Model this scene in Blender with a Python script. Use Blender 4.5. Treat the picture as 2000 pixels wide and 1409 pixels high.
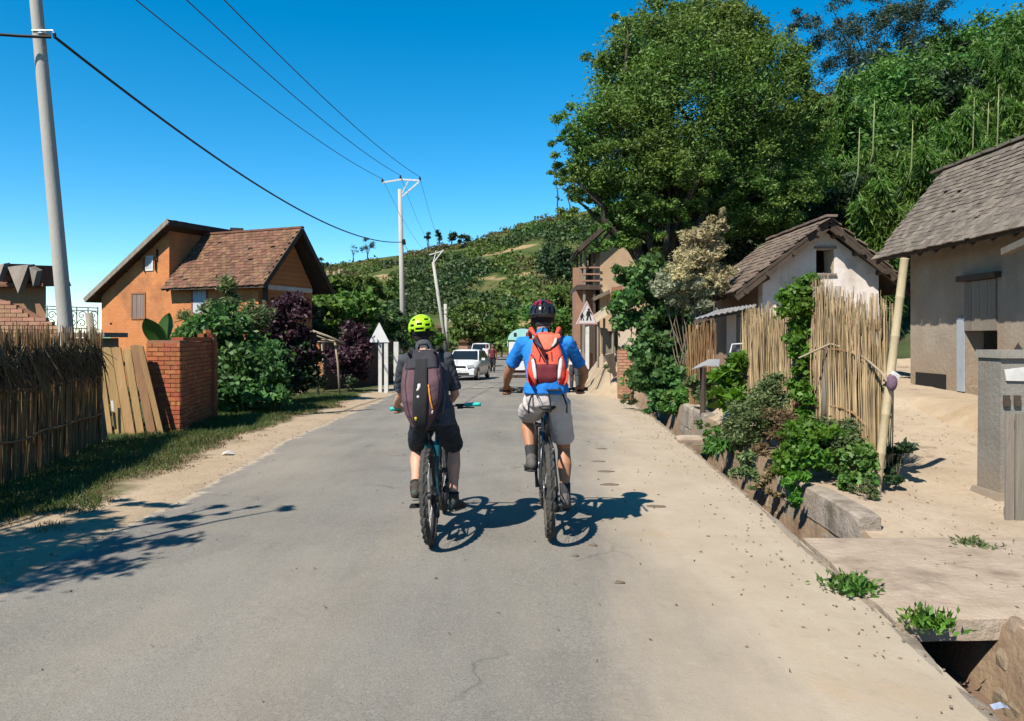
import bpy, math, random
import numpy as np
from mathutils import Vector, Matrix, noise as mnoise

for o in list(bpy.data.objects):
    bpy.data.objects.remove(o, do_unlink=True)
SC = bpy.context.scene
COL = SC.collection
R = math.radians

# ------------------------------------------------------------------ camera
CAMH, F, HY = 1.6, 1500.0, 660.0           # eye height, focal length and horizon row in photograph pixels
cd = bpy.data.cameras.new('camera')
cd.sensor_width = 36.0
cd.lens = F / 2000.0 * 36.0
cd.shift_y = -(704.5 - HY) / 2000.0
cd.clip_start, cd.clip_end = 0.1, 6000.0
cam = bpy.data.objects.new('camera', cd)
cam.location = (0, 0, CAMH)
cam.rotation_euler = (R(90), 0, 0)
COL.objects.link(cam)
SC.camera = cam

# ------------------------------------------------------------------ sky and sun
SUN = Vector((-0.545, -0.67, 1.0)).normalized()      # towards the sun
el = math.asin(SUN.z)
az = math.atan2(SUN.x, SUN.y)
w = bpy.data.worlds.new('World')
SC.world = w
w.use_nodes = True
nt = w.node_tree
for n in list(nt.nodes):
    nt.nodes.remove(n)
sky = nt.nodes.new('ShaderNodeTexSky')
sky.sky_type = 'NISHITA'
sky.sun_disc = False
sky.sun_elevation = el
sky.sun_rotation = az
sky.altitude = 1400
sky.air_density = 0.9
sky.dust_density = 0.0
sky.ozone_density = 2.2
gam = nt.nodes.new('ShaderNodeGamma')
gam.inputs['Gamma'].default_value = 1.0
hs = nt.nodes.new('ShaderNodeHueSaturation')
hs.inputs['Hue'].default_value = 0.487
hs.inputs['Saturation'].default_value = 1.45
hs.inputs['Value'].default_value = 1.0
bgn = nt.nodes.new('ShaderNodeBackground')
bgn.inputs['Strength'].default_value = 0.098
wo = nt.nodes.new('ShaderNodeOutputWorld')
nt.links.new(sky.outputs[0], gam.inputs[0])
nt.links.new(gam.outputs[0], hs.inputs['Color'])
nt.links.new(hs.outputs[0], bgn.inputs[0])
nt.links.new(bgn.outputs[0], wo.inputs[0])

sl = bpy.data.lights.new('sun', 'SUN')
sl.energy = 5.0
sl.angle = R(0.53)
sl.color = (1.0, 0.94, 0.84)
so = bpy.data.objects.new('sun', sl)
so.rotation_euler = (-SUN).to_track_quat('-Z', 'Y').to_euler()
so.location = (-20, -20, 40)
COL.objects.link(so)

vs = SC.view_settings
vs.view_transform = 'Standard'
vs.look = 'None'
vs.exposure = 1.0
vs.gamma = 1.0
vs.use_curve_mapping = False
SC.render.engine = 'CYCLES'
SC.cycles.max_bounces = 6
SC.cycles.diffuse_bounces = 3
SC.cycles.transparent_max_bounces = 8
SC.cycles.use_denoising = True

# ------------------------------------------------------------------ helpers
ORG = {}

def P(px, py, Y):
    """photograph pixel at a depth -> point in the place"""
    return Vector(((px - 1000.0) / F * Y, Y, CAMH - (py - HY) / F * Y))

def setp(o, label=None, cat=None, group=None, kind=None):
    if label: o['label'] = label
    if cat: o['category'] = cat
    if group: o['group'] = group
    if kind: o['kind'] = kind
    return o

def thing(name, label, cat, loc=(0, 0, 0), group=None, rot=None):
    o = bpy.data.objects.new(name, None)
    o.empty_display_size = 0.2
    o.location = loc
    if rot: o.rotation_euler = rot
    COL.objects.link(o)
    ORG[o.name] = Vector(loc)
    return setp(o, label, cat, group)

def link(name, me, parent=None, loc=None):
    o = bpy.data.objects.new(name, me)
    if loc is not None: o.location = loc
    COL.objects.link(o)
    if parent is not None:
        o.parent = parent
        ORG[o.name] = ORG[parent.name]
    else:
        ORG[o.name] = Vector(loc) if loc is not None else Vector((0, 0, 0))
    return o

def copy_tree(o, parent=None):
    c = o.copy()
    COL.objects.link(c)
    if parent is not None: c.parent = parent
    for ch in list(o.children):
        copy_tree(ch, c)
    return c

class MB:
    def __init__(s):
        s.v, s.f, s.m = [], [], []
    def add(s, vs, fs, mi=0):
        b = len(s.v)
        s.v.extend(Vector(q) for q in vs)
        s.f.extend(tuple(b + i for i in f) for f in fs)
        s.m.extend([mi] * len(fs))
        return s
    def box(s, c, size, rot=None, mi=0, taper=1.0):
        x, y, z = size[0] / 2, size[1] / 2, size[2] / 2
        t = taper
        vs = [(-x, -y, -z), (x, -y, -z), (x, y, -z), (-x, y, -z), (-x * t, -y * t, z), (x * t, -y * t, z), (x * t, y * t, z), (-x * t, y * t, z)]
        c = Vector(c)
        vs = [c + (rot @ Vector(q) if rot is not None else Vector(q)) for q in vs]
        return s.add(vs, [(0, 3, 2, 1), (4, 5, 6, 7), (0, 1, 5, 4), (1, 2, 6, 5), (2, 3, 7, 6), (3, 0, 4, 7)], mi)
    def bar(s, a, b, wd, hg, up=(0, 0, 1), mi=0):
        a, b = Vector(a), Vector(b)
        t = (b - a)
        L = t.length
        t.normalize()
        sd = t.cross(Vector(up))
        if sd.length < 1e-4: sd = t.cross(Vector((1, 0, 0)))
        sd.normalize()
        u = sd.cross(t)
        m = Matrix((sd, t, u)).transposed()
        return s.box((a + b) / 2, (wd, L, hg), m, mi)
    def tube(s, pts, rad, n=8, mi=0, closed=False, cap=True):
        pts = [Vector(q) for q in pts]
        k = len(pts)
        if not hasattr(rad, '__len__'): rad = [rad] * k
        ring = []
        up = None
        vs, fs = [], []
        for i, p in enumerate(pts):
            if closed: t = pts[(i + 1) % k] - pts[i - 1]
            else: t = pts[min(i + 1, k - 1)] - pts[max(i - 1, 0)]
            t.normalize()
            if up is None:
                up = Vector((0, 0, 1)) if abs(t.z) < 0.9 else Vector((1, 0, 0))
            sd = t.cross(up).normalized()
            up = sd.cross(t).normalized()
            for j in range(n):
                a = 2 * math.pi * j / n
                vs.append(p + (sd * math.cos(a) + up * math.sin(a)) * rad[i])
        for i in range(k if closed else k - 1):
            for j in range(n):
                a, b = i * n + j, i * n + (j + 1) % n
                c, d = ((i + 1) % k) * n + (j + 1) % n, ((i + 1) % k) * n + j
                fs.append((a, b, c, d))
        if cap and not closed:
            fs.append(tuple(range(n))[::-1])
            fs.append(tuple((k - 1) * n + j for j in range(n)))
        return s.add(vs, fs, mi)
    def loft(s, pts, rad, side=(1, 0, 0), n=14, mi=0, roundcap=True):
        """swept ellipse (ra along side, rb across it) with rounded ends"""
        pts = [Vector(q) for q in pts]
        k = len(pts)
        rr = [(r, r) if not hasattr(r, '__len__') else r for r in rad]
        rows = []
        fr = []
        for i in range(k):
            t = (pts[min(i + 1, k - 1)] - pts[max(i - 1, 0)]).normalized()
            sd = Vector(side)
            sd = sd - t * sd.dot(t)
            if sd.length < 1e-3: sd = t.orthogonal()
            sd.normalize()
            fr.append((t, sd, t.cross(sd)))
        def row(p, sd, u, ra, rb):
            return [p + sd * (ra * math.cos(2 * math.pi * j / n)) + u * (rb * math.sin(2 * math.pi * j / n)) for j in range(n)]
        if roundcap:
            t, sd, u = fr[0]; ra, rb = rr[0]; e = min(ra, rb)
            for q in (0.15, 0.45, 0.75):
                c = math.cos((1 - q) * math.pi / 2)
                rows.append(row(pts[0] - t * e * math.sin((1 - q) * math.pi / 2), sd, u, ra * c + 1e-4, rb * c + 1e-4))
        for i in range(k):
            t, sd, u = fr[i]
            rows.append(row(pts[i], sd, u, *rr[i]))
        if roundcap:
            t, sd, u = fr[-1]; ra, rb = rr[-1]; e = min(ra, rb)
            for q in (0.75, 0.45, 0.15):
                c = math.cos((1 - q) * math.pi / 2)
                rows.append(row(pts[-1] + t * e * math.sin((1 - q) * math.pi / 2), sd, u, ra * c + 1e-4, rb * c + 1e-4))
        vs = [q for r_ in rows for q in r_]
        fs = []
        K = len(rows)
        for i in range(K - 1):
            for j in range(n):
                fs.append((i * n + j, i * n + (j + 1) % n, (i + 1) * n + (j + 1) % n, (i + 1) * n + j))
        fs.append(tuple(range(n))[::-1])
        fs.append(tuple((K - 1) * n + j for j in range(n)))
        return s.add(vs, fs, mi)
    def ell(s, c, r, rot=None, nu=16, nv=10, mi=0):
        c = Vector(c)
        vs, fs = [], []
        for i in range(nv + 1):
            th = math.pi * min(max(i / nv, 0.004), 0.996)
            for j in range(nu):
                ph = 2 * math.pi * j / nu
                q = Vector((r[0] * math.sin(th) * math.cos(ph), r[1] * math.sin(th) * math.sin(ph), r[2] * math.cos(th)))
                vs.append(c + (rot @ q if rot is not None else q))
        for i in range(nv):
            for j in range(nu):
                fs.append((i * nu + j, (i + 1) * nu + j, (i + 1) * nu + (j + 1) % nu, i * nu + (j + 1) % nu))
        fs.append(tuple(range(nu)))
        fs.append(tuple(nv * nu + j for j in range(nu))[::-1])
        return s.add(vs, fs, mi)
    def prism(s, poly, d, mi=0):
        """polygon (3D points) extruded by vector d"""
        k = len(poly)
        d = Vector(d)
        vs = [Vector(q) for q in poly] + [Vector(q) + d for q in poly]
        fs = [tuple(range(k))[::-1], tuple(range(k, 2 * k))] + [(i, (i + 1) % k, k + (i + 1) % k, k + i) for i in range(k)]
        return s.add(vs, fs, mi)
    def sheet(s, rows, mi=0):
        n = len(rows[0])
        vs = [q for r_ in rows for q in r_]
        fs = [(i * n + j, i * n + j + 1, (i + 1) * n + j + 1, (i + 1) * n + j) for i in range(len(rows) - 1) for j in range(n - 1)]
        return s.add(vs, fs, mi)
    def mesh(s, name, org=Vector((0, 0, 0)), mats=(), smooth=False):
        me = bpy.data.meshes.new(name)
        me.from_pydata([tuple(q - org) for q in s.v], [], s.f)
        for m in mats: me.materials.append(m)
        if len(mats) > 1:
            me.polygons.foreach_set('material_index', s.m)
        if smooth:
            me.polygons.foreach_set('use_smooth', [True] * len(me.polygons))
        me.update()
        return me
    def build(s, name, mat, parent=None, smooth=False, loc=None, local=False, kind=None):
        mats = mat if isinstance(mat, (list, tuple)) else (mat,)
        if parent is not None:
            org = Vector((0, 0, 0)) if local else ORG[parent.name]
            o = link(name, s.mesh(name, org, mats, smooth), parent)
        else:
            org = Vector(loc) if loc is not None else Vector((0, 0, 0))
            o = link(name, s.mesh(name, org, mats, smooth), None, org)
        if kind: o['kind'] = kind
        return o

def npmesh(name, V, Fq, mat, parent=None, loc=None, smooth=False, kind=None, local=False):
    """mesh from numpy arrays (quads or triangles)"""
    V = np.asarray(V, dtype=np.float32)
    Fq = np.asarray(Fq, dtype=np.int32)
    if parent is not None and not local: V = V - np.array(ORG[parent.name], dtype=np.float32)
    elif loc is not None: V = V - np.array(loc, dtype=np.float32)
    me = bpy.data.meshes.new(name)
    k = Fq.shape[1]
    me.vertices.add(len(V)); me.vertices.foreach_set('co', V.ravel())
    me.loops.add(Fq.size); me.loops.foreach_set('vertex_index', Fq.ravel())
    me.polygons.add(len(Fq))
    me.polygons.foreach_set('loop_start', np.arange(0, Fq.size, k, dtype=np.int32))
    me.polygons.foreach_set('loop_total', np.full(len(Fq), k, dtype=np.int32))
    if smooth: me.polygons.foreach_set('use_smooth', np.ones(len(Fq), dtype=bool))
    me.materials.append(mat)
    me.update(calc_edges=True)
    o = link(name, me, parent, loc if parent is None else None)
    if kind: o['kind'] = kind
    return o

# ------------------------------------------------------------------ materials
def nodes(name):
    m = bpy.data.materials.new(name)
    m.use_nodes = True
    t = m.node_tree
    return m, t, t.nodes['Principled BSDF'], t.nodes['Material Output']

def N(t, typ, **kw):
    n = t.nodes.new(typ)
    for k, v in kw.items():
        if k in n.inputs: n.inputs[k].default_value = v
        else: setattr(n, k, v)
    return n

def mixc(t, fac, a, b, mode='MIX'):
    n = t.nodes.new('ShaderNodeMix')
    n.data_type = 'RGBA'
    n.blend_type = mode
    for s_, v in ((0, fac), (6, a), (7, b)):
        if hasattr(v, 'is_linked') or hasattr(v, 'node'): t.links.new(v, n.inputs[s_])
        elif isinstance(v, (tuple, list)): n.inputs[s_].default_value = (*v[:3], 1)
        else: n.inputs[s_].default_value = v
    return n.outputs[2]

def math_(t, op, a, b=None, c=None, clamp=False):
    n = t.nodes.new('ShaderNodeMath')
    n.operation = op
    n.use_clamp = clamp
    for i, v in enumerate((a, b, c)):
        if v is None: continue
        if hasattr(v, 'node'): t.links.new(v, n.inputs[i])
        else: n.inputs[i].default_value = v
    return n.outputs[0]

def noise_(t, vec, scale, detail=4, rough=0.6, dist=0.0):
    n = N(t, 'ShaderNodeTexNoise', Scale=scale, Detail=detail, Roughness=rough, Distortion=dist)
    if vec is not None: t.links.new(vec, n.inputs['Vector'])
    return n.outputs['Fac']

def ramp(t, fac, stops):
    n = t.nodes.new('ShaderNodeValToRGB')
    e = n.color_ramp.elements
    while len(e) < len(stops): e.new(0.5)
    for q, (p, c) in zip(e, stops):
        q.position = p
        q.color = (*c, 1) if len(c) == 3 else c
    t.links.new(fac, n.inputs[0])
    return n.outputs[0]

def mapr(t, v, a, b, c=0.0, d=1.0):
    n = N(t, 'ShaderNodeMapRange')
    t.links.new(v, n.inputs[0])
    for i, q in enumerate((a, b, c, d)): n.inputs[i + 1].default_value = q
    return n.outputs[0]

MATS = {}
ALB = 0.58            # common scale that keeps every base colour at its real-world level
def sc_(c): return tuple(q * ALB for q in c) if c is not None else None
def M(name, c1, c2=None, scale=3.0, rough=0.8, bump=0.0, bscale=None, rnd=None, amt=0.3, metal=0.0, spec=0.3, stretch=None, c3=None, s3=0.6, detail=5):
    """procedural surface: two-colour noise, optional third blotch colour, fine relief and per-piece variation"""
    if name in MATS: return MATS[name]
    if metal < .5: c1, c2, c3 = sc_(c1), sc_(c2), sc_(c3)
    m, t, b, out = nodes(name)
    tc = N(t, 'ShaderNodeTexCoord')
    vec = tc.outputs['Object']
    if rnd == 'object':
        oi = N(t, 'ShaderNodeObjectInfo')
        va = N(t, 'ShaderNodeVectorMath', operation='MULTIPLY_ADD')
        t.links.new(oi.outputs['Random'], va.inputs[0])
        va.inputs[1].default_value = (37.0, 17.0, 23.0)
        t.links.new(vec, va.inputs[2])
        vec = va.outputs[0]
    if stretch:
        mp = N(t, 'ShaderNodeMapping')
        mp.inputs['Scale'].default_value = stretch
        t.links.new(vec, mp.inputs[0])
        vec = mp.outputs[0]
    col = None
    if c2 is not None:
        f = noise_(t, vec, scale, detail)
        col = mixc(t, mapr(t, f, 0.32, 0.68), c1, c2)
        if c3 is not None:
            f3 = noise_(t, vec, s3, 4, 0.65)
            col = mixc(t, mapr(t, f3, 0.5, 0.72), col, c3)
    if rnd:
        if rnd == 'object': r_ = oi.outputs['Random']
        else:
            g = N(t, 'ShaderNodeNewGeometry')
            r_ = g.outputs['Random Per Island']
        h = N(t, 'ShaderNodeHueSaturation')
        if col is not None: t.links.new(col, h.inputs['Color'])
        else: h.inputs['Color'].default_value = (*c1, 1)
        t.links.new(mapr(t, r_, 0, 1, 1 - amt, 1 + amt), h.inputs['Value'])
        t.links.new(mapr(t, math_(t, 'FRACT', math_(t, 'MULTIPLY', r_, 7.31)), 0, 1, 0.485, 0.515), h.inputs['Hue'])
        col = h.outputs[0]
    if col is not None: t.links.new(col, b.inputs['Base Color'])
    else: b.inputs['Base Color'].default_value = (*c1, 1)
    b.inputs['Roughness'].default_value = rough
    b.inputs['Metallic'].default_value = metal
    b.inputs['Specular IOR Level'].default_value = spec
    if bump:
        bn = N(t, 'ShaderNodeBump', Strength=bump, Distance=0.02)
        t.links.new(noise_(t, vec, bscale or scale * 6, 5, 0.65), bn.inputs['Height'])
        t.links.new(bn.outputs[0], b.inputs['Normal'])
    MATS[name] = m
    return m

def LEAF(name, ca, cb, trans=0.42, rough=0.55, hs_=0.45):
    """leaf: each leaf its own tone between two colours, light passes through"""
    if name in MATS: return MATS[name]
    ca, cb = sc_(ca), sc_(cb)
    m, t, b, out = nodes(name)
    g = N(t, 'ShaderNodeNewGeometry')
    col = mixc(t, g.outputs['Random Per Island'], ca, cb)
    tc = N(t, 'ShaderNodeTexCoord')
    f = noise_(t, tc.outputs['Object'], 0.8, 3)
    h = N(t, 'ShaderNodeHueSaturation')
    t.links.new(col, h.inputs['Color'])
    t.links.new(mapr(t, noise_(t, tc.outputs['Object'], hs_, 3), 0.3, 0.7, 0.47, 0.53), h.inputs['Hue'])
    t.links.new(mapr(t, f, 0.3, 0.7, 0.7, 1.3), h.inputs['Value'])
    t.links.new(h.outputs[0], b.inputs['Base Color'])
    b.inputs['Roughness'].default_value = rough
    b.inputs['Specular IOR Level'].default_value = 0.3
    tr = N(t, 'ShaderNodeBsdfTranslucent')
    h2 = N(t, 'ShaderNodeHueSaturation', Saturation=1.1, Value=1.3)
    t.links.new(h.outputs[0], h2.inputs['Color'])
    t.links.new(h2.outputs[0], tr.inputs['Color'])
    mx = N(t, 'ShaderNodeMixShader')
    mx.inputs[0].default_value = trans
    t.links.new(b.outputs[0], mx.inputs[1])
    t.links.new(tr.outputs[0], mx.inputs[2])
    t.links.new(mx.outputs[0], out.inputs['Surface'])
    MATS[name] = m
    return m

# ------------------------------------------------------------------ terrain functions
def lerp_t(tab):
    xs = [q[0] for q in tab]; ys = [q[1] for q in tab]
    return lambda v: float(np.interp(v, xs, ys))
_xl = lerp_t([(-30, -3.3), (5, -3.42), (7.4, -3.38), (12, -3.62), (21.8, -3.8), (32, -4.2), (45, -4.4), (60, -4.5), (110, -4.4), (150, -9)])
_xr = lerp_t([(-30, 1.5), (0, 1.85), (3.2, 2.05), (6.15, 2.30), (12.6, 2.72), (20, 3.25), (28, 3.2), (40, 2.9), (60, 2.3), (110, 1.6), (150, -3)])
_zg = lerp_t([(-40, 0), (13, 0), (38, -0.45), (60, -0.62), (400, -0.62)])
def xl(y): return _xl(y) + 0.10 * mnoise.noise(Vector((y * 0.45, 3.1, 0)))
def xr(y): return _xr(y)
def zg(y): return (_zg(y - 2) + _zg(y) + _zg(y + 2)) / 3
def nz(x, y, s=1.0, a=1.0): return a * mnoise.noise(Vector((x * s, y * s, 1.7)))

_yard = lerp_t([(-10, 0), (6.2, 0.0), (7.3, 0.07), (9, 0.20), (11, 0.40), (11.7, 0.47), (12.3, 0.66), (14, 0.72), (20, 0.85), (28, 0.9), (34, 0.4), (40, 0), (50, -0.3)])
_bank = lerp_t([(5.9, 0.0), (6.3, 0.04), (6.7, 0.13), (7.9, 0.17), (9, 0.22), (12, 0.3), (20, 0.3), (30, 0.2)])
_dw = lerp_t([(0, 0.66), (4.2, 0.64), (5.5, 0.55), (7.9, 0.5), (12, 0.45), (21, 0.35), (24, 0.05)])
_dd = lerp_t([(0, 0.5), (7, 0.42), (14, 0.36), (20, 0.25), (23.5, 0.02)])
def yard_z(x, y):
    """ground right of the drain"""
    d = x - (xr(y) + _dw(y))
    zy = _yard(y)
    near = max(0.0, min(1.0, d / 1.3))
    top = _bank(y) + zg(y) * 0.5
    z = top + (zy - top) * (near * near * (3 - 2 * near))
    if y > 7.6 and y < 14:
        z += 0.28 * math.exp(-((d - 0.85) / 0.4) ** 2) * min(1, (y - 7.6) / 0.8) * min(1, (14 - y))
    hx = max(0.0, x - 7.5); hy_ = max(0.0, y - 19.5)
    if hy_ > 0:
        z += min(0.42 * hy_ * max(0.0, min(1.0, (x - 2.0 - 0.10 * hy_) / 6.0)), 16.0)
    if x > 11: z += min((x - 11) * 0.35, 9.0)
    z += nz(x, y, 1.3, 0.03) + nz(x, y, 5.0, 0.012) * min(1, max(0, d))
    return z
def verge_z(x, y):
    """ground left of the road"""
    d = xl(y) - x
    return zg(y) + min(d, 1.0) * 0.03 + (nz(x, y, 0.9, 0.05) + nz(x, y, 4, 0.015)) * min(1, max(0, d))
# ================================================================== ground, road, drain, hills
def uvsheet(name, rows, uvs, mat, kind='structure', smooth=True):
    mb = MB(); mb.sheet(rows)
    o = mb.build(name, mat, smooth=smooth, kind=kind)
    n = len(rows[0])
    flat = [q for r_ in uvs for q in r_]
    ul = o.data.uv_layers.new(name='UVMap')
    idx = np.zeros(len(o.data.loops), dtype=np.int32)
    o.data.loops.foreach_get('vertex_index', idx)
    ul.data.foreach_set('uv', np.asarray(flat, dtype=np.float32)[idx].ravel())
    return o

def ys_list(y0, y1, d0=0.25, g=1.04):
    out = [y0]; d = d0
    while out[-1] < y1:
        out.append(min(y1, out[-1] + d))
        if out[-1] > 8: d *= g
    return out

def road_material():
    m, t, b, out = nodes('dusty_asphalt')
    tc = N(t, 'ShaderNodeTexCoord'); v = tc.outputs['Object']
    uv = N(t, 'ShaderNodeSeparateXYZ'); t.links.new(tc.outputs['UV'], uv.inputs[0])
    dr, dl = uv.outputs[0], uv.outputs[1]       # metres from the right and from the left edge
    mp = N(t, 'ShaderNodeMapping'); mp.inputs['Scale'].default_value = (1.0, 0.22, 1.0); t.links.new(v, mp.inputs[0])
    stre = mp.outputs[0]
    mp2 = N(t, 'ShaderNodeMapping'); mp2.inputs['Scale'].default_value = (1.5, 0.06, 1.0); t.links.new(v, mp2.inputs[0])
    base = mixc(t, mapr(t, noise_(t, v, 0.7, 5), 0.35, 0.65), (0.225, 0.206, 0.176), (0.285, 0.262, 0.222))
    base = mixc(t, math_(t, 'MULTIPLY', mapr(t, noise_(t, stre, 2.6, 5, 0.65), 0.52, 0.72), 0.45), base, (0.155, 0.145, 0.132))
    trk = math_(t, 'MULTIPLY', mapr(t, noise_(t, mp2.outputs[0], 1.0, 5, 0.6), 0.48, 0.64), 0.35)
    base = mixc(t, trk, base, (0.315, 0.295, 0.262))
    pt = math_(t, 'MULTIPLY', mapr(t, noise_(t, v, 0.42, 2, 0.4), 0.585, 0.60), 0.28)
    base = mixc(t, pt, base, (0.15, 0.142, 0.132))
    # aggregate
    vo = N(t, 'ShaderNodeTexVoronoi', Scale=58.0); t.links.new(v, vo.inputs['Vector'])
    base = mixc(t, math_(t, 'MULTIPLY', mapr(t, vo.outputs['Color'], 0.5, 1.0), 0.5), base, (0.36, 0.335, 0.295))
    base = mixc(t, math_(t, 'MULTIPLY', mapr(t, noise_(t, v, 95, 2), 0.5, 0.72), 0.75), base, (0.095, 0.09, 0.083))
    # thin cracks
    vc = N(t, 'ShaderNodeTexVoronoi', Scale=0.55, feature='DISTANCE_TO_EDGE')
    wv = N(t, 'ShaderNodeVectorMath', operation='ADD'); nn = N(t, 'ShaderNodeTexNoise', Scale=2.2, Detail=6.0)
    t.links.new(v, nn.inputs['Vector']); t.links.new(v, wv.inputs[0]); t.links.new(nn.outputs['Color'], wv.inputs[1]); t.links.new(wv.outputs[0], vc.inputs['Vector'])
    crk = math_(t, 'MULTIPLY', mapr(t, vc.outputs['Distance'], 0.016, 0.0), mapr(t, noise_(t, v, 0.5, 2), 0.52, 0.62))
    base = mixc(t, math_(t, 'MULTIPLY', crk, 0.75), base, (0.09, 0.085, 0.08))
    # sand blown over both sides
    sand = mixc(t, mapr(t, noise_(t, v, 1.6, 6, 0.65), 0.3, 0.7), (0.46, 0.368, 0.262), (0.555, 0.458, 0.342))
    sand = mixc(t, math_(t, 'MULTIPLY', mapr(t, noise_(t, v, 60, 3), 0.55, 0.8), 0.35), sand, (0.36, 0.28, 0.19))
    sand = mixc(t, math_(t, 'MULTIPLY', mapr(t, noise_(t, stre, 5, 5, 0.7), 0.6, 0.75), 0.4), sand, (0.42, 0.34, 0.24))
    sand = mixc(t, math_(t, 'MULTIPLY', mapr(t, noise_(t, v, 0.9, 4), 0.58, 0.7), 0.45), sand, (0.50, 0.36, 0.21))
    sand = mixc(t, math_(t, 'MULTIPLY', mapr(t, noise_(t, v, 7.0, 6, 0.75), 0.54, 0.70), 0.30), sand, (0.33, 0.255, 0.175))
    sand = mixc(t, math_(t, 'MULTIPLY', mapr(t, noise_(t, mp2.outputs[0], 1.7, 5, 0.6), 0.52, 0.66), 0.30), sand, (0.60, 0.51, 0.40))
    w1 = math_(t, 'MULTIPLY_ADD', math_(t, 'SUBTRACT', noise_(t, stre, 0.9, 6, 0.62), 0.5), 2.2, dr)
    mr = mapr(t, w1, 1.85, 0.85)
    w2 = math_(t, 'MULTIPLY_ADD', math_(t, 'SUBTRACT', noise_(t, v, 2.3, 8, 0.72), 0.5), 0.9, dl)
    ml = mapr(t, w2, 0.20, 0.10)
    veil = math_(t, 'MULTIPLY', mapr(t, noise_(t, stre, 0.8, 6, 0.6), 0.42, 0.72), 0.30)
    fac = math_(t, 'MAXIMUM', math_(t, 'MAXIMUM', math_(t, 'POWER', mr, 0.8), ml), veil)
    col = mixc(t, fac, base, sand)
    # damp and oily spots, flattened dung
    sp = math_(t, 'MULTIPLY', mapr(t, noise_(t, stre, 3.3, 3, 0.5), 0.735, 0.765), 0.6)
    col = mixc(t, sp, col, (0.16, 0.12, 0.085))
    t.links.new(mixc(t, 1.0, col, (ALB, ALB, ALB), 'MULTIPLY'), b.inputs['Base Color'])
    b.inputs['Roughness'].default_value = 0.88
    b.inputs['Specular IOR Level'].default_value = 0.25
    bn = N(t, 'ShaderNodeBump', Strength=0.5, Distance=0.008)
    hgt = math_(t, 'MULTIPLY_ADD', noise_(t, v, 90, 4, 0.7), 1.0, math_(t, 'MULTIPLY', noise_(t, v, 12, 5, 0.6), 1.2))
    t.links.new(hgt, bn.inputs['Height']); t.links.new(bn.outputs[0], b.inputs['Normal'])
    return m

ROADM = road_material()
YS = ys_list(-12.0, 150.0)
rows, uvs = [], []
for y in YS:
    a, b_ = xl(y), xr(y)
    r_, u_ = [], []
    for i in range(33):
        f = i / 32
        x = a + (b_ - a) * f
        z = zg(y) + 0.05 * (1 - (2 * f - 1) ** 2) + nz(x, y, 0.6, 0.012) - 0.015
        r_.append((x, y, z)); u_.append((b_ - x, x - a))
    rows.append(r_); uvs.append(u_)
uvsheet('road', rows, uvs, ROADM)

def dirt_material(name, dirt1, dirt2, grass=False):
    m, t, b, out = nodes(name)
    tc = N(t, 'ShaderNodeTexCoord'); v = tc.outputs['Object']
    col = mixc(t, mapr(t, noise_(t, v, 1.1, 6, 0.62), 0.32, 0.68), dirt1, dirt2)
    col = mixc(t, math_(t, 'MULTIPLY', mapr(t, noise_(t, v, 14, 5, 0.7), 0.5, 0.78), 0.5), col, tuple(c * 0.68 for c in dirt1))
    col = mixc(t, math_(t, 'MULTIPLY', mapr(t, noise_(t, v, 70, 3, 0.7), 0.55, 0.8), 0.4), col, tuple(min(1, c * 1.25) for c in dirt2))
    col = mixc(t, math_(t, 'MULTIPLY', mapr(t, noise_(t, v, 0.55, 5, 0.6), 0.56, 0.66), 0.35), col, (0.40, 0.27, 0.17))
    else_spots = math_(t, 'MULTIPLY', mapr(t, noise_(t, v, 1.35, 4, 0.55), 0.635, 0.665), 0.0 if grass else 0.55)
    col = mixc(t, else_spots, col, (0.22, 0.145, 0.10))
    col = mixc(t, math_(t, 'MULTIPLY', mapr(t, noise_(t, v, 4.5, 7, 0.75), 0.53, 0.68), 0.40), col, tuple(c * 0.72 for c in dirt1))
    if grass:
        uv = N(t, 'ShaderNodeSeparateXYZ'); t.links.new(tc.outputs['UV'], uv.inputs[0])
        d = math_(t, 'MULTIPLY_ADD', math_(t, 'SUBTRACT', noise_(t, v, 1.3, 6, 0.65), 0.5), 1.6, uv.outputs[0])
        g = mapr(t, d, 0.62, 0.98)
        gc = mixc(t, mapr(t, noise_(t, v, 3.5, 5), 0.35, 0.65), (0.055, 0.075, 0.022), (0.11, 0.115, 0.04))
        gc = mixc(t, mapr(t, noise_(t, v, 0.25, 4), 0.45, 0.7), gc, (0.15, 0.12, 0.06))
        col = mixc(t, g, col, gc)
    t.links.new(mixc(t, 1.0, col, (ALB, ALB, ALB), 'MULTIPLY'), b.inputs['Base Color'])
    b.inputs['Roughness'].default_value = 0.95
    b.inputs['Specular IOR Level'].default_value = 0.12
    bn = N(t, 'ShaderNodeBump', Strength=0.7, Distance=0.02)
    h = math_(t, 'MULTIPLY_ADD', noise_(t, v, 30, 5, 0.7), 0.6, noise_(t, v, 6, 5, 0.65))
    t.links.new(h, bn.inputs['Height']); t.links.new(bn.outputs[0], b.inputs['Normal'])
    return m

DIRT = dirt_material('verge_dirt', (0.44, 0.33, 0.215), (0.55, 0.43, 0.30), True)
SAND = dirt_material('yard_sand', (0.44, 0.34, 0.235), (0.58, 0.465, 0.34))

rows, uvs = [], []
for y in YS:
    r_, u_ = [], []
    for d in (-.25, 0, .12, .3, .5, .75, 1, 1.3, 1.6, 2, 2.4, 2.8, 3.3, 4, 5, 6.5, 8.5, 11, 15, 20, 30, 45, 70, 120):
        x = xl(y) - d
        r_.append((x, y, (verge_z(x, y) + (0.004 if d == 0 else 0.0)) if d >= 0 else zg(y) - .05)); u_.append((d, y))
    rows.append(r_[::-1]); uvs.append(u_[::-1])
uvsheet('verge', rows, uvs, DIRT)

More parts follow.
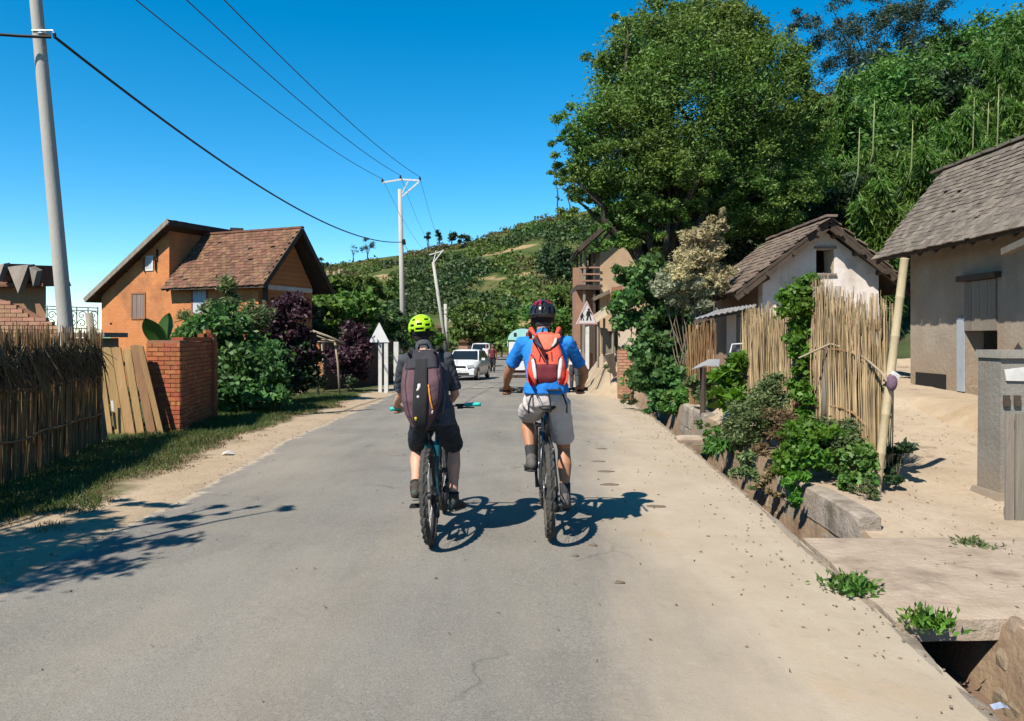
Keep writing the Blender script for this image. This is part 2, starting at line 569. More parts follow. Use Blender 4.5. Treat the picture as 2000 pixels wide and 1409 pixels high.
# drain channel: three strips sharing edges with the road and the yard
CONC = M('old_concrete', (0.36, 0.29, 0.21), (0.47, 0.385, 0.285), 3.2, 0.92, 0.8, 18, c3=(0.24, 0.185, 0.13), s3=2.4)
MUD = M('drain_mud', (0.19, 0.12, 0.08), (0.27, 0.18, 0.12), 3.0, 0.75, 0.6, 22, c3=(0.13, 0.085, 0.06), s3=2.0)
EARTHW = M('earth_wall', (0.30, 0.20, 0.125), (0.39, 0.28, 0.18), 2.5, 0.95, 0.9, 14, c3=(0.20, 0.13, 0.08), s3=2.2)
DY = [y for y in ys_list(-12, 24, 0.12, 1.0)]
def road_z_edge(y): return zg(y) - 0.015 + nz(xr(y), y, 0.6, 0.012)
l1, fl, rw = [], [], []
for y in DY:
    e = xr(y); wd = _dw(y); dep = _dd(y)
    zt = road_z_edge(y)
    jag = 0.05 * mnoise.noise(Vector((y * 2.6, 9, 0))) + 0.03 * mnoise.noise(Vector((y * 9.0, 2, 0)))
    l1.append([(e - 0.10, y, zt + 0.002), (e + jag, y, zt + 0.001), (e + jag + 0.02, y, zt - 0.03), (e + 0.05 + jag, y, zt - dep * 0.6), (e + 0.07, y, zt - dep)])
    fl.append([(e + 0.07, y, zt - dep), (e + wd * 0.5, y, zt - dep - 0.02 + nz(e, y, 4, 0.03)), (e + wd - 0.09, y, zt - dep + 0.03)])
    x1 = e + wd
    zz = yard_z(x1, y)
    j2 = 0.03 * mnoise.noise(Vector((y * 2.3, 4, 0)))
    rw.append([(e + wd - 0.09, y, zt - dep + 0.03), (e + wd - 0.05 + j2, y, zt - dep * 0.5), (e + wd + j2, y, zz - 0.05), (x1 + 0.03, y, zz)])
MB().sheet(l1).build('drain_edge', CONC, smooth=True, kind='structure')
MB().sheet(fl).build('drain_floor', MUD, smooth=True, kind='structure')
MB().sheet(rw).build('drain_bank', EARTHW, smooth=True, kind='structure')

rows = []
YY = [y for y in YS if y < 24] 
YY = sorted(set(ys_list(-12, 24, 0.2, 1.0) + ys_list(24, 150, 0.6, 1.05)))
for y in YY:
    x1 = xr(y) + _dw(y) + 0.03
    if y > 24: x1 = xr(y)
    r_ = [(x1, y, yard_z(x1 - 0.03, y) if y <= 24 else zg(y) - 0.015 )]
    for d in (.1, .2, .3, .45, .6, .75, .9, 1.1, 1.3, 1.5, 1.7, 2, 2.3, 2.6, 3, 3.4, 3.8, 4.2, 4.8, 5.5, 6.5, 7.5, 9, 11, 13, 16, 20, 25, 32, 42, 60, 90, 130):
        x = x1 + d
        z = yard_z(x, y)
        if y > 24: z = z if d > 0.5 else (zg(y) - 0.015) * (1 - d / .5) + z * d / .5
        r_.append((x, y, z))
    rows.append(r_)
yo = uvsheet('yard', rows, [[(q[0], q[1]) for q in r_] for r_ in rows], SAND)
yo.data.materials.append(M('slope_undergrowth', (0.035, 0.055, 0.016), (0.07, 0.095, 0.03), 1.2, 0.95, 0.8, 6, c3=(0.10, 0.07, 0.04), s3=0.5))
for p_ in yo.data.polygons:
    c_ = p_.center
    if c_.y > 20 and c_.x > 5.5 or c_.x > 11.5: p_.material_index = 1

# broad ground to the horizon
mb = MB()
mb.add([(-3000, -600, -1.2), (3000, -600, -1.2), (3000, 5000, -1.2), (-3000, 5000, -1.2)], [(0, 1, 2, 3)])
FARG = M('far_plain', (0.07, 0.085, 0.035), (0.16, 0.13, 0.07), 0.02, 0.95)
mb.build('ground', FARG, kind='structure')

# ------------------------------------------------------------------ hill at the end of the road
_sil = lerp_t([(-600, 672), (150, 668), (300, 655), (450, 602), (560, 552), (620, 530), (700, 514), (780, 500), (850, 481), (930, 468), (1000, 443), (1060, 425), (1130, 410), (1200, 395), (1300, 372), (1500, 335), (2000, 300), (3000, 300)])
def hill_z(x, y):
    px = 1000 + F * x / max(y, 60)
    px = max(-500, min(2900, px))
    top = 1.6 + (660 - _sil(px)) / F * 230.0
    t_ = (y - 96) / 134.0
    if t_ <= 0: return -1.0
    if t_ <= 1: p = t_ ** 1.12
    else: p = max(0.0, 1 - (t_ - 1) * 0.55)
    z = -0.7 + (top + 0.7) * p
    k = min(1, t_ * 4)
    z += k * (nz(x, y, 0.035, 1.6) + nz(x, y, 0.11, 0.5)) * min(1, max(0, top) / 15)
    # terraces
    st = 3.2
    fr = (z / st) % 1.0
    z += k * 0.55 * (fr ** 3 - fr) * (1 if top > 4 else 0)
    return z

def hill_material():
    m, t, b, out = nodes('hill_slope')
    tc = N(t, 'ShaderNodeTexCoord'); v = tc.outputs['Object']
    mp = N(t, 'ShaderNodeMapping'); mp.inputs['Scale'].default_value = (0.6, 0.6, 2.6); t.links.new(v, mp.inputs[0])
    g = mixc(t, mapr(t, noise_(t, mp.outputs[0], 0.09, 6, 0.6), 0.35, 0.65), (0.055, 0.085, 0.02), (0.105, 0.13, 0.038))
    g = mixc(t, mapr(t, noise_(t, mp.outputs[0], 0.16, 5, 0.65), 0.52, 0.66), g, (0.16, 0.135, 0.06))
    g = mixc(t, mapr(t, noise_(t, mp.outputs[0], 0.07, 6, 0.6), 0.55, 0.61), g, (0.38, 0.27, 0.14))
    t.links.new(mixc(t, 1.0, g, (ALB, ALB, ALB), 'MULTIPLY'), b.inputs['Base Color'])
    b.inputs['Roughness'].default_value = 0.95
    b.inputs['Specular IOR Level'].default_value = 0.1
    return m
HILLM = hill_material()
xs = np.linspace(-210, 260, 190); yy = np.concatenate([np.linspace(95, 235, 90), np.linspace(240, 420, 18)])
V = np.array([(x, y, hill_z(x, y)) for y in yy for x in xs])
n = len(xs)
ii, jj = np.meshgrid(np.arange(len(yy) - 1), np.arange(n - 1), indexing='ij')
Fq = np.stack([ii * n + jj, ii * n + jj + 1, (ii + 1) * n + jj + 1, (ii + 1) * n + jj], -1).reshape(-1, 4)
npmesh('hill', V, Fq, HILLM, smooth=True, kind='structure')
# ================================================================== vegetation
def leaf_geo(rng, C, L, W, ax=None, up=0.4, jit=0.35):
    n = len(C)
    if ax is None:
        ax = rng.normal(size=(n, 3)); ax[:, 2] *= (1 - up)
    ax = ax / (np.linalg.norm(ax, axis=1, keepdims=True) + 1e-6)
    s = rng.normal(size=(n, 3)); s[:, 2] *= 0.6
    s = np.cross(ax, s); s /= (np.linalg.norm(s, axis=1, keepdims=True) + 1e-6)
    k = np.cross(ax, s)
    L = L * rng.uniform(1 - jit, 1 + jit, (n, 1)); W = W * rng.uniform(1 - jit, 1 + jit, (n, 1))
    a = C - ax * L * .5; d = C + ax * L * .5 - k * L * 0.08
    b = C - ax * L * 0.05 + s * W * .5 + k * W * .15; c = C - ax * L * 0.05 - s * W * .5 + k * W * .15
    V = np.stack([a, c, d, b], 1).reshape(-1, 3)
    return V, np.arange(4 * n).reshape(-1, 4)

def clump_points(rng, lobes, n, csize=0.28, shell=0.55, nclump=None):
    """leaf positions gathered in clumps through the crown's volume"""
    vol = np.array([l[1][0] * l[1][1] * l[1][2] * (l[2] if len(l) > 2 else 1) for l in lobes]) ** 0.75
    cnt = np.maximum(1, (n * vol / vol.sum()).astype(int))
    out, cen = [], []
    for l, m_ in zip(lobes, cnt):
        c, r_ = np.array(l[0]), np.array(l[1])
        K = nclump or max(5, int(m_ / 130))
        d = rng.normal(size=(K, 3)); d /= np.linalg.norm(d, axis=1, keepdims=True)
        cc = c + d * r_ * (rng.uniform(shell ** 2, 1, K) ** 0.5)[:, None] * rng.uniform(0.82, 1.08, (K, 1))
        cen.append(cc)
        k = rng.integers(0, K, m_)
        q = rng.normal(size=(m_, 3))
        sz = csize * r_.min() * rng.uniform(0.6, 1.3, K)[k][:, None]
        out.append(cc[k] + q * sz * np.array([0.62, 0.62, 0.42]))
    return np.concatenate(out), np.concatenate(cen)

BARK = M('bark', (0.055, 0.04, 0.028), (0.095, 0.075, 0.055), 6, 0.95, 0.8, 30, stretch=(1, 1, 0.25))
TWIG = M('twig', (0.16, 0.12, 0.08), (0.24, 0.19, 0.13), 6, 0.9, 0.3, 30)
def limb(mb, rng, a, b, r0, r1, wob=0.08, n=6, k=5):
    a, b = Vector(a), Vector(b)
    L = (b - a).length
    pts = []
    for i in range(k + 1):
        f = i / k
        q = a.lerp(b, f)
        w_ = wob * L * math.sin(math.pi * f)
        pts.append(q + Vector(rng.normal(size=3)) * w_ * 0.5 + Vector((0, 0, 1)) * w_ * 0.6)
    mb.tube(pts, [r0 + (r1 - r0) * i / k for i in range(k + 1)], n)

def plant(name, label, cat, base, lobes, nleaf, L, W, mat, seed, group=None, trunk=0.12, csize=0.28, shell=0.5, limbs=8, part=('trunk', 'crown'), up=0.3, bark=None, fork=0.45, ax=None, minz=None, nclump=None):
    rng = np.random.default_rng(seed)
    base = Vector(base)
    root = thing(name, label, cat, base, group)
    C, cen = clump_points(rng, lobes, nleaf, csize, shell, nclump)
    if minz is not None: C = C[C[:, 2] > minz]
    axv = None
    if ax is not None:
        axv = rng.normal(size=(len(C), 3)) * ax[1] + np.array(ax[0])
    V, Fq = leaf_geo(rng, C, L, W, axv, up)
    mb = MB()
    top = Vector(np.average([np.array(l[0]) for l in lobes], axis=0))
    fk = base.lerp(top, fork)
    if trunk > 0.06 or limbs:
        limb(mb, rng, base - Vector((0, 0, 0.15)), fk, trunk, trunk * 0.65, 0.05, 8)
        pick = cen[rng.permutation(len(cen))[:limbs]]
        for q in pick:
            st = fk.lerp(base, rng.uniform(0, 0.35))
            limb(mb, rng, st, q, trunk * 0.45, trunk * 0.08, 0.10, 6)
        mb.build(part[0], bark or BARK, root, smooth=True)
    npmesh(part[1], V, Fq, mat, root)
    return root

G_TREE = LEAF('leaf_big_tree', (0.197, 0.322, 0.053), (0.081, 0.156, 0.029), 0.30)
G_MID = LEAF('leaf_mid', (0.153, 0.307, 0.047), (0.060, 0.154, 0.029), 0.3)
G_BAMB = LEAF('leaf_bamboo', (0.154, 0.306, 0.037), (0.047, 0.115, 0.014), 0.35)
G_BRIGHT = LEAF('leaf_bright', (0.179, 0.370, 0.040), (0.083, 0.198, 0.023), 0.4)
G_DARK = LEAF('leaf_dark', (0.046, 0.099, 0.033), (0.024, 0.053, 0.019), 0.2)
G_PINE = LEAF('leaf_pine', (0.057, 0.100, 0.051), (0.029, 0.057, 0.036), 0.15)
G_GREY = LEAF('leaf_grey', (0.203, 0.263, 0.091), (0.101, 0.160, 0.058), 0.3)
G_PALE = LEAF('leaf_pale', (0.704, 0.620, 0.322), (0.432, 0.419, 0.196), 0.3)
G_SILV = LEAF('leaf_silver', (0.450, 0.465, 0.304), (0.255, 0.300, 0.174), 0.3)
G_PURP = LEAF('leaf_purple', (0.122, 0.051, 0.064), (0.051, 0.023, 0.036), 0.25)
G_LEFT = LEAF('leaf_left', (0.137, 0.281, 0.066), (0.058, 0.140, 0.042), 0.3)
G_HILL = LEAF('leaf_hill', (0.173, 0.270, 0.050), (0.061, 0.118, 0.024), 0.25, hs_=0.06)
G_GRASS = LEAF('grass_blade', (0.172, 0.224, 0.059), (0.066, 0.112, 0.026), 0.35)
G_DRY = LEAF('dry_leaf', (0.286, 0.209, 0.099), (0.165, 0.110, 0.055), 0.25)

def lobe(px, py, Y, rx, rz, ry=None, wt=1.0):
    """crown lobe from its photograph position, size and depth"""
    c = P(px, py, Y)
    s = Y / F
    return (c, (rx * s, (ry or rx) * s, rz * s), wt)

# ---- the big broadleaf tree over the lane
Yt = 20.5
plant('broadleaf_tree', 'huge broad-crowned green tree towering over the lane, behind the creeper hedge', 'tree',
      (3.9, Yt, yard_z(3.9, Yt)),
      [lobe(1345, 210, Yt, 200, 190, 150), lobe(1215, 280, Yt - .5, 120, 130, 110), lobe(1270, 130, Yt, 95, 90, 90), lobe(1385, 75, Yt + .3, 130, 80, 90),
       lobe(1490, 170, Yt + .5, 105, 120, 100), lobe(1520, 320, Yt + 1, 100, 90, 90), lobe(1240, 400, Yt - .6, 80, 62, 70), lobe(1380, 400, Yt + .5, 130, 70, 90),
       lobe(1135, 245, Yt - .8, 55, 45, 50, .7), lobe(1120, 320, Yt - .8, 50, 40, 50, .7), lobe(1150, 390, Yt, 40, 40, 40, .7), lobe(1300, 40, Yt, 70, 55, 60, .8),
       lobe(1300, 430, Yt - .3, 75, 50, 70), lobe(1450, 390, Yt + .2, 95, 70, 80), lobe(1215, 440, Yt - .4, 45, 45, 50), lobe(1330, 330, Yt - 1.2, 120, 80, 60), lobe(1100, 285, Yt - 1, 30, 40, 35, .35), lobe(1180, 130, Yt, 45, 45, 40, .4), lobe(1230, 60, Yt, 45, 35, 40, .4), lobe(1470, 50, Yt, 70, 45, 50, .4), lobe(1560, 120, Yt, 45, 45, 45, .4), lobe(1590, 240, Yt, 45, 60, 45, .4), lobe(1180, 470, Yt - .6, 40, 35, 40, .5), lobe(1260, 475, Yt - .6, 50, 35, 40, .6), lobe(1150, 330, Yt - .9, 55, 75, 50, .5), lobe(1120, 420, Yt - .6, 32, 45, 35, .35), lobe(1530, 390, Yt, 70, 70, 60, .6), lobe(1420, 0, Yt, 60, 40, 50, .4), lobe(1090, 340, Yt - 1, 22, 30, 25, .25)],
      230000, 0.102, 0.04, G_TREE, 11, trunk=0.30, csize=0.20, shell=0.5, limbs=40, fork=0.42, up=0.2)

# ---- wooded slope on the right
def slope_tree(label, px, py, Y, rx, rz, mat, seed, n=9000, name='slope_tree', L=0.17, W=0.08, sparse=False, extra=(), trunk=0.13):
    c = P(px, py, Y)
    b = Vector((c.x + 0.2, c.y + 0.3, yard_z(c.x + 0.2, c.y + 0.3)))
    lob = [lobe(px, py, Y, rx, rz)] + [lobe(*e) for e in extra]
    return plant(name, label, 'tree', b, lob, n, L, W, mat, seed, 'trees on the wooded slope', trunk, 0.30 if not sparse else 0.2, 0.35, 10, nclump=None)
ST = [
 ('thin dark eucalyptus tree with sky showing through, tallest above the big broadleaf tree', 1735, 55, 33, 110, 85, G_PINE, 30, 30000, 'eucalyptus_tree', .15, .04, True, ((1620, 105, 33, 80, 65), (1690, 165, 33, 75, 65), (1600, 200, 32, 65, 60), (1800, 40, 33, 70, 60), (1660, 30, 33, 75, 50), (1740, 110, 33, 80, 60), (1570, 60, 33, 50, 45), (1850, 95, 33, 60, 40))),
 ('bushy green tree below the thin dark eucalyptus on the slope', 1790, 160, 30, 105, 75, G_MID, 31, 11000, 'slope_tree', .17, .08, False, ((1720, 230, 30, 70, 60),)),
 ('green tree rising at the top of the slope above the tiled hut ridge', 1925, 150, 31, 95, 75, G_MID, 32, 11000, 'slope_tree', .17, .08, False, ((1990, 110, 31, 70, 85), (1880, 220, 30, 60, 60))),
 ('green tree beside the right side of the huge broadleaf tree', 1640, 270, 27, 80, 80, G_MID, 33, 10000, 'slope_tree', .16, .08, False, ((1590, 330, 27, 60, 60),)),
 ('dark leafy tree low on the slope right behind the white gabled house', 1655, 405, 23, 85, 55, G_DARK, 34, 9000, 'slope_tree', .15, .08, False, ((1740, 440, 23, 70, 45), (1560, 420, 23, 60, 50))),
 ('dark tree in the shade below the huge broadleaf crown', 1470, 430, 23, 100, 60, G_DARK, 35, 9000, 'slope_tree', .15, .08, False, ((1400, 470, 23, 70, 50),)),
 ('green tree crowning the slope skyline, just left of the far right edge', 1945, 85, 33, 75, 65, G_MID, 37, 9000, 'slope_tree', .17, .08, False, ((2010, 60, 33, 60, 70),)),
 ('green tree on the slope skyline under the thin eucalyptus crown', 1850, 100, 34, 70, 50, G_MID, 38, 8000, 'slope_tree', .17, .08, False, ((1720, 170, 32, 60, 50),)),
 ('dark green tree on the upper slope between bamboo clumps', 1870, 190, 29, 75, 55, G_DARK, 39, 8000, 'slope_tree', .16, .08, False, ()),
 ('leafy tree in the middle of the slope left of the tiled hut roof', 1740, 330, 26, 85, 75, G_MID, 36, 11000, 'slope_tree', .15, .08, False, ()),
]
for a in ST:
    slope_tree(a[0], a[1], a[2], a[3], a[4], a[5], a[6], a[7], a[8], a[9], a[10], a[11], a[12], a[13])

CULM = M('bamboo_culm', (0.20, 0.26, 0.09), (0.32, 0.34, 0.16), 4, 0.55, 0.1, rnd='island', amt=0.25)
def bamboo(label, px, py, Y, rx, rz, seed, n=7000, tall=()):
    rng = np.random.default_rng(seed)
    c = P(px, py, Y)
    b = Vector((c.x, c.y + 0.2, yard_z(c.x, c.y + 0.2)))
    root = thing('bamboo_clump', label, 'bamboo', b, 'bamboo clumps on the wooded slope')
    s = Y / F
    Cs, As = [], []
    nc = 15
    for k in range(nc):
        mb = MB()
        q0 = b + Vector((rng.uniform(-.45, .45) * rx * s, rng.uniform(-.4, .3) * rx * s, -0.2))
        q1 = c + Vector((rng.uniform(-1.1, 1.1) * rx * s, rng.uniform(-.9, .5) * rx * s, rng.uniform(-.15, 1.0) * rz * s))
        out = Vector((q1.x - q0.x, q1.y - q0.y, 0))
        pts = []
        for i in range(10):
            f = i / 9
            pts.append(q0.lerp(q1, f) + out * .45 * (f * f - f) + Vector((0, 0, rz * s * (.55 * math.sin(f * 2.6) - .30 * f ** 4))))
        mb.tube(pts, [.030 * (1 - i / 10.5) + .003 for i in range(10)], 5)
        mb.build('culm', CULM, root, smooth=True)
        m_ = n // nc
        f = np.clip(rng.beta(2.2, 1.3, m_), 0, 1) * 9
        i0 = np.minimum(f.astype(int), 8); fr = (f - i0)[:, None]
        pa = np.array(pts)
        base = pa[i0] * (1 - fr) + pa[i0 + 1] * fr
        d = rng.normal(size=(m_, 3)); d /= np.linalg.norm(d, axis=1, keepdims=True)
        off = d * rng.uniform(.05, .55, (m_, 1)) * np.array([1, 1, .55]) * (rx * s * .55)
        off[:, 2] -= .12
        Cs.append(base + off); As.append(d * .7 + np.array([0, 0, -.75]) + rng.normal(size=(m_, 3)) * .3)
    C, axv = np.concatenate(Cs), np.concatenate(As)
    V, Fq = leaf_geo(rng, C, 0.24, 0.036, axv)
    npmesh('foliage', V, Fq, G_BAMB, root)
    for (tx, t0, t1) in tall:
        mb = MB()
        q0, q1 = P(tx, t0, Y - .8), P(tx + 3, t1, Y - .8)
        mb.tube([q0 - Vector((0, -.6, .8)), q0, q0.lerp(q1, .5), q1], [.022, .022, .018, .008], 6)
        mb.build('culm', CULM, root, smooth=True)
BB = [
 ('bamboo clump right behind the ridge of the tiled hut, with two pale tall culms', 1900, 265, 23, 75, 55, 51, 14000, ((1900, 295, 190), (1948, 280, 165))),
 ('bamboo clump beyond the hut ridge at the far right end', 1985, 235, 24, 55, 60, 52, 12000, ((1928, 285, 200),)),
 ('bamboo clump hanging over the sloping left edge of the tiled hut roof', 1810, 330, 22, 75, 60, 53, 15000, ((1780, 330, 235),)),
 ('bamboo clump between white gable and tiled hut roof, lowest on the slope', 1730, 400, 21, 70, 60, 54, 14000, ((1676, 340, 250), (1705, 300, 195))),
 ('bamboo clump above the peak of the white gable', 1650, 340, 24, 60, 60, 55, 13000, ()),
 ('arching bamboo plume left of the middle slope, beside the big broadleaf tree', 1600, 210, 26, 50, 75, 57, 11000, ()),
 ('tall feathery bamboo clump on the upper slope near the right edge', 1975, 150, 27, 70, 75, 58, 13000, ()),
 ('bamboo clump in the middle of the slope below the bushy green trees', 1830, 235, 27, 75, 55, 56, 14000, ()),
]
for a in BB: bamboo(*a)

# ---- left roadside shrubs
def shrub(label, px, pyb, Y, lobs, n, L, W, mat, seed, name='shrub', cat='shrub', group=None, trunk=0.035, limbs=9, up=0.3, csize=.3, shell=.4, ax=None, right=False):
    x = (px - 1000) / F * Y
    z = yard_z(x, Y) if right else verge_z(x, Y)
    return plant(name, label, cat, (x, Y, z), [lobe(*l) for l in lobs], n, L, W, mat, seed, group, trunk, csize, shell, limbs, ('stem', 'foliage'), up, TWIG, 0.2, ax, z - (.3 if right else .02))
LS = 'shrubs along the left verge'
shrub('big leafy green shrub spilling out beside the red brick pillar wall', 480, 800, 17.2, [(480, 720, 17.2, 75, 75), (440, 650, 17.4, 60, 60), (520, 745, 17, 50, 55), (455, 770, 16.9, 50, 45), (545, 770, 17.4, 30, 30)], 13000, 0.16, 0.085, G_LEFT, 61, group=LS)
shrub('feathery light green shrub top poking up before the orange house eave', 440, 780, 18.6, [(440, 590, 18.6, 38, 50), (400, 625, 18.4, 45, 30), (480, 630, 18.6, 45, 45)], 6000, 0.15, 0.035, G_GREY, 62, group=LS)
shrub('small bright leafy shrub just above the brick pillar', 375, 760, 17.6, [(378, 640, 17.6, 26, 26), (365, 665, 17.5, 22, 25), (400, 660, 17.5, 25, 25)], 2200, 0.17, 0.09, G_MID, 63, group=LS)
shrub('dark purple-leaved shrub before the gable end of the orange house', 560, 770, 20.5, [(560, 615, 20.5, 42, 42), (535, 660, 20.4, 40, 40), (585, 665, 20.6, 35, 40)], 6500, 0.15, 0.085, G_PURP, 64, group=LS)
shrub('dark green shrub below the purple-leaved one, behind the pole stall bench', 560, 770, 20.2, [(550, 725, 20.2, 55, 45), (590, 715, 20.6, 45, 50)], 6000, 0.14, 0.07, G_DARK, 65, group=LS)
shrub('dark purple-leaved shrub right of the open pole stall', 690, 755, 26, [(690, 665, 26, 35, 35), (670, 705, 25.7, 40, 40), (705, 705, 26, 28, 38)], 6000, 0.15, 0.085, G_PURP, 66, group=LS)
shrub('low dark potted-looking bush on the verge near the white sign post', 680, 752, 25, [(682, 742, 25, 20, 14)], 700, 0.13, 0.07, G_DARK, 67, group=LS)
shrub('tall narrow dark cypress-like bush beside the yellow-helmeted rider', 782, 735, 30, [(782, 690, 30, 18, 50), (782, 640, 30, 12, 36)], 3500, 0.12, 0.04, G_DARK, 68, 'narrow_bush', group=LS)
for i, (px, py, Y, rx, rz, mat, lab) in enumerate([
    (640, 620, 32, 45, 42, G_MID, 'leafy green tree behind the pole stall roof'),
    (700, 600, 36, 48, 42, G_MID, 'rounded green tree behind the purple shrub and the stall'),
    (750, 640, 38, 42, 45, G_LEFT, 'dark green tree behind the white sign post'),
    (720, 560, 52, 45, 28, G_HILL, 'low green tree farther back left of the double-arm pole'),
    (650, 560, 50, 45, 28, G_HILL, 'green tree far behind, just right of the orange house gable'),
    (600, 640, 30, 30, 40, G_DARK, 'dark tree right behind the purple shrub by the orange house'),
    (830, 660, 60, 40, 30, G_MID, 'green tree behind the yellow helmet, far down the road'),
    (930, 625, 75, 50, 40, G_HILL, 'green roadside tree far behind the white oncoming car'),
    (980, 640, 85, 35, 34, G_MID, 'dark green tree where the road disappears'),
    (1060, 640, 70, 60, 50, G_MID, 'broad green tree far behind the blue-shirted rider'),
    (1100, 600, 80, 45, 45, G_HILL, 'green tree at the hill foot left of the tan two-storey house')]):
    c = P(px, py, Y)
    plant('roadside_tree', lab, 'tree', (c.x, Y, zg(Y)), [lobe(px, py, Y, rx, rz), lobe(px - rx * .5, py + rz * .5, Y - .5, rx * .6, rz * .6), lobe(px + rx * .5, py + rz * .4, Y, rx * .6, rz * .6)], 4500, 0.26 + .002 * Y, 0.13 + .001 * Y, mat, 70 + i, 'trees beyond the left verge and the road end', 0.12, 0.3, 0.4, 6)

# banana leaves standing over the brick pillar
BAN = LEAF('leaf_banana', (0.110, 0.264, 0.044), (0.055, 0.143, 0.028), 0.35)
root = thing('banana_plant', 'young banana plant with two broad upright leaves behind the plank gate', 'plant', (-6.4, 14.2, verge_z(-6.4, 14.2)))
for pts, wd in (([P(322, 690, 14.2), P(318, 655, 14.2), P(326, 630, 14.2), P(331, 612, 14.2)], .17), ([P(318, 690, 14.1), P(308, 660, 14.0), P(296, 640, 13.9), P(284, 622, 13.8)], .24)):
    mb = MB(); rws = []
    for i in range(9):
        f = i / 8; k = f * 3; a = min(2, int(k)); q = pts[a].lerp(pts[a + 1], k - a)
        t = (pts[a + 1] - pts[a]).normalized(); sd = t.cross(Vector((0.35, 1, 0.1))).normalized()
        w_ = wd * math.sin(math.pi * min(1, f * 0.94 + 0.05)) ** 0.7
        rws.append([q - sd * w_ + Vector((0, -.05 * w_, 0)), q + Vector((0, .03, 0)), q + sd * w_ + Vector((0, -.05 * w_, 0))])
    mb.sheet(rws); mb.build('leaf', BAN, root, smooth=True)
mb = MB(); mb.tube([(-6.4, 14.2, verge_z(-6.4, 14.2) - .05), P(320, 690, 14.2)], [.06, .035], 8); mb.build('stem', CULM, root, smooth=True)

# ---- right side: creeper hedge, pale bush, climbers, weeds
RS = 'plants along the right bank'
shrub('tall tangled hedge of green creepers at the lane bend, under the huge tree', 1290, 790, 17.0,
      [(1270, 720, 17.0, 55, 70), (1240, 600, 17.3, 42, 75), (1300, 640, 17.2, 55, 80), (1330, 720, 16.6, 45, 60), (1275, 540, 17.4, 45, 45), (1230, 540, 17.5, 30, 35), (1310, 775, 16.4, 45, 32), (1265, 765, 17, 30, 40)],
      17000, 0.15, 0.10, G_LEFT, 90, 'creeper_hedge', 'hedge', right=True, trunk=.06, limbs=16)
shrub('bright green creeper clump topping the hedge beside the tan house wall', 1235, 560, 17.8, [(1255, 545, 17.6, 42, 30), (1290, 560, 17.5, 40, 30), (1225, 570, 17.6, 25, 40)], 3800, 0.15, 0.10, G_BRIGHT, 91, 'creeper_plant', 'creeper', right=True, limbs=5)
shrub('tall pale straw-coloured flowering bush above the hedge, left of the white house', 1375, 620, 16.6, [(1372, 495, 16.0, 50, 58), (1400, 460, 16.0, 26, 42), (1345, 535, 15.9, 42, 45), (1412, 418, 16.0, 9, 22), (1395, 540, 15.9, 34, 45)], 12000, 0.11, 0.035, G_PALE, 92, 'pale_bush', 'bush', right=True, limbs=18, csize=.26)
shrub('silvery grey-green bush below the pale flowering one', 1335, 640, 16.2, [(1335, 560, 16.2, 52, 42), (1370, 575, 16.1, 36, 36), (1300, 560, 16.3, 32, 32)], 6500, 0.11, 0.045, G_SILV, 93, 'silver_bush', 'bush', right=True, limbs=14)
shrub('leafy green climber growing up the reed screen before the white gable', 1560, 800, 9.6, [(1562, 590, 9.5, 36, 42), (1570, 660, 9.5, 26, 50), (1568, 735, 9.5, 24, 50), (1585, 560, 9.4, 22, 22), (1535, 580, 9.6, 20, 16), (1566, 625, 9.45, 26, 40), (1572, 700, 9.45, 25, 45), (1575, 770, 9.3, 28, 40)], 8000, 0.075, 0.05, G_BRIGHT, 94, 'climber', 'climber', right=True, limbs=10, trunk=.018, csize=.42)
shrub('broad-leaved bright green plant in front of the tin lean-to', 1440, 800, 11.8, [(1440, 735, 11.8, 45, 38), (1420, 770, 11.7, 36, 34), (1470, 760, 11.8, 30, 34)], 900, 0.26, 0.12, G_BRIGHT, 95, 'broad_leaf_plant', 'plant', right=True, limbs=14, trunk=.02)
shrub('grey-green wiry weed bush on the bank below the left reed screen', 1480, 880, 9.4, [(1475, 825, 9.4, 55, 55), (1510, 780, 9.5, 40, 50), (1440, 860, 9.3, 30, 30)], 9000, 0.06, 0.022, G_GREY, 96, 'weed_bush', 'bush', right=True, limbs=22, trunk=.012)
shrub('dense bright green bush hanging over the drain wall, left of the bamboo pole', 1570, 900, 7.9, [(1565, 880, 7.75, 46, 60), (1590, 850, 7.9, 40, 40), (1545, 940, 7.5, 24, 40), (1555, 980, 7.35, 14, 30)], 5200, 0.065, 0.045, G_BRIGHT, 97, 'weed_bush', 'bush', right=True, limbs=14, trunk=.014)
shrub('mid-green weed bush between the bright bush and the bamboo pole', 1640, 920, 7.9, [(1640, 880, 7.9, 50, 55), (1615, 840, 8.1, 40, 40)], 5000, 0.055, 0.026, G_GREY, 98, 'weed_bush', 'bush', right=True, limbs=18, trunk=.012)
shrub('dark green low weed at the foot of the bamboo pole, roadward side', 1670, 950, 7.5, [(1670, 905, 7.5, 38, 45), (1640, 930, 7.45, 30, 24)], 3000, 0.065, 0.045, G_MID, 99, 'weed_bush', 'bush', right=True, limbs=10, trunk=.012)
shrub('dark weed in the yard just past the bamboo pole', 1750, 945, 7.7, [(1750, 895, 7.7, 26, 32), (1745, 930, 7.6, 32, 16)], 1300, 0.075, 0.05, G_DARK, 100, 'weed_bush', 'bush', right=True, limbs=9, trunk=.01)
shrub('drooping long-leaved fern over the drain by the small slab', 1420, 890, 10.6, [(1410, 870, 10.6, 34, 26)], 420, 0.26, 0.035, G_MID, 101, 'fern', 'fern', right=True, limbs=8, trunk=.012, ax=((-0.3, -0.2, -0.5), 0.5))
shrub('yellowish dry scrub on the earth bank between the two weed bushes', 1530, 850, 8.8, [(1525, 830, 8.8, 40, 45), (1500, 880, 8.7, 30, 24)], 2500, 0.06, 0.02, G_DRY, 102, 'dry_scrub', 'scrub', right=True, limbs=12, trunk=.01)
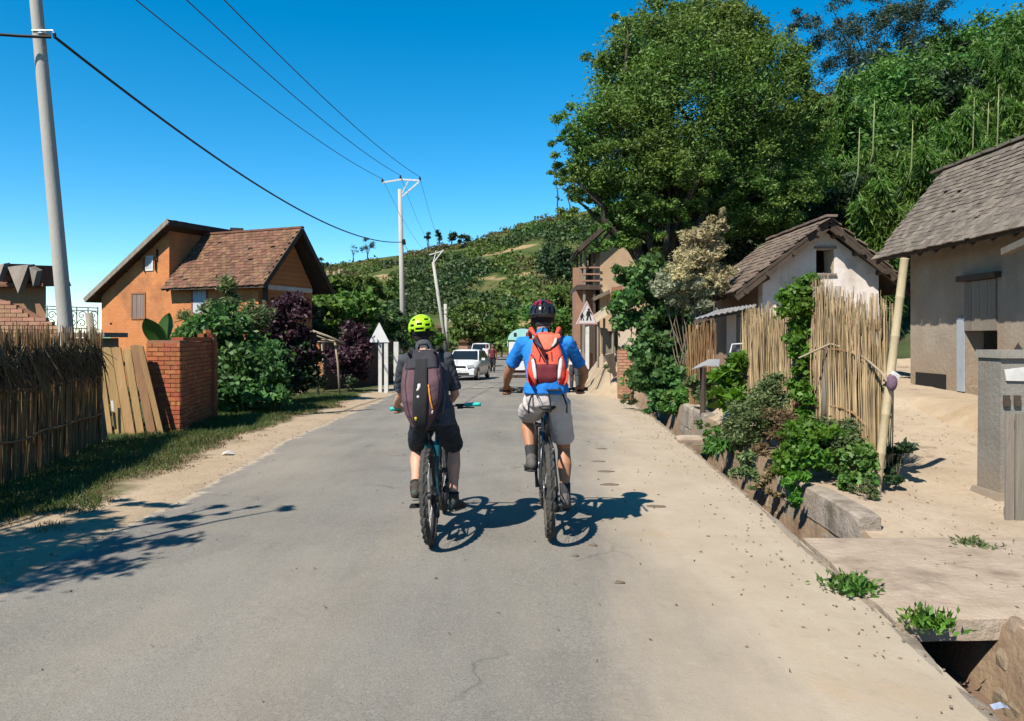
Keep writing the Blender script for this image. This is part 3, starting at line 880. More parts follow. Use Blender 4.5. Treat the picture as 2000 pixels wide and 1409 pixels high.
shrub('low green weeds at the lane edge below the creeper hedge', 1310, 800, 15.6, [(1310, 785, 15.6, 40, 22), (1340, 775, 15.2, 30, 24)], 2200, 0.11, 0.07, G_MID, 103, 'weed_bush', 'bush', right=True, limbs=8, trunk=.012)
shrub('small yellow-green tuft on the sandy lane edge before the hedge', 1225, 790, 18.2, [(1225, 782, 18.2, 22, 12)], 500, 0.12, 0.03, G_GREY, 104, 'weed_tuft', 'weed', right=False, limbs=4, trunk=.008)
shrub('olive green bush below the small tin sheet', 1385, 790, 13.4, [(1385, 770, 13.4, 32, 30), (1360, 760, 13.5, 26, 30)], 2400, 0.09, 0.05, G_GREY, 105, 'weed_bush', 'bush', right=True, limbs=8, trunk=.012)

for k_, (px, pyb, Y, lob_, n_, m_, lab) in enumerate((
    (1455, 905, 8.9, [(1450, 905, 8.75, 28, 30), (1470, 940, 8.6, 18, 24)], 1800, G_GREY, 'wiry weeds spilling down the earth drain wall below the grey-green bush'),
    (1400, 860, 11.2, [(1395, 850, 11.2, 30, 22), (1375, 835, 11.6, 20, 16)], 1300, G_MID, 'green weeds on the drain wall just nearer than the narrow slab'),
    (1500, 960, 8.3, [(1498, 930, 8.2, 22, 34), (1512, 965, 8.0, 14, 22)], 1500, G_DRY, 'dry brown weeds hanging on the drain wall beside the bright green bush'),
    (1690, 975, 7.0, [(1668, 948, 7.2, 30, 16), (1700, 962, 7.1, 20, 12)], 900, G_GREY, 'low straggling weeds on top of the near concrete drain wall'))):
    shrub(lab, px, pyb, Y, lob_, n_, .055, .024, m_, 150 + k_, 'weed_bush', 'bush', right=True, limbs=8, trunk=.008)
shrub('small yellowish tuft growing on the earth bank below the children sign', 1192, 720, 23.5, [(1192, 712, 23.3, 16, 12)], 500, .12, .03, G_GREY, 160, 'weed_tuft', 'weed', right=True, limbs=4, trunk=.008)
# small tufts in the concrete cracks
def tuft(label, px, py, n, L, seed, mat=None, spread=.12, z=None):
    rng = np.random.default_rng(seed)
    Y = F * (CAMH - 0.01) / (py - HY)
    x = (px - 1000) / F * Y
    z = yard_z(x, Y) if x > xr(Y) + _dw(Y) else zg(Y)
    base = Vector((x, Y, z))
    root = thing('weed_tuft', label, 'weed', base, 'weed tufts in the concrete cracks')
    d = rng.normal(size=(n, 3)); d[:, 2] = np.abs(d[:, 2]) * 0.7 + .35; d /= np.linalg.norm(d, axis=1, keepdims=True)
    C = np.array(base) + d * rng.uniform(.25, 1, (n, 1)) * L + rng.normal(size=(n, 3)) * np.array([spread, spread, 0]) * .5
    V, Fq = leaf_geo(rng, C, .05, .022, d + rng.normal(size=d.shape) * .4)
    npmesh('leaves', V, Fq, mat or G_MID, root)
    mb = MB()
    for k in range(9):
        q = C[rng.integers(0, n)]
        mb.tube([base + (Vector(q) - base) * .0 + Vector((rng.normal() * .02, rng.normal() * .02, -.02)), Vector(q)], [.003, .0015], 4)
    mb.build('stem', CULM, root)
tuft('green weed tuft growing from the crack at the slab corner by the lane', 1662, 1150, 420, .11, 110)
tuft('bright green weed tuft at the mouth of the drain culvert', 1812, 1222, 260, .12, 111, G_BRIGHT, .08)
tuft('flat weed tuft on the sandy entrance before the concrete pillar', 1900, 1068, 160, .09, 112, G_GREY, .12)

# ---- grass on the left verge
def grass_patch(name, label, region, n, h, seed, mat):
    rng = np.random.default_rng(seed)
    pts = []
    while len(pts) < n:
        y = rng.uniform(*region[0]); d = rng.uniform(*region[1]) 
        g = mnoise.noise(Vector((y * .9, d * 1.3, 2.0))) * .5 + mnoise.noise(Vector((y * 2.6, d * 2.6, 5.0))) * .35
        if d + g * 1.1 < region[2]: continue
        if rng.uniform() < .25: continue
        x = xl(y) - d
        pts.append((x, y, verge_z(x, y)))
    C = np.array(pts)
    ax = rng.normal(size=(n, 3)) * .55 + np.array([0, 0, 1])
    ax /= np.linalg.norm(ax, axis=1, keepdims=True)
    hh = h * rng.uniform(.4, 1.3, n)[:, None]
    s = np.cross(ax, rng.normal(size=(n, 3))); s /= np.linalg.norm(s, axis=1, keepdims=True)
    a = C - s * .006; b = C + s * .006; t_ = C + ax * hh + np.array([0, 0, -.2]) * hh * rng.uniform(0, 1, (n, 1))
    V = np.stack([a, b, t_], 1).reshape(-1, 3)
    o = npmesh(name, V, np.arange(3 * n).reshape(-1, 3), mat, kind='stuff')
    setp(o, label, 'grass')
grass_patch('verge_grass', 'short green grass strip below the reed fence and brick wall', ((3.5, 24), (0.3, 3.4), .80), 70000, .085, 120, G_GRASS)
grass_patch('dry_grass', 'sparse dry grass blades on the left dirt shoulder', ((3.5, 20), (0.15, 1.4), .6), 11000, .05, 121, G_DRY)

# ---- hill cover (a far mass nobody could count)
rng = np.random.default_rng(7)
cl, szs = [], []
tries = 0
while len(cl) < 6200 and tries < 90000:
    tries += 1
    y = 98 + 136 * rng.uniform() ** 0.8
    px = rng.uniform(540, 1330)
    x = (px - 1000) / F * y
    z = hill_z(x, y)
    if z < -0.5: continue
    g = mnoise.noise(Vector((x * .05, y * .05, 3))) + .6 * mnoise.noise(Vector((x * .14, z * .25, 8)))
    if g < -0.33 + .34 * rng.uniform(): continue
    fr = ((z + 1) / 3.2) % 1
    if fr > .45 and rng.uniform() < .55: continue
    cl.append((x, y, z)); szs.append(float(np.clip(rng.lognormal(-.25, .5), .3, 2.8)))
cl = np.array(cl); szs = np.array(szs)
sel = np.array([mnoise.noise(Vector((c[0] * .035, c[2] * .13, 21.0))) + .35 * mnoise.noise(Vector((c[0] * .2, c[2] * .4, 4.0))) for c in cl]) + rng.normal(size=len(cl)) * .10
G_HDRY = LEAF('leaf_hill_dry', (0.20, 0.19, 0.065), (0.115, 0.12, 0.035), 0.25, hs_=0.06)
G_HDARK = LEAF('leaf_hill_dark', (0.085, 0.145, 0.04), (0.035, 0.07, 0.02), 0.2, hs_=0.06)
for nm, mask, mat_, per, grow, lab in (('hill_shrubbery', (sel > -.16) & (sel < .17), G_HILL, 34, 1.0, 'green scrub and bushes covering the terraced hillside'),
                                       ('hill_grassland', sel <= -.16, G_HDRY, 26, .75, 'yellowish dry scrub in patches over the hillside'),
                                       ('hill_woodland', sel >= .17, G_HDARK, 38, 1.2, 'dark bushy woodland patches on the hillside')):
    cc, ss = cl[mask], szs[mask] * grow
    k = np.repeat(np.arange(len(cc)), per)
    d = rng.normal(size=(len(k), 3)); d /= np.linalg.norm(d, axis=1, keepdims=True); d[:, 2] = np.abs(d[:, 2]) * .9
    C = cc[k] + d * ss[k][:, None] * rng.uniform(.5, 1.1, (len(k), 1)) * np.array([1.15, 1.15, .95])
    q_ = np.clip(ss[k], .5, 1.6)[:, None]
    V, Fq = leaf_geo(rng, C, .55 * q_, .36 * q_)
    o = npmesh(nm, V, Fq, mat_, kind='stuff')
    setp(o, lab, 'scrub')

def hill_tree(label, px, py, Y, rx, rz, mat, seed, n=500, name='hill_tree', L=.6, W=.35, trunk=.25):
    c = P(px, py, Y)
    return plant(name, label, 'tree', (c.x, Y, hill_z(c.x, Y)), [lobe(px, py, Y, rx, rz)], n, L, W, mat, seed, 'trees standing out on the hill', trunk, .34, .3, 4)
hill_tree('small round tree alone on the skyline, left end of the hilltop row', 836, 461, 222, 8, 7, G_DARK, 130, 300)
hill_tree('larger round dark tree on the hilltop, second in the row', 858, 459, 222, 13, 11, G_DARK, 131)
hill_tree('tallest dark tree of the hilltop row', 882, 455, 222, 16, 17, G_DARK, 132, 700)
hill_tree('wide low dark tree at the right end of the hilltop row', 908, 466, 222, 17, 12, G_DARK, 133, 700)
hill_tree('round dark green tree halfway up the hill, left of the tan house', 1091, 515, 120, 34, 34, G_DARK, 134, 2600, L=.55, W=.34, trunk=.3)
hill_tree('pale feathery tree on the far left skyline behind the double-arm pole', 718, 478, 232, 17, 15, G_PINE, 135, 420, L=.7, W=.2)
hill_tree('thin bare-looking tree on the left skyline', 690, 490, 232, 9, 12, G_PINE, 136, 130, L=.6, W=.12)
hill_tree('dark bush at the left foot of the skyline', 630, 512, 228, 11, 9, G_DARK, 137, 260)
for lab, px, y0, y1, sd in (('tall skinny pine with tufted crown on the hilltop beside the huge tree', 1089, 330, 402, 138), ('second, shorter skinny pine on the hilltop', 1112, 345, 400, 139)):
    Y = 226
    b = P(px, y1 + 12, Y); b.z = hill_z(b.x, Y)
    plant('pine_tree', lab, 'tree', b, [lobe(px, y0 + 8, Y, 13, 10), lobe(px - 4, y0 + 25, Y, 9, 6), lobe(px + 2, y1 - 14, Y, 7, 8)], 330, .75, .22, G_PINE, sd, 'pines on the hilltop', .22, .4, .1, 4, fork=.9)

# ---- tree beside the camera that throws the dappled shade on the road
plant('roadside_tree', 'low-hanging leafy tree standing on the left verge behind the reed fence end', 'tree', (-6.6, 2.6, 0.0),
      [(Vector((-5.3, 3.4, 3.4)), (.9, .8, .45), 1), (Vector((-6.3, 2.4, 3.9)), (1.3, 1.2, .8), 1), (Vector((-4.2, 4.75, 3.62)), (.55, .22, .10), .8), (Vector((-4.75, 4.35, 3.4)), (.7, .3, .16), .9),
       (Vector((-5.15, 5.15, 3.25)), (.75, .28, .15), .9), (Vector((-4.9, 3.8, 3.0)), (.7, .35, .2), 1), (Vector((-5.6, 4.5, 3.5)), (.7, .5, .3), 1)],
      7000, .16, .05, G_MID, 140, 'trees beyond the left verge and the road end', .14, .34, .2, 12)
# ================================================================== houses, walls, fences, poles
ORANGE = M('orange_mud_wall', (0.68, 0.255, 0.085), (0.77, 0.310, 0.115), 1.2, 0.92, 0.5, 9, c3=(0.42, 0.18, 0.08), s3=0.7)
def courses(m, ang, bw=.24, bh=.085, amt=.35):
    t = m.node_tree; b = t.nodes['Principled BSDF']
    tc = N(t, 'ShaderNodeTexCoord'); mp = N(t, 'ShaderNodeMapping'); mp.inputs['Rotation'].default_value = (0, 0, ang); t.links.new(tc.outputs['Object'], mp.inputs[0])
    sx = N(t, 'ShaderNodeSeparateXYZ'); t.links.new(mp.outputs[0], sx.inputs[0]); cx = N(t, 'ShaderNodeCombineXYZ')
    t.links.new(sx.outputs[0], cx.inputs[0]); t.links.new(sx.outputs[2], cx.inputs[1])
    br = N(t, 'ShaderNodeTexBrick', **{'Scale': 1.0, 'Mortar Size': .012, 'Brick Width': bw, 'Row Height': bh, 'Mortar Smooth': .5}); t.links.new(cx.outputs[0], br.inputs['Vector'])
    br.inputs['Color1'].default_value = (1, 1, 1, 1); br.inputs['Color2'].default_value = (.78, .74, .72, 1); br.inputs['Mortar'].default_value = (.62, .56, .52, 1)
    src = b.inputs['Base Color'].links[0].from_socket
    t.links.new(mixc(t, amt * 2, src, br.outputs['Color'], 'MULTIPLY'), b.inputs['Base Color'])
    return m
courses(ORANGE, .386, amt=.24)
BRICKM = M('fired_brick', (0.42, 0.125, 0.05), (0.52, 0.17, 0.07), 6, 0.9, 0.5, 40, rnd='object', amt=0.22)
MORTAR = M('mortar', (0.30, 0.13, 0.07), (0.38, 0.18, 0.10), 8, 0.95, 0.4, 40)
PALEBRICK = M('pale_brick', (0.46, 0.24, 0.14), (0.55, 0.31, 0.19), 6, 0.92, 0.4, 40, rnd='object', amt=0.2)
WHITEP = M('white_plaster', (0.80, 0.71, 0.65), (0.92, 0.83, 0.77), 1.6, 0.9, 0.35, 14, c3=(0.52, 0.43, 0.35), s3=1.1)
HUTP = M('grey_mud_plaster', (0.33, 0.27, 0.205), (0.43, 0.36, 0.28), 2.2, 0.92, 0.7, 12, c3=(0.33, 0.235, 0.155), s3=0.8, detail=8)
TANW = M('tan_mud_wall', (0.50, 0.335, 0.205), (0.58, 0.41, 0.26), 1.3, 0.92, 0.4, 9, c3=(0.42, 0.26, 0.15), s3=0.6)
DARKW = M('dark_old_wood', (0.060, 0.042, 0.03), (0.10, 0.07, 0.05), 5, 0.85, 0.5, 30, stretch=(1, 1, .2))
GREYW = M('weathered_wood', (0.22, 0.185, 0.145), (0.32, 0.275, 0.22), 5, 0.88, 0.5, 30, stretch=(1, 1, .15), rnd='object', amt=0.15)
PLANKM = M('gate_plank', (0.33, 0.185, 0.075), (0.46, 0.285, 0.12), 5, 0.8, 0.6, 26, stretch=(1, 1, .12), rnd='object', amt=0.18)
POLEW = M('pale_pole_wood', (0.36, 0.28, 0.18), (0.46, 0.37, 0.26), 6, 0.85, 0.4, 26)
TILE_R = M('brown_tile', (0.165, 0.080, 0.046), (0.235, 0.118, 0.068), 4, 0.9, 0.5, 40, rnd='island', amt=0.35, c3=(0.13, 0.09, 0.065), s3=0.5)
TILE_G = M('grey_brown_tile', (0.165, 0.135, 0.108), (0.245, 0.205, 0.165), 5, 0.92, 0.5, 40, rnd='object', amt=0.28, c3=(0.16, 0.15, 0.10), s3=0.9)
TILE_GS = M('grey_brown_tile_rows', (0.165, 0.135, 0.108), (0.245, 0.205, 0.165), 5, 0.92, 0.5, 40, rnd='island', amt=0.28)
TILE_W = M('old_brown_tile', (0.17, 0.125, 0.095), (0.25, 0.185, 0.14), 5, 0.92, 0.5, 40, rnd='object', amt=0.3)
TILE_WS = M('old_brown_tile_rows', (0.17, 0.125, 0.095), (0.25, 0.185, 0.14), 5, 0.92, 0.5, 40, rnd='island', amt=0.3)
SHADE_BLACK = M('shade_black', (0.012, 0.010, 0.009), rough=0.95)  # near-black colour that stands in for the shade inside openings
STRAW = M('reed_straw', (0.34, 0.232, 0.12), (0.51, 0.37, 0.205), 3, 0.8, 0.0, rnd='island', amt=0.48)
STRAWD = M('reed_brown', (0.23, 0.128, 0.052), (0.36, 0.215, 0.095), 3, 0.8, 0.0, rnd='island', amt=0.45)
THATCH = M('dark_thatch', (0.12, 0.083, 0.045), (0.20, 0.145, 0.08), 4, 0.9, 0.0, rnd='island', amt=0.4)
BAMB = M('bamboo_pole', (0.46, 0.36, 0.21), (0.62, 0.51, 0.32), 7, 0.65, 0.4, 30, stretch=(1, 1, .3))
TIN = M('old_tin', (0.42, 0.42, 0.42), (0.52, 0.52, 0.53), 3, 0.45, 0.1, 20, metal=0.6, c3=(0.30, 0.17, 0.10), s3=1.5)
CONCP = M('pole_concrete', (0.46, 0.43, 0.38), (0.54, 0.51, 0.46), 1.5, 0.85, 0.25, 30, stretch=(1, 1, .4))
GREYC = M('grey_cement', (0.25, 0.23, 0.20), (0.33, 0.305, 0.265), 2.4, 0.9, 0.5, 22, c3=(0.32, 0.24, 0.16), s3=1.0)
WHITEPAINT = M('white_paint', (0.72, 0.70, 0.66), (0.80, 0.78, 0.74), 4, 0.6, 0.1, 20, c3=(0.55, 0.50, 0.44), s3=3)
STEEL = M('galvanised_steel', (0.5, 0.51, 0.52), (0.58, 0.59, 0.6), 6, 0.4, metal=0.7)
BLACKCAB = M('black_cable', (0.012, 0.012, 0.014), rough=0.5)
GREYCAB = M('bare_wire', (0.10, 0.11, 0.13), rough=0.4, metal=0.3)
IRON = M('dark_iron', (0.03, 0.03, 0.035), rough=0.5, metal=0.4)
SHUT = M('shutter_wood', (0.24, 0.17, 0.14), (0.33, 0.25, 0.21), 6, 0.85, 0.4, 26, stretch=(1, 1, .15))
BLUEW = M('pale_blue_paint', (0.50, 0.55, 0.60), (0.60, 0.64, 0.68), 4, 0.7)
REDW = M('red_frame_paint', (0.36, 0.07, 0.06), (0.42, 0.10, 0.08), 5, 0.7)
STAIN = M('rain_stain', (0.30, 0.13, 0.06), (0.36, 0.17, 0.08), 3, 0.95)

def splash(m, z0, z1, col, amt=.75):
    t = m.node_tree; b = t.nodes['Principled BSDF']
    tc = N(t, 'ShaderNodeTexCoord'); sx = N(t, 'ShaderNodeSeparateXYZ'); ge = N(t, 'ShaderNodeNewGeometry'); t.links.new(ge.outputs['Position'], sx.inputs[0])
    zz = math_(t, 'MULTIPLY_ADD', math_(t, 'SUBTRACT', noise_(t, ge.outputs['Position'], 2.2, 6, .65), .5), 1.1, sx.outputs[2])
    f = math_(t, 'MULTIPLY', mapr(t, zz, z1, z0), amt)
    mp = N(t, 'ShaderNodeMapping'); mp.inputs['Scale'].default_value = (5, 5, .35); t.links.new(ge.outputs['Position'], mp.inputs[0])
    st = math_(t, 'MULTIPLY', mapr(t, noise_(t, mp.outputs[0], 1.0, 5, .6), .55, .75), .35)
    src = b.inputs['Base Color'].links[0].from_socket
    c = mixc(t, st, src, tuple(q * .75 for q in sc_(col)))
    t.links.new(mixc(t, f, c, sc_(col)), b.inputs['Base Color'])
splash(HUTP, .75, 1.5, (.36, .25, .16)); splash(WHITEP, .7, 2.0, (.50, .38, .28), .5); splash(ORANGE, -.2, 1.2, (.42, .20, .10), .5); splash(TANW, -.3, 1.5, (.36, .23, .14), .6); splash(GREYC, .0, .55, (.34, .25, .17), .7)
def tile_roof(roof, o, u, v, ul, vl, tw, th, m_obj, m_stuff, limit, seed, thick=.02, sag=0.0):
    """overlapping tiles on the plane o + a*u + b*v; nearest ones single objects, the rest one part"""
    rng = random.Random(seed)
    o, u, v = Vector(o), Vector(u).normalized(), Vector(v).normalized()
    nrm = u.cross(v).normalized()
    if nrm.z < 0: nrm = -nrm
    me = None
    spots = []
    nr, nc = int(vl / th), int(ul / tw)
    for r_ in range(nr):
        for c_ in range(-1, nc + 1):
            a = (c_ + (0.5 if r_ % 2 else 0.0) + 0.5) * tw + rng.uniform(-.06, .06) * tw
            if a < tw * .2 or a > ul - tw * .2: continue
            b = r_ * th + rng.uniform(-.10, .10) * th
            p = o + u * a + v * (b + th * .55) + nrm * (thick * .9 + rng.uniform(0, .006) - sag * math.sin(math.pi * a / ul) * math.sin(math.pi * min(1, (b / vl))))
            if rng.random() < .012: continue
            spots.append((p, rng.gauss(0, .035), rng.gauss(0, .03)))
    camp = Vector((0, 0, CAMH))
    spots.sort(key=lambda q: (q[0] - camp).length)
    def frame(yaw, tilt):
        m = Matrix((u, v, nrm)).transposed().to_4x4()
        return m @ Matrix.Rotation(yaw, 4, 'Z') @ Matrix.Rotation(-0.09 + tilt, 4, 'X')
    tb = MB(); tb.box((0, 0, 0), (tw * .95, th * 1.45, thick), taper=.97)
    org = ORG[roof.name]
    if limit:
        me = tb.mesh('roof_tile', Vector((0, 0, 0)), (m_obj,))
    rest = MB()
    for i, (p, yaw, tilt) in enumerate(spots):
        fm = frame(yaw, tilt)
        if i < limit:
            ob = bpy.data.objects.new('roof_tile', me)
            ob.parent = roof
            ob.matrix_local = Matrix.Translation(p - org) @ fm
            COL.objects.link(ob)
        else:
            m3 = fm.to_3x3()
            rest.box(p, (tw * .95, th * 1.45, thick), m3)
    if rest.v:
        rest.build('roof_tiles', m_stuff, roof, kind='stuff')

def bricks(parent, o, u, up, ul, hl, bw, bh, depth, mat, seed, bond=0.5, topfn=None, gap=.012, jitter=.004, limit=300):
    """single bricks laid in courses on the face o + a*u + b*up, standing proud of the mortar behind"""
    rng = random.Random(seed)
    o, u, up = Vector(o), Vector(u).normalized(), Vector(up).normalized()
    nrm = u.cross(up).normalized()
    cache = {}
    cnt = 0
    nr = int(hl / bh + .01)
    for r_ in range(nr):
        a = 0.0 if r_ % 2 == 0 else -bw * bond
        while a < ul - .01:
            a0, a1 = max(a, 0), min(a + bw, ul)
            a += bw
            wdt = a1 - a0 - gap
            if wdt < .035: continue
            if topfn and (r_ + .6) * bh > topfn((a0 + a1) / 2): continue
            key = round(wdt, 2)
            if key not in cache:
                b_ = MB(); b_.box((0, 0, 0), (wdt, depth, bh - gap))
                cache[key] = b_.mesh('brick', Vector((0, 0, 0)), (mat,))
            if cnt >= limit: return
            cnt += 1
            p = o + u * ((a0 + a1) / 2) + up * ((r_ + .5) * bh) - nrm * (depth / 2 - .008) + nrm * rng.uniform(-jitter, jitter)
            ob = bpy.data.objects.new('brick', cache[key])
            ob.parent = parent
            m = Matrix((u, -nrm, up)).transposed().to_4x4()
            ob.matrix_local = Matrix.Translation(p - ORG[parent.name]) @ m @ Matrix.Rotation(rng.gauss(0, .008), 4, 'Z')
            COL.objects.link(ob)

# ------------------------------------------------------------------ orange house on the left
def orange_house():
    C = Vector((-8.75, 26.5, 0)); f_ = Vector((-0.927, 0.375, 0)); r_ = Vector((0.375, 0.927, 0))
    gz = -0.35
    H = thing('orange_house', 'orange mud-brick house with steep brown tiled gable wing and taller lean-to roofed part', 'house', (C.x, C.y, gz))
    def W(t, s, z): return C + f_ * t + r_ * s + Vector((0, 0, z))
    D = 4.4
    # lower wing walls + tall part in one wall mesh
    w = MB()
    z1 = 3.52; zp = 5.45
    w.prism([W(0, 0, gz), W(4.05, 0, gz), W(4.05, 0, z1), W(0, 0, z1)], r_ * .3)                      # front of the wing
    w.prism([W(0, .302, gz), W(0, 3.0, gz), W(0, 3.0, z1), W(0, 1.65, zp - .1), W(0, .302, z1 + .1)], f_ * .3)      # gable end
    w.prism([W(4.052, 0, gz), W(7.45, 0, gz), W(7.45, 0, 3.2), W(4.052, 0, 5.6)], r_ * .3)             # front of the tall part
    w.prism([W(4.055, .302, gz), W(4.055, D, gz), W(4.055, D, 5.6), W(4.055, .302, 5.6)], f_ * .3)        # its flank above the low roof
    w.prism([W(7.15, .302, gz), W(7.15, D, gz), W(7.15, D, 3.4), W(7.15, .302, 3.4)], f_ * .297)
    w.prism([W(.31, 2.7, gz), W(4.0, 2.7, gz), W(4.0, 2.7, z1), W(.31, 2.7, z1)], r_ * .3)
    wall = w.build('wall', ORANGE, H)
    # low gable roof with tiles
    e0, e1, rd = W(-.55, -.38, 3.40), W(4.1, -.38, 3.36), W(-.55, 1.65, 5.56)
    rf = MB()
    rf.prism([W(-.55, -.38, 3.37), W(4.04, -.38, 3.37), W(4.04, 1.65, 5.53), W(-.55, 1.65, 5.53)], Vector((0, 0, -.07)))
    rf.prism([W(-.55, 1.655, 5.53), W(4.04, 1.655, 5.53), W(4.04, 3.55, 3.35), W(-.55, 3.55, 3.35)], Vector((0, 0, -.07)))
    roof = rf.build('roof', DARKW, H)
    tile_roof(roof, e0, e1 - e0, rd - e0, (e1 - e0).length - .05, (rd - e0).length, .20, .155, TILE_R, TILE_R, 0, 1, .022)
    e2, rd2 = W(-.55, 3.55, 3.37), W(-.55, 1.66, 5.56)
    tile_roof(roof, e2, f_, rd2 - e2, 4.6, (rd2 - e2).length, .22, .17, TILE_R, TILE_R, 0, 2, .022)
    b = MB(); b.bar(W(-.6, 1.655, 5.60), W(4.0, 1.655, 5.58), .16, .07); b.build('ridge_cap', TILE_R, roof)
    for q0, q1 in ((W(-.57, -.40, 3.33), W(-.57, 1.65, 5.50)), (W(-.57, 1.66, 5.50), W(-.57, 3.57, 3.30))):
        b = MB(); b.bar(q0, q1, .05, .17); b.build('bargeboard', DARKW, roof)
    for k in range(7):
        b = MB(); t = .1 + k * .62; b.bar(W(t, -.33, 3.28), W(t, .05, 3.60), .06, .07); b.build('rafter', DARKW, roof)
    # mono-pitch roof of the tall part
    m = MB()
    m.prism([W(3.75, -.35, 5.78), W(7.85, -.35, 3.03), W(7.85, D + .3, 3.10), W(3.75, D + .3, 5.85)], Vector((0, 0, -.09)))
    r2 = m.build('roof', DARKW, H)
    e3, rd3 = W(7.85, -.35, 3.06), W(3.75, -.35, 5.81)
    tile_roof(r2, e3, r_, rd3 - e3, D + .65, (rd3 - e3).length, .22, .17, TILE_R, TILE_R, 0, 3, .022)
    b = MB(); b.bar(W(3.72, -.37, 5.80), W(7.9, -.37, 3.02), .05, .17); b.build('bargeboard', GREYW, r2)
    b = MB(); b.bar(W(3.73, -.38, 5.74), W(3.73, D + .3, 5.80), .05, .2); b.build('bargeboard', DARKW, r2)
    b = MB(); b.box(W(3.9, 3.3, 5.90), (.5, .9, .16), Matrix.Rotation(.38, 3, 'Z')); b.build('ridge_cap', DARKW, r2)
    for k in range(6):
        b = MB(); f = .1 + k * .16; p = W(3.85, -.36, 5.64).lerp(W(7.8, -.36, 2.98), f); b.bar(p - r_ * .02, p + r_ * .42, .08, .08); b.build('rafter', DARKW, r2)
    # windows: shuttered, attic, pale panel
    def window(t, z, wd, hg, mat, frame, fm):
        fr = MB()
        for dx, dz, ww, hh in ((0, hg / 2 + .03, wd + .12, .06), (0, -hg / 2 - .03, wd + .12, .06), (-wd / 2 - .03, 0, .06, hg - .002), (wd / 2 + .03, 0, .06, hg - .002)):
            fr.prism([W(t - dx - ww / 2, -.03, z + dz - hh / 2), W(t - dx + ww / 2, -.03, z + dz - hh / 2), W(t - dx + ww / 2, -.03, z + dz + hh / 2), W(t - dx - ww / 2, -.03, z + dz + hh / 2)], r_ * .06)
        o_ = fr.build('window', fm, H)
        k = 3
        for i in range(k):
            b_ = MB(); a = t - wd / 2 + (i + .5) * wd / k
            b_.prism([W(a - wd / k * .47, -.012, z - hg / 2), W(a + wd / k * .47, -.012, z - hg / 2), W(a + wd / k * .47, -.012, z + hg / 2), W(a - wd / k * .47, -.012, z + hg / 2)], r_ * .03)
            b_.build('shutter_board', mat, o_)
        return o_
    window(5.55, 2.78, .60, .88, SHUT, None, STAIN)
    window(2.62, 2.90, .62, .86, BLUEW, None, REDW)
    a = window(5.0, 4.35, .26, .44, BLUEW, None, WHITEPAINT)
    for dx in (-.28, .28):
        b = MB(); b.prism([W(5.0 - dx - .05, -.16, 4.13), W(5.0 - dx + .05, -.04, 4.13), W(5.0 - dx + .05, -.04, 4.57), W(5.0 - dx - .05, -.16, 4.57)], r_ * .02); b.build('shutter', SHUT, H)
    b = MB(); b.prism([W(4.58, -.02, 4.4), W(4.66, -.02, 4.4), W(4.66, -.02, 4.85), W(4.58, -.02, 4.85)], r_ * .03); b.build('vent', SHADE_BLACK, H)  # flush slab, the vent's inner shade is put into its black colour
    b = MB(); b.prism([W(6.9, -.012, 2.1), W(7.0, -.012, 2.1), W(7.0, -.012, 2.17), W(6.9, -.012, 2.17)], r_ * .03); b.build('vent', SHADE_BLACK, H)  # likewise a black slab on the wall, shade painted as colour
    # gable end door and upper lintel in the shade
    b = MB(); b.prism([W(-.02, 1.0, .0), W(-.02, 1.8, .0), W(-.02, 1.8, 2.0), W(-.02, 1.0, 2.0)], f_ * .04); b.build('door', DARKW, H)
    b = MB(); b.prism([W(-.03, .31, 3.3), W(-.03, 2.98, 3.3), W(-.03, 2.98, 3.46), W(-.03, .31, 3.46)], f_ * .05); b.build('lintel', WHITEP, H)
    b = MB(); b.bar(W(-.25, .05, gz), W(-.25, .05, 3.5), .16, .16, up=(0, 1, 0)); b.build('porch_post', DARKW, H)
    return H
orange_house()

# small terracotta roofed shed right of the orange house
c = P(600, 620, 42)
sh = thing('roofed_shed', 'small shed with a bright terracotta roof edge, just right of the orange house gable', 'shed', (c.x, c.y, zg(42)))
b = MB(); b.box((c.x - .3, c.y + 1.2, 1.0), (2.2, 2.0, 3.2)); b.build('wall', ORANGE, sh)
b = MB(); b.prism([P(570, 582, 41.2), P(622, 583, 41.2), P(606, 612, 40.6), P(570, 612, 40.6)], (0, .05, -.06)); rr = b.build('roof', M('terracotta', (0.50, 0.17, 0.08), (0.58, 0.23, 0.12), 5, .9, .3, 30), sh)
b = MB(); b.bar(P(624, 580, 41.1), P(607, 614, 40.5), .09, .09); b.build('bargeboard', POLEW, rr)

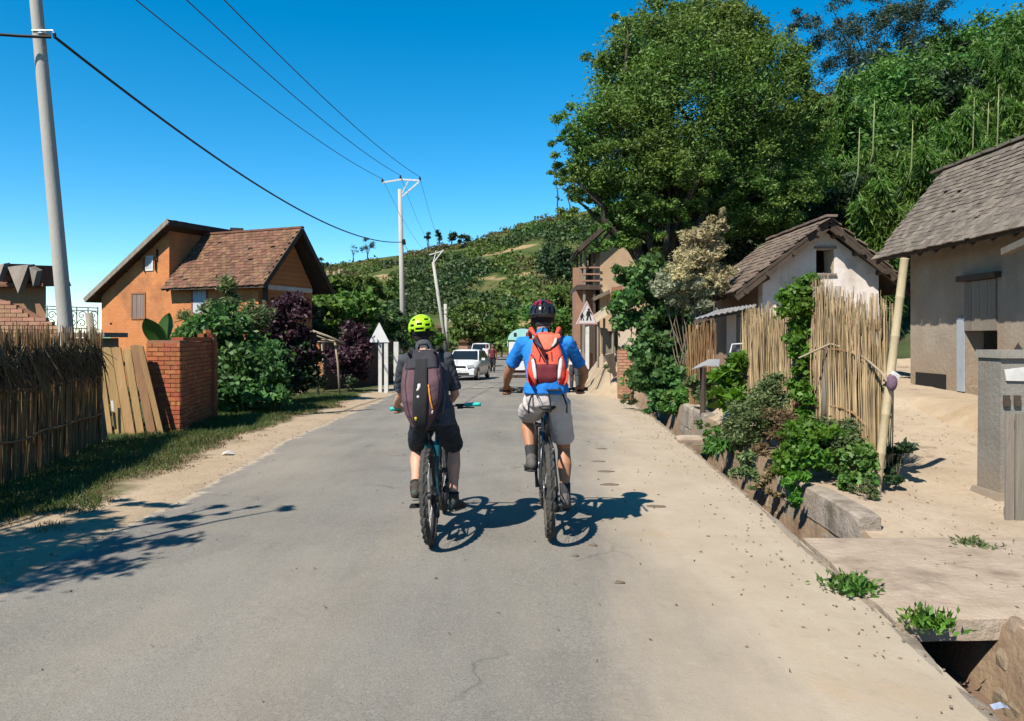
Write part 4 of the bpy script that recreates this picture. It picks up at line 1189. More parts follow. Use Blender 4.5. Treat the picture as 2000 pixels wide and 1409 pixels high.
# ------------------------------------------------------------------ far left dormered house, brick wall, railing
def left_house():
    Y = 21.0
    b0 = P(40, 600, Y)
    H = thing('dormer_house', 'shaded brown mud house with pointed tiled dormers at the far left edge', 'house', (b0.x, Y + 1, verge_z(-12, Y)))
    zb = 0.0
    xr_ = P(90, 600, Y).x; xl_ = xr_ - 4.5
    zt = P(0, 560, Y).z
    def rx(d): return P(88, 0, Y + d).x - .12 * d
    w = MB(); w.prism([(xl_, Y, zb), (xr_, Y, zb), (rx(2.2), Y + 2.2, zb), (xl_, Y + 2.2, zb)], (0, 0, zt - zb)); w.build('wall', M('brown_mud', (0.33, 0.16, 0.085), (0.40, 0.21, 0.115), 1.4, .95, .5, 12), H)
    rf = MB()
    top = P(20, 522, Y).z
    rf.prism([(xl_ - .3, Y - .3, zt - .02), (xr_ + .1, Y - .3, zt - .02), (rx(1.1) - .3, Y + 1.1, top), (xl_ + .5, Y + 1.1, top)], (0, 0, .08))
    rf.prism([(xl_ - .3, Y + 2.4, zt - .02), (rx(2.4) - .1, Y + 2.4, zt - .02), (rx(1.1) - .3, Y + 1.102, top), (xl_ + .5, Y + 1.102, top)], (0, 0, .08))
    roof = rf.build('roof', TILE_R, H)
    # pointed dormers
    for px0, px1, pxa, pya, pyb, ytip in ((15, 55, 48, 518, 555, 573), (57, 72, 66, 530, 560, 560), (-18, 8, 0, 515, 550, 552)):
        a = P(px0, 522, Y - .55); c2 = P(px1, pya, Y - .55); tip = P((px0 + px1) / 2, ytip, Y - .75)
        d = MB(); d.prism([a, c2, tip], Vector((0, .25, .05))); dm = d.build('dormer', GREYW, H)
        ap = P(px1 + 1, pya, Y - .5); e = P(px1 + 14, pyb, Y - .2)
        d = MB(); d.prism([ap, e, P(px1 - 6, pyb, Y - .2)], Vector((0, 1.3, .1))); d.build('roof', TILE_R, dm)
left_house()

Yb = 15.2
bw_o = P(-60, 655, Yb)
bw_r = P(128, 655, Yb)
BW = thing('brick_wall', 'pale brick garden wall with a sloping broken top, behind the reed fence at far left', 'wall', (bw_r.x, Yb, verge_z(bw_r.x, Yb)))
zt0 = P(0, 585, Yb).z; zt1 = P(118, 652, Yb).z
wl = (bw_r - bw_o).length
def topf(a):
    px = -60 + a / wl * 188
    return float(np.interp(px, [-60, 0, 40, 80, 118, 128], [P(0, 570, Yb).z, P(0, 584, Yb).z, P(0, 600, Yb).z, P(0, 622, Yb).z, P(0, 645, Yb).z, P(0, 652, Yb).z])) - 1.35
b = MB()
prof = [(bw_o.x, Yb + .012, verge_z(bw_o.x, Yb) - .2)] + [(bw_r.x, Yb + .012, verge_z(bw_r.x, Yb) - .2)]
for px in (128, 118, 80, 40, 0, -60):
    q = P(px, 600, Yb); prof.append((q.x, Yb + .012, 1.35 + topf((px + 60) / 188 * wl) - .03))
b.prism(prof, (0, .2, 0)); b.build('mortar_core', MORTAR, BW)
bricks(BW, (bw_o.x, Yb, 1.35), (1, 0, 0), (0, 0, 1), wl, 1.3, .235, .082, .1, PALEBRICK, 5, topfn=topf)

Yr = 19.5
RL = thing('iron_railing', 'dark wrought iron balcony railing with scrolls behind the concrete pole', 'railing', P(145, 650, Yr) )
def ip(px, py): return P(px, py, Yr)
for py in (600, 606, 641):
    b = MB(); b.tube([ip(88, py - 2), ip(192, py + 2)], .016, 6); b.build('rail', IRON, RL)
for px in (92, 112, 150, 172, 191):
    b = MB(); b.tube([ip(px, 600), ip(px, 646)], .013, 6); b.build('baluster', IRON, RL)
for px in (101, 121, 132, 141, 160, 182):
    for py, sgn in ((616, 1), (632, -1)):
        b = MB()
        pts = []
        for i in range(15):
            a = i / 14 * 4.6 * math.pi / 2; rr_ = .115 * (1 - i / 18)
            pts.append(ip(px, py) + Vector((rr_ * math.cos(a) * sgn, 0, rr_ * math.sin(a))))
        b.tube(pts, .011, 5); b.build('scroll', IRON, RL)
b = MB(); b.box(ip(150, 653) + Vector((0, .5, -.02)), (1.5, 1.2, .12)); b.build('slab', GREYC, RL)
b = MB(); b.box(ip(150, 653) + Vector((0, .6, -.9)), (1.1, .8, 1.6)); b.build('base', GREYC, RL)
for px in (180, 176):
    pass
GS = thing('green_shed', 'little green tin shed roof peeking out between post and orange house', 'shed', P(205, 690, 22) - Vector((0, 0, 1)))
b = MB(); b.prism([P(186, 655, 22), P(206, 650, 22), P(232, 676, 21.6), P(190, 690, 21.4)], (0, .05, -.06)); b.build('roof', M('green_tin', (0.16, 0.34, 0.19), (0.22, 0.40, 0.25), 4, .6), GS)
b = MB(); b.box(P(205, 705, 22.4), (.5, .6, .9)); b.build('wall', M('red_boards', (0.30, 0.10, 0.07), (0.36, 0.14, 0.10), 5, .9), GS)

# ------------------------------------------------------------------ left reed fence
def fence_line(pts, n):
    """evenly spaced points along a ground polyline"""
    seg = [(Vector(b) - Vector(a)).length for a, b in zip(pts, pts[1:])]
    tot = sum(seg); out = []
    for i in range(n):
        d = tot * i / (n - 1)
        for k, L in enumerate(seg):
            if d <= L + 1e-6 or k == len(seg) - 1:
                out.append(Vector(pts[k]).lerp(Vector(pts[k + 1]), d / L)); break
            d -= L
    return out
def reed_screen(label, pts, h, n, seed, mat, thick=.05, r=.0075, hvar=.12, name='reed_fence', group=None, ground=None):
    rng = np.random.default_rng(seed)
    line = fence_line(pts, n)
    root = thing(name, label, 'fence', line[-1] if ground is None else line[-1], group)
    mb = MB()
    for i, q in enumerate(line):
        t = (line[min(i + 1, n - 1)] - line[max(i - 1, 0)]).normalized(); nrm = Vector((t.y, -t.x, 0))
        for k in range(2):
            p = q + t * rng.normal() * .012 + nrm * rng.uniform(-thick, thick)
            g = ground(p.x, p.y) if ground else q.z
            hh = (h(i / (n - 1)) if callable(h) else h) * (1 + rng.uniform(-hvar, hvar * .7))
            top = Vector((p.x, p.y, g + hh)) + t * rng.normal() * .05 + nrm * rng.normal() * .025
            mid = Vector((p.x, p.y, g)).lerp(top, .55) + t * rng.normal() * .012 + nrm * rng.normal() * .014
            rr_ = r * rng.uniform(.6, 1.35)
            mb.tube([Vector((p.x, p.y, g - .05)), mid, top], [rr_, rr_ * .95, rr_ * .6], 4, cap=False)
    mb.build('reeds', mat, root, kind='stuff')
    return root, line

LF, line = reed_screen('tall brown reed fence with a dark thatch band, left of the road', [(-5.15, 5.6, 0), (-5.45, 8.3, 0), (-6.15, 11.45, 0)], 1.60, 420, 21, STRAWD, .045, .0095, ground=lambda x, y: verge_z(x, y))
mb = MB(); rng = np.random.default_rng(22)
for q in fence_line([(-5.15, 5.6, 0), (-5.45, 8.3, 0), (-6.1, 11.2, 0)], 1100):
    g = verge_z(q.x, q.y)
    off = Vector((1, .2, 0)).normalized() * rng.uniform(.03, .11)
    zt = g + 1.40 + rng.normal() * .05
    L = rng.uniform(.18, .50)
    a = q + off + Vector((0, 0, zt)); lean = Vector((rng.normal() * .05, rng.normal() * .22, 0))
    mb.tube([a, a + lean * .5 + off * .25 + Vector((0, 0, -L * .5)), a + lean + off * .2 + Vector((0, 0, -L))], [.008, .008, .003], 3, cap=False)
mb.build('thatch_band', THATCH, LF, kind='stuff')
for z in (.45, 1.0, 1.30):
    b = MB(); b.tube([Vector((q.x + .06, q.y + .01, verge_z(q.x, q.y) + z + .02 * math.sin(q.y * 5))) for q in fence_line([(-5.15, 5.6, 0), (-5.45, 8.3, 0), (-6.1, 11.3, 0)], 14)], .016, 6)
    b.build('rail', STRAWD, LF, smooth=True)
fp = fence_line([(-5.3, 7.0, 0), (-5.45, 8.3, 0), (-6.15, 11.45, 0)], 5)
for i, q in enumerate(fp):
    if i == 4: continue
    g = verge_z(q.x, q.y)
    b = MB(); b.tube([Vector((q.x - .07, q.y, g - .1)), Vector((q.x - .06, q.y, g + 1.5))], .035, 8); b.build('post', DARKW, LF, smooth=True)
q0 = P(206, 868, 11.6); q0.z = verge_z(q0.x, 11.6)
gp = thing('gate_post', 'grey weathered wooden post at the end of the tall reed fence', 'post', q0)
b = MB(); b.tube([q0 - Vector((0, 0, .2)), P(190, 760, 11.6), P(174, 612, 11.6)], [.065, .06, .055], 9); b.build('shaft', GREYW, gp, smooth=True)
b = MB(); b.tube([P(181, 700, 11.53), P(191, 697, 11.5), P(192, 702, 11.6)], .02, 6); b.build('tie', STRAW, gp)

# ------------------------------------------------------------------ plank gate and brick pillar wall
def zb_at(px, py, Y): return P(px, py, Y)
PG = thing('plank_gate', 'leaning wooden plank gate between reed fence and red brick pillar', 'gate', P(262, 862, 12.52))
tops = [(190, 688), (207, 684), (226, 681), (247, 680), (262, 679), (273, 679)]
bots = [(214, 868), (237, 864), (256, 860), (275, 856), (297, 852), (314, 848)]
wds = [17, 20, 20, 17, 18, 12]
rg = random.Random(4)
for (tx, ty), (bx, by), wd in zip(tops, bots, wds):
    Yg = 12.52 + rg.uniform(-.02, .02)
    ty += rg.uniform(-6, 5)
    k = 15.5 if wd > 13 else 9
    tp, bp = P(tx, ty, Yg + .1), P(bx, by, Yg)
    hw = wd * .475 * Yg / F
    b = MB(); b.prism([bp + Vector((-hw, 0, 0)), bp + Vector((hw, 0, 0)), tp + Vector((hw * .95, 0, 0)), tp + Vector((0, 0, .012)), tp + Vector((-hw * .95, 0, 0))], (0, .028, 0))
    b.build('plank', PLANKM, PG)
for (x0, y0), (x1, y1) in (((192, 715), (282, 708)), ((214, 838), (312, 826)), ((205, 775), (300, 765))):
    b = MB(); b.bar(P(x0, y0, 12.66), P(x1, y1, 12.66), .03, .07); b.build('rail', DARKW, PG)
b = MB(); b.prism([P(216, 783, 12.46), P(221, 783, 12.46), P(223, 802, 12.46), P(218, 804, 12.46)], (0, .008, 0)); b.build('tag', WHITEPAINT, PG)
b = MB(); b.prism([P(219, 805, 12.47), P(225, 806, 12.47), P(228, 838, 12.47), P(224, 840, 12.47)], (0, .006, 0)); b.build('gap_shade_patch', SHADE_BLACK, PG)  # black strip laid over the planks, painted as the shade of a gap

p0 = P(352, 850, 12.8); p0.z = verge_z(p0.x, 12.8)
PW = thing('brick_pillar_wall', 'red brick gate pillar with a short wall running back from the road', 'wall', p0)
u = Vector((-1, 0.10, 0)).normalized(); back = Vector((-0.155, 1, 0)).normalized()
wx, hh, ln = .60, 1.54, 2.75
cor = Vector((p0.x, p0.y, p0.z - .02))
ins = .012
core = MB()
core.prism([cor + u * ins + back * ins, cor + u * (wx - ins) + back * ins, cor + u * (wx - ins) + back * .5, cor + u * ins + back * .5], (0, 0, hh))
core.prism([cor + u * (.06 + ins) + back * .502, cor + u * .30 + back * .502, cor + u * .30 + back * (ln - .3), cor + u * (.06 + ins) + back * (ln - .3)], (0, 0, hh - .03))
core.prism([cor + u * ins + back * (ln - .298), cor + u * .45 + back * (ln - .298), cor + u * .45 + back * ln, cor + u * ins + back * ln], (0, 0, hh + .05))
core.build('mortar_core', MORTAR, PW)
bricks(PW, cor + u * wx, -u, (0, 0, 1), wx, hh, .215, .075, .10, BRICKM, 6, limit=75)
bricks(PW, cor + u * .0, back, (0, 0, 1), .5, hh, .215, .075, .10, BRICKM, 7, limit=60)
bricks(PW, cor + u * .06 + back * .502, back, (0, 0, 1), ln - .8, hh - .03, .24, .075, .10, BRICKM, 8, limit=190)
bricks(PW, cor + back * (ln - .298), back, (0, 0, 1), .3, hh + .05, .24, .075, .10, BRICKM, 9, limit=40)
rg = random.Random(12)
for k in range(9):
    q = cor + u * .17 + back * (.6 + k * .22) + Vector((0, 0, hh + .012 + rg.uniform(0, .008)))
    b = MB(); b.box(q, (.22, .205, .07), Matrix.Rotation(-.15 + rg.uniform(-.12, .12), 3, 'Z')); b.build('brick', BRICKM, PW)
for k, (a, c_) in enumerate(((.08, ln - .2), (.3, ln - .15), (.18, ln - .17))):
    b = MB(); b.box(cor + u * a + back * c_ + Vector((0, 0, hh + .09 + (.075 if k == 2 else 0))), (.10, .2, .07), Matrix.Rotation(.3 * k, 3, 'Z')); b.build('brick', BRICKM, PW)

# ------------------------------------------------------------------ open pole stall on the left
ST_ = P(620, 764, 23.6); ST_.z = verge_z(ST_.x, 23.6)
S_ = thing('pole_stall', 'open roadside stall frame of pale rough poles with a bench', 'stall', ST_)
for (x0, y0, x1, y1, Y, r_) in ((622, 764, 609, 648, 23.6, .045), (664, 754, 654, 668, 23.9, .035), (588, 758, 584, 690, 25.2, .03), (633, 748, 628, 668, 25.4, .03)):
    q = P(x0, y0, Y); q.z = verge_z(q.x, Y) - .1
    b = MB(); b.tube([q, P((x0 + x1) / 2 + 1, (y0 + y1) / 2, Y), P(x1, y1, Y)], [r_, r_ * .95, r_ * .85], 7); b.build('post', POLEW, S_, smooth=True)
for (a, c_, r_) in ((P(606, 645, 23.5), P(674, 672, 23.8), .04), (P(580, 670, 23.6), P(668, 668, 23.8), .025), (P(606, 646, 23.6), P(575, 662, 25.2), .025), (P(654, 667, 24), P(628, 664, 25.4), .025), (P(575, 672, 25), P(632, 668, 25.4), .022), (P(615, 655, 24), P(664, 676, 24.6), .022)):
    b = MB(); b.tube([a, a.lerp(c_, .5) + Vector((0, 0, .02)), c_], r_, 6); b.build('beam', POLEW, S_, smooth=True)
b = MB(); b.bar(P(578, 743, 23.5), P(621, 737, 23.7), .22, .05); b.build('bench_board', POLEW, S_)
for px, Y in ((583, 23.5), (590, 23.9)):
    q = P(px, 742, Y); b = MB(); b.tube([q, Vector((q.x, q.y, verge_z(q.x, Y) - .05))], .03, 6); b.build('bench_leg', POLEW, S_)
mb = MB(); rng = np.random.default_rng(33)
for k in range(60):
    a = P(606, 646, 23.6).lerp(P(575, 664, 25.2), rng.uniform()) ; d = Vector((rng.normal() * .15 - .5, .2, -.3 + rng.normal() * .15))
    mb.tube([a, a + d * rng.uniform(.5, 1.1)], [.012, .005], 3, cap=False)
mb.build('roof_thatch', THATCH, S_, kind='stuff')

# dark board fence behind the white sign post
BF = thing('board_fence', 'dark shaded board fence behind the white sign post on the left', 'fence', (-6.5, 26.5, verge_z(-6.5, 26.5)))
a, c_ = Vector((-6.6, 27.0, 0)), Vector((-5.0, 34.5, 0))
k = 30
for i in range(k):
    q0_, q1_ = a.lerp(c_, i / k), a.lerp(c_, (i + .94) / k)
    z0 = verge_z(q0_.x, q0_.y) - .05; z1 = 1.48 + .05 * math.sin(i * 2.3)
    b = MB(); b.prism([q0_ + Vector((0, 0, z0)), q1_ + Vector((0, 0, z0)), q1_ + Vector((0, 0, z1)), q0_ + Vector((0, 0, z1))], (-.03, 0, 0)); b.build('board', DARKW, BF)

# ------------------------------------------------------------------ poles and wires
PB = P(132, 700, 12.6); PB.z = verge_z(PB.x, 12.6)
P1 = thing('utility_pole', 'near round concrete utility pole leaning left behind the reed fence', 'utility pole', PB, 'utility poles along the road')
d = (P(70, 0, 12.6) - P(130, 655, 12.6)); top1 = P(130, 655, 12.6) + d * 1.22
b = MB(); b.tube([PB - Vector((0, 0, .3)), P(130, 655, 12.6), P(130, 655, 12.6) + d * .5, P(70, 0, 12.6), top1], [.125, .115, .106, .092, .085], 18); b.build('shaft', CONCP, P1, smooth=True)
br = P(88, 66, 12.6)
b = MB(); b.tube([P(62, 60, 12.5), P(104, 60, 12.48)], .012, 6); b.tube([P(104, 60, 12.48), P(106, 74, 12.45)], .014, 6); b.build('bracket', STEEL, P1)
b = MB(); b.tube([P(106, 66, 12.45), P(107, 75, 12.45)], [.03, .022], 8); b.build('clamp', BLACKCAB, P1)
b = MB()
ax_ = (P(70, 0, 12.6) - P(130, 655, 12.6)).normalized()
b.tube([br - ax_ * .03 + Vector((-.02, 0, 0)), br + ax_ * .03 + Vector((-.02, 0, 0))], .108, 16); b.build('band', STEEL, P1)

def far_pole(label, bx, by_z, tx, ty, Y, r0, r1, arms):
    q = P(bx, 700, Y); q.z = zg(Y) - .1
    T = P(tx, ty, Y)
    rt = thing('utility_pole', label, 'utility pole', (q.x, q.y, zg(Y)), 'utility poles along the road')
    b = MB(); b.tube([q, q.lerp(T, .5), T], [r0, (r0 + r1) / 2, r1], 12); b.build('shaft', CONCP, rt, smooth=True)
    return rt, T
Y2 = 42
P2, T2 = far_pole('concrete pole with white V-shaped double arm and three insulators, behind the yellow-helmeted rider', 789, 0, 781, 370, Y2, .17, .11, True)
L_, M_, R_ = P(747, 357, Y2), P(782, 350, Y2), P(820, 353, Y2)
b = MB(); b.bar(L_, P(784, 351, Y2), .07, .09); b.bar(P(784, 351, Y2 + .06), R_, .07, .09); b.build('crossarm', WHITEPAINT, P2)
b = MB(); b.bar(P(783, 386, Y2), P(818, 356, Y2 - .05), .06, .08); b.bar(P(782, 384, Y2 - .02), P(797, 354, Y2 + .05), .05, .07); b.build('brace', WHITEPAINT, P2)
for q in (L_, M_, R_):
    b = MB(); b.tube([q - Vector((0, 0, .02)), q + Vector((0, 0, .1)), q + Vector((0, 0, .2))], [.03, .07, .04], 8); b.build('insulator', IRON, P2)
b = MB(); b.tube([P(788, 468, Y2 - .1), P(790, 478, Y2 - .1)], .1, 6); b.build('clamp', IRON, P2)
Y3 = 75
P3, T3 = far_pole('thin leaning concrete pole with a pale V arm, right of the yellow helmet', 875, 0, 846, 512, Y3, .20, .14, True)
L3, M3, R3 = P(838, 498, Y3), P(850, 492, Y3), P(867, 490, Y3)
b = MB(); b.bar(P(846, 514, Y3), P(866, 488, Y3), .1, .1); b.bar(P(846, 514, Y3 + .1), P(852, 490, Y3), .08, .08); b.bar(L3, R3, .08, .09); b.build('crossarm', WHITEPAINT, P3)
P4, T4 = far_pole('short pale pole close beside the leaning far pole, by the white car', 874, 0, 870, 594, 95, .22, .2, False)
P5, T5 = far_pole('thin far pole at the road end beyond the white car', 880, 0, 878, 620, 120, .2, .16, False)

def wire(name, label, a, c_, sag, r, mat, n=28, group=None):
    b = MB(); a, c_ = Vector(a), Vector(c_)
    pts = [a.lerp(c_, i / (n - 1)) - Vector((0, 0, sag * 4 * (i / (n - 1)) * (1 - i / (n - 1)))) for i in range(n)]
    b.tube([q - a for q in pts], r, 6)
    o = b.build(name, mat, loc=None); o.location = a
    return setp(o, label, 'wire', group)
clampP = P(106, 72, 12.45)
wire('power_cable', 'thick black bundled cable sagging from the near pole to the double-arm pole', clampP, P(787, 473, Y2 - .1), .95, .024, BLACKCAB, 40, 'overhead wires')
wire('power_cable', 'thick black cable leaving the near pole towards the left', P(-300, 22, 11.5), P(100, 73, 12.47), .08, .024, BLACKCAB, 12, 'overhead wires')
wire('power_cable', 'thin dark cable from the double-arm pole down to the leaning far pole', P(788, 474, Y2 - .1), P(848, 560, Y3), .3, .016, GREYCAB, 16, 'overhead wires')
for q, far, e, lab in ((L_, L3, (-1.62, 5.2, 9.0), 'lowest of the three bare wires crossing the sky to the double-arm pole'), (M_, M3, (-.75, 4.2, 9.3), 'middle one of the three bare wires crossing the sky'), (R_, R3, (0.25, 4.2, 9.5), 'uppermost of the three bare wires crossing the sky')):
    px = {L_.x: 150, M_.x: 262, R_.x: 345}[q.x]
    st = P(px, -95, 13.5)
    wire('overhead_wire', lab, st, q + Vector((0, 0, .2)), .35, .0135, GREYCAB, 24, 'overhead wires')
    wire('overhead_wire', lab.split(' crossing')[0].replace('lowest', 'left').replace('uppermost', 'right') + ' running on behind the double-arm pole', q + Vector((0, 0, .2)), far, .55, .010, GREYCAB, 14, 'overhead wires')

# ------------------------------------------------------------------ road signs
def sign(label, px, pyt, pyb, pw, Y, zbase, face, seed, tilt=0.0):
    c = P(px, pyb, Y)
    rt = thing('road_sign', label, 'road sign', (c.x, Y, zbase), 'triangular warning signs')
    z1, z0 = P(0, pyt, Y).z, P(0, pyb, Y).z
    h = pw * Y / F / 2
    b = MB(); b.box((c.x + .02, Y + .06, (zbase + z0 + .25) / 2), (.115, .11, z0 + .25 - zbase)); b.build('post', WHITEPAINT, rt)
    rotm = Matrix.Rotation(tilt, 3, 'Z')
    tri = [Vector((-h, 0, 0)), Vector((h, 0, 0)), Vector((0, 0, z1 - z0))]
    o3 = Vector((c.x, Y - .04, z0))
    b = MB(); b.prism([o3 + rotm @ q for q in tri], rotm @ Vector((0, .025, 0)))
    bd = b.build('board', M('sign_white', (0.80, 0.79, 0.77), (0.86, 0.85, 0.83), 6, .45), rt)
    if face:
        g = Vector((0, 0, (z1 - z0) / 3))
        mb = MB()
        outer = [q for q in tri]; inner = [g + (q - g) * .80 for q in tri]
        for i in range(3):
            j = (i + 1) % 3
            mb.prism([o3 + rotm @ (q + Vector((0, -.004, 0))) for q in (g + (outer[i] - g) * .97, g + (outer[j] - g) * .97, inner[j], inner[i])], rotm @ Vector((0, -.002, 0)))
        mb.build('red_border', M('faded_red', (0.70, 0.36, 0.36), (0.78, 0.48, 0.47), 5, .6), bd)
        H_ = z1 - z0
        def child(x, s, nm):
            mb = MB(); yv = -.006
            def q3(a, b_): return o3 + rotm @ Vector((x + a * s, yv, H_ * .17 + b_ * s))
            d3 = rotm @ Vector((0, -.003, 0))
            mb.prism([q3(.10 * math.cos(t * .785), .88 + .10 * math.sin(t * .785)) for t in range(8)], d3)
            mb.prism([q3(-.13, .42), q3(.13, .42), q3(.11, .76), q3(-.11, .76)], d3)
            mb.prism([q3(-.24, .40), q3(-.16, .38), q3(-.10, .72), q3(-.15, .76)], d3)
            mb.prism([q3(.24, .46), q3(.30, .52), q3(.13, .76), q3(.09, .70)], d3)
            mb.prism([q3(-.22, 0), q3(-.10, 0), q3(.02, .41), q3(-.12, .41)], d3)
            mb.prism([q3(.12, .0), q3(.24, .02), q3(.12, .41), q3(.025, .41)], d3)
            mb.build(nm, M('sign_black', (.015, .015, .018), rough=.6), bd)
        child(.06, H_ * .52, 'child_figure'); child(-.16, H_ * .34, 'child_figure')
    return rt
sign('white triangular sign seen from behind on a white post, on the left verge', 741, 630, 669, 40, 25.6, verge_z(-4.4, 25.6), False, 1)
wp = P(754.5, 758, 25.2); wp.z = verge_z(wp.x, 25.2)
w1 = thing('white_post', 'thicker white concrete post right beside the back of the triangular sign', 'post', wp, 'white roadside posts')
b = MB(); b.box((wp.x, wp.y, (wp.z + P(0, 671, 25.2).z) / 2), (.125, .13, P(0, 671, 25.2).z - wp.z)); b.build('shaft', WHITEPAINT, w1)
wp = P(774, 752, 27.5); wp.z = verge_z(wp.x, 27.5)
w2 = thing('white_post', 'white concrete post half hidden by the shoulder of the yellow-helmeted rider', 'post', wp, 'white roadside posts')
b = MB(); b.box((wp.x, wp.y, (wp.z + P(0, 668, 27.5).z) / 2), (.17, .16, P(0, 668, 27.5).z - wp.z)); b.build('shaft', WHITEPAINT, w2)

# earth bank at the bend on the right, with sign, stall and pillar on it
bank = MB(); rows = []
EARTHB = M('bank_earth', (0.42, 0.315, 0.20), (0.53, 0.41, 0.28), 1.6, .95, .9, 10, c3=(0.36, 0.24, 0.13), s3=1.2)
for i in range(17):
    r_ = []
    y = 22.5 + i * .6
    for j in range(19):
        x = 2.45 + .02 * i + j * .26
        e = min(1, (x - 2.45 - .02 * i - .2 * mnoise.noise(Vector((y * .8, 3, 0)))) / .8) * min(1, i / 3) * min(1, (16 - i) / 4)
        e = max(0, e); e = e * e * (3 - 2 * e)
        z = zg(y) - .05 + e * (1.08 + nz(x, y, .9, .25)) + nz(x, y, 2.5, .13) * (e > 0) + nz(x, y, 6, .05) * (e > 0)
        r_.append((x, y, z))
    rows.append(r_)
bank.sheet(rows); bank.build('earth_bank', EARTHB, smooth=True, kind='structure')
sign('white triangular children-crossing sign on a white post, by the tan house', 1146, 588, 634, 44, 24.6, .60, True, 2, .18)

# two-storey tan house
def tan_house():
    Y = 35.0
    x0, x1 = P(1172, 0, Y).x, P(1262, 0, Y).x
    H = thing('two_storey_house', 'tall tan mud house with dark overhanging eaves and a side veranda at the bend', 'house', (x0, Y, zg(Y)))
    gz = zg(Y)
    ze, zp = P(0, 478, Y).z, P(0, 418, Y).z
    w = MB(); xm = (x0 + x1) / 2
    w.prism([(x0, Y, gz), (x1, Y, gz), (x1, Y, ze), (xm, Y, zp), (x0, Y, ze)], (0, 5.0, 0)); w.build('wall', TANW, H)
    b = MB(); b.bar((x0 - .01, Y - .02, P(0, 476, Y).z), (x1, Y - .02, P(0, 476, Y).z), .05, .06); b.build('string_course', M('tan_trim', (.44, .28, .16), rough=.9), H)
    rf = MB()
    ex = P(1128, 0, Y).x
    rf.prism([(ex, Y - .6, P(0, 494, Y).z), (xm, Y - .6, zp + .12), (xm, Y + 5.4, zp + .12), (ex, Y + 5.4, P(0, 494, Y).z)], (0, 0, .12))
    rf.prism([(xm + .003, Y - .6, zp + .12), (x1 + .6, Y - .6, ze - .25), (x1 + .6, Y + 5.4, ze - .25), (xm + .003, Y + 5.4, zp + .12)], (0, 0, .12))
    roof = rf.build('roof', DARKW, H)
    e0 = Vector((ex, Y + 5.4, P(0, 494, Y).z + .12)); tile_roof(roof, e0, (0, -1, 0), Vector((xm, 0, zp + .24)) - Vector((ex, 0, P(0, 494, Y).z + .12)), 6.0, (Vector((xm, 0, zp)) - Vector((ex, 0, P(0, 494, Y).z))).length, .25, .2, TILE_W, TILE_WS, 0, 4, .025)
    b = MB(); b.bar((ex - .02, Y - .63, P(0, 494, Y).z + .05), (xm, Y - .63, zp + .15), .05, .2); b.build('bargeboard', DARKW, roof)
    # veranda on the road side
    fz = P(0, 562, Y).z
    b = MB(); b.box((x0 - .55, Y + 1.9, fz), (1.05, 4.4, .22)); b.build('veranda_floor', DARKW, H)
    for py, px in ((0, 1142), (0, 1160)):
        x = P(px, 0, Y).x
        for yy_ in (Y - .1, Y + 1.9, Y + 3.9):
            b = MB(); b.bar((x - (.1 if px == 1142 else .0), yy_, gz), (x, yy_, P(0, 488, Y).z), .11, .11, up=(0, 1, 0)); b.build('veranda_post', GREYW if px == 1142 else DARKW, H)
    for k in range(3):
        b = MB(); b.bar((x0 - 1.0, Y - .15, fz + .3 + k * .3), (x0 - .02, Y - .15, fz + .3 + k * .3), .05, .07); b.build('veranda_rail', M('reddish_board', (.36, .19, .12), (.44, .25, .16), 4, .9), H)
    bk = MB(); bk.box((x0 - .55, Y + 2.4, fz + .62), (1.0, .2, 1.0)); bk.box((x0 - .62, Y + 1.4, (gz + fz) / 2 - .05), (.9, 2.0, fz - gz - .14)); bk.build('side_wall', M('red_mud', (.36, .19, .12), (.42, .24, .16), 2, .95, .5, 12), H)
    b = MB(); b.prism([(x0 - .16, Y - .03, .9), (x0 - .9, Y - .03, .9), (x0 - .9, Y - .03, 2.6), (x0 - .16, Y - .03, 2.6)], (0, .04, 0)); b.build('door', DARKW, H)
    b = MB(); b.prism([P(1157, 582, Y - .4), P(1190, 566, Y - .4), P(1192, 573, Y - .3), P(1160, 588, Y - .3)], (0, 1.2, .0)); b.build('tin_awning', TIN, H)
    b = MB(); b.prism([P(1195, 563, Y - .5), P(1216, 560, Y - .5), P(1216, 580, Y - .9), P(1192, 586, Y - .9)], (0, .05, .04)); b.build('tile_awning', TILE_R, H)
tan_house()

SB = P(1205, 700, 26); 
SS = thing('board_stall', 'rough roadside stall with one pale slanting board roof beside the children sign', 'stall', (SB.x, 26, .75))
b = MB(); b.prism([P(1160, 622, 25.6), P(1194, 598, 25.6), P(1199, 607, 25.3), P(1165, 631, 25.3)], (0, 1.6, .05)); b.build('roof_board', POLEW, SS)
for px, py, Y in ((1168, 630, 25.6), (1197, 610, 25.7), (1180, 622, 27), (1205, 610, 27)):
    q = P(px, py, Y); b = MB(); b.tube([q, Vector((q.x, Y, .6))], .045, 6); b.build('post', GREYW, SS)
b = MB(); b.prism([P(1172, 640, 25.9), P(1186, 642, 25.9), P(1206, 690, 25.9), P(1176, 692, 25.9)], (0, .04, 0)); b.build('side_panel', GREYW, SS)
b = MB(); b.box(P(1190, 668, 26.9), (.55, .05, .75)); b.build('back_panel', DARKW, SS)
q = P(1222, 740, 22.4)
BP = thing('brick_post', 'short orange brick gatepost at the foot of the creeper hedge', 'post', (q.x, 22.4, yard_z(q.x, 22.4)))
b = MB(); b.box((q.x, 22.4, .55), (.42, .42, 1.5)); b.build('mortar_core', MORTAR, BP)
bricks(BP, (q.x - .22, 22.18, -.05), (1, 0, 0), (0, 0, 1), .44, 1.32, .22, .085, .06, PALEBRICK, 15)
bricks(BP, (q.x - .22, 22.62, -.05), (0, -1, 0), (0, 0, 1), .44, 1.32, .22, .085, .06, PALEBRICK, 16)
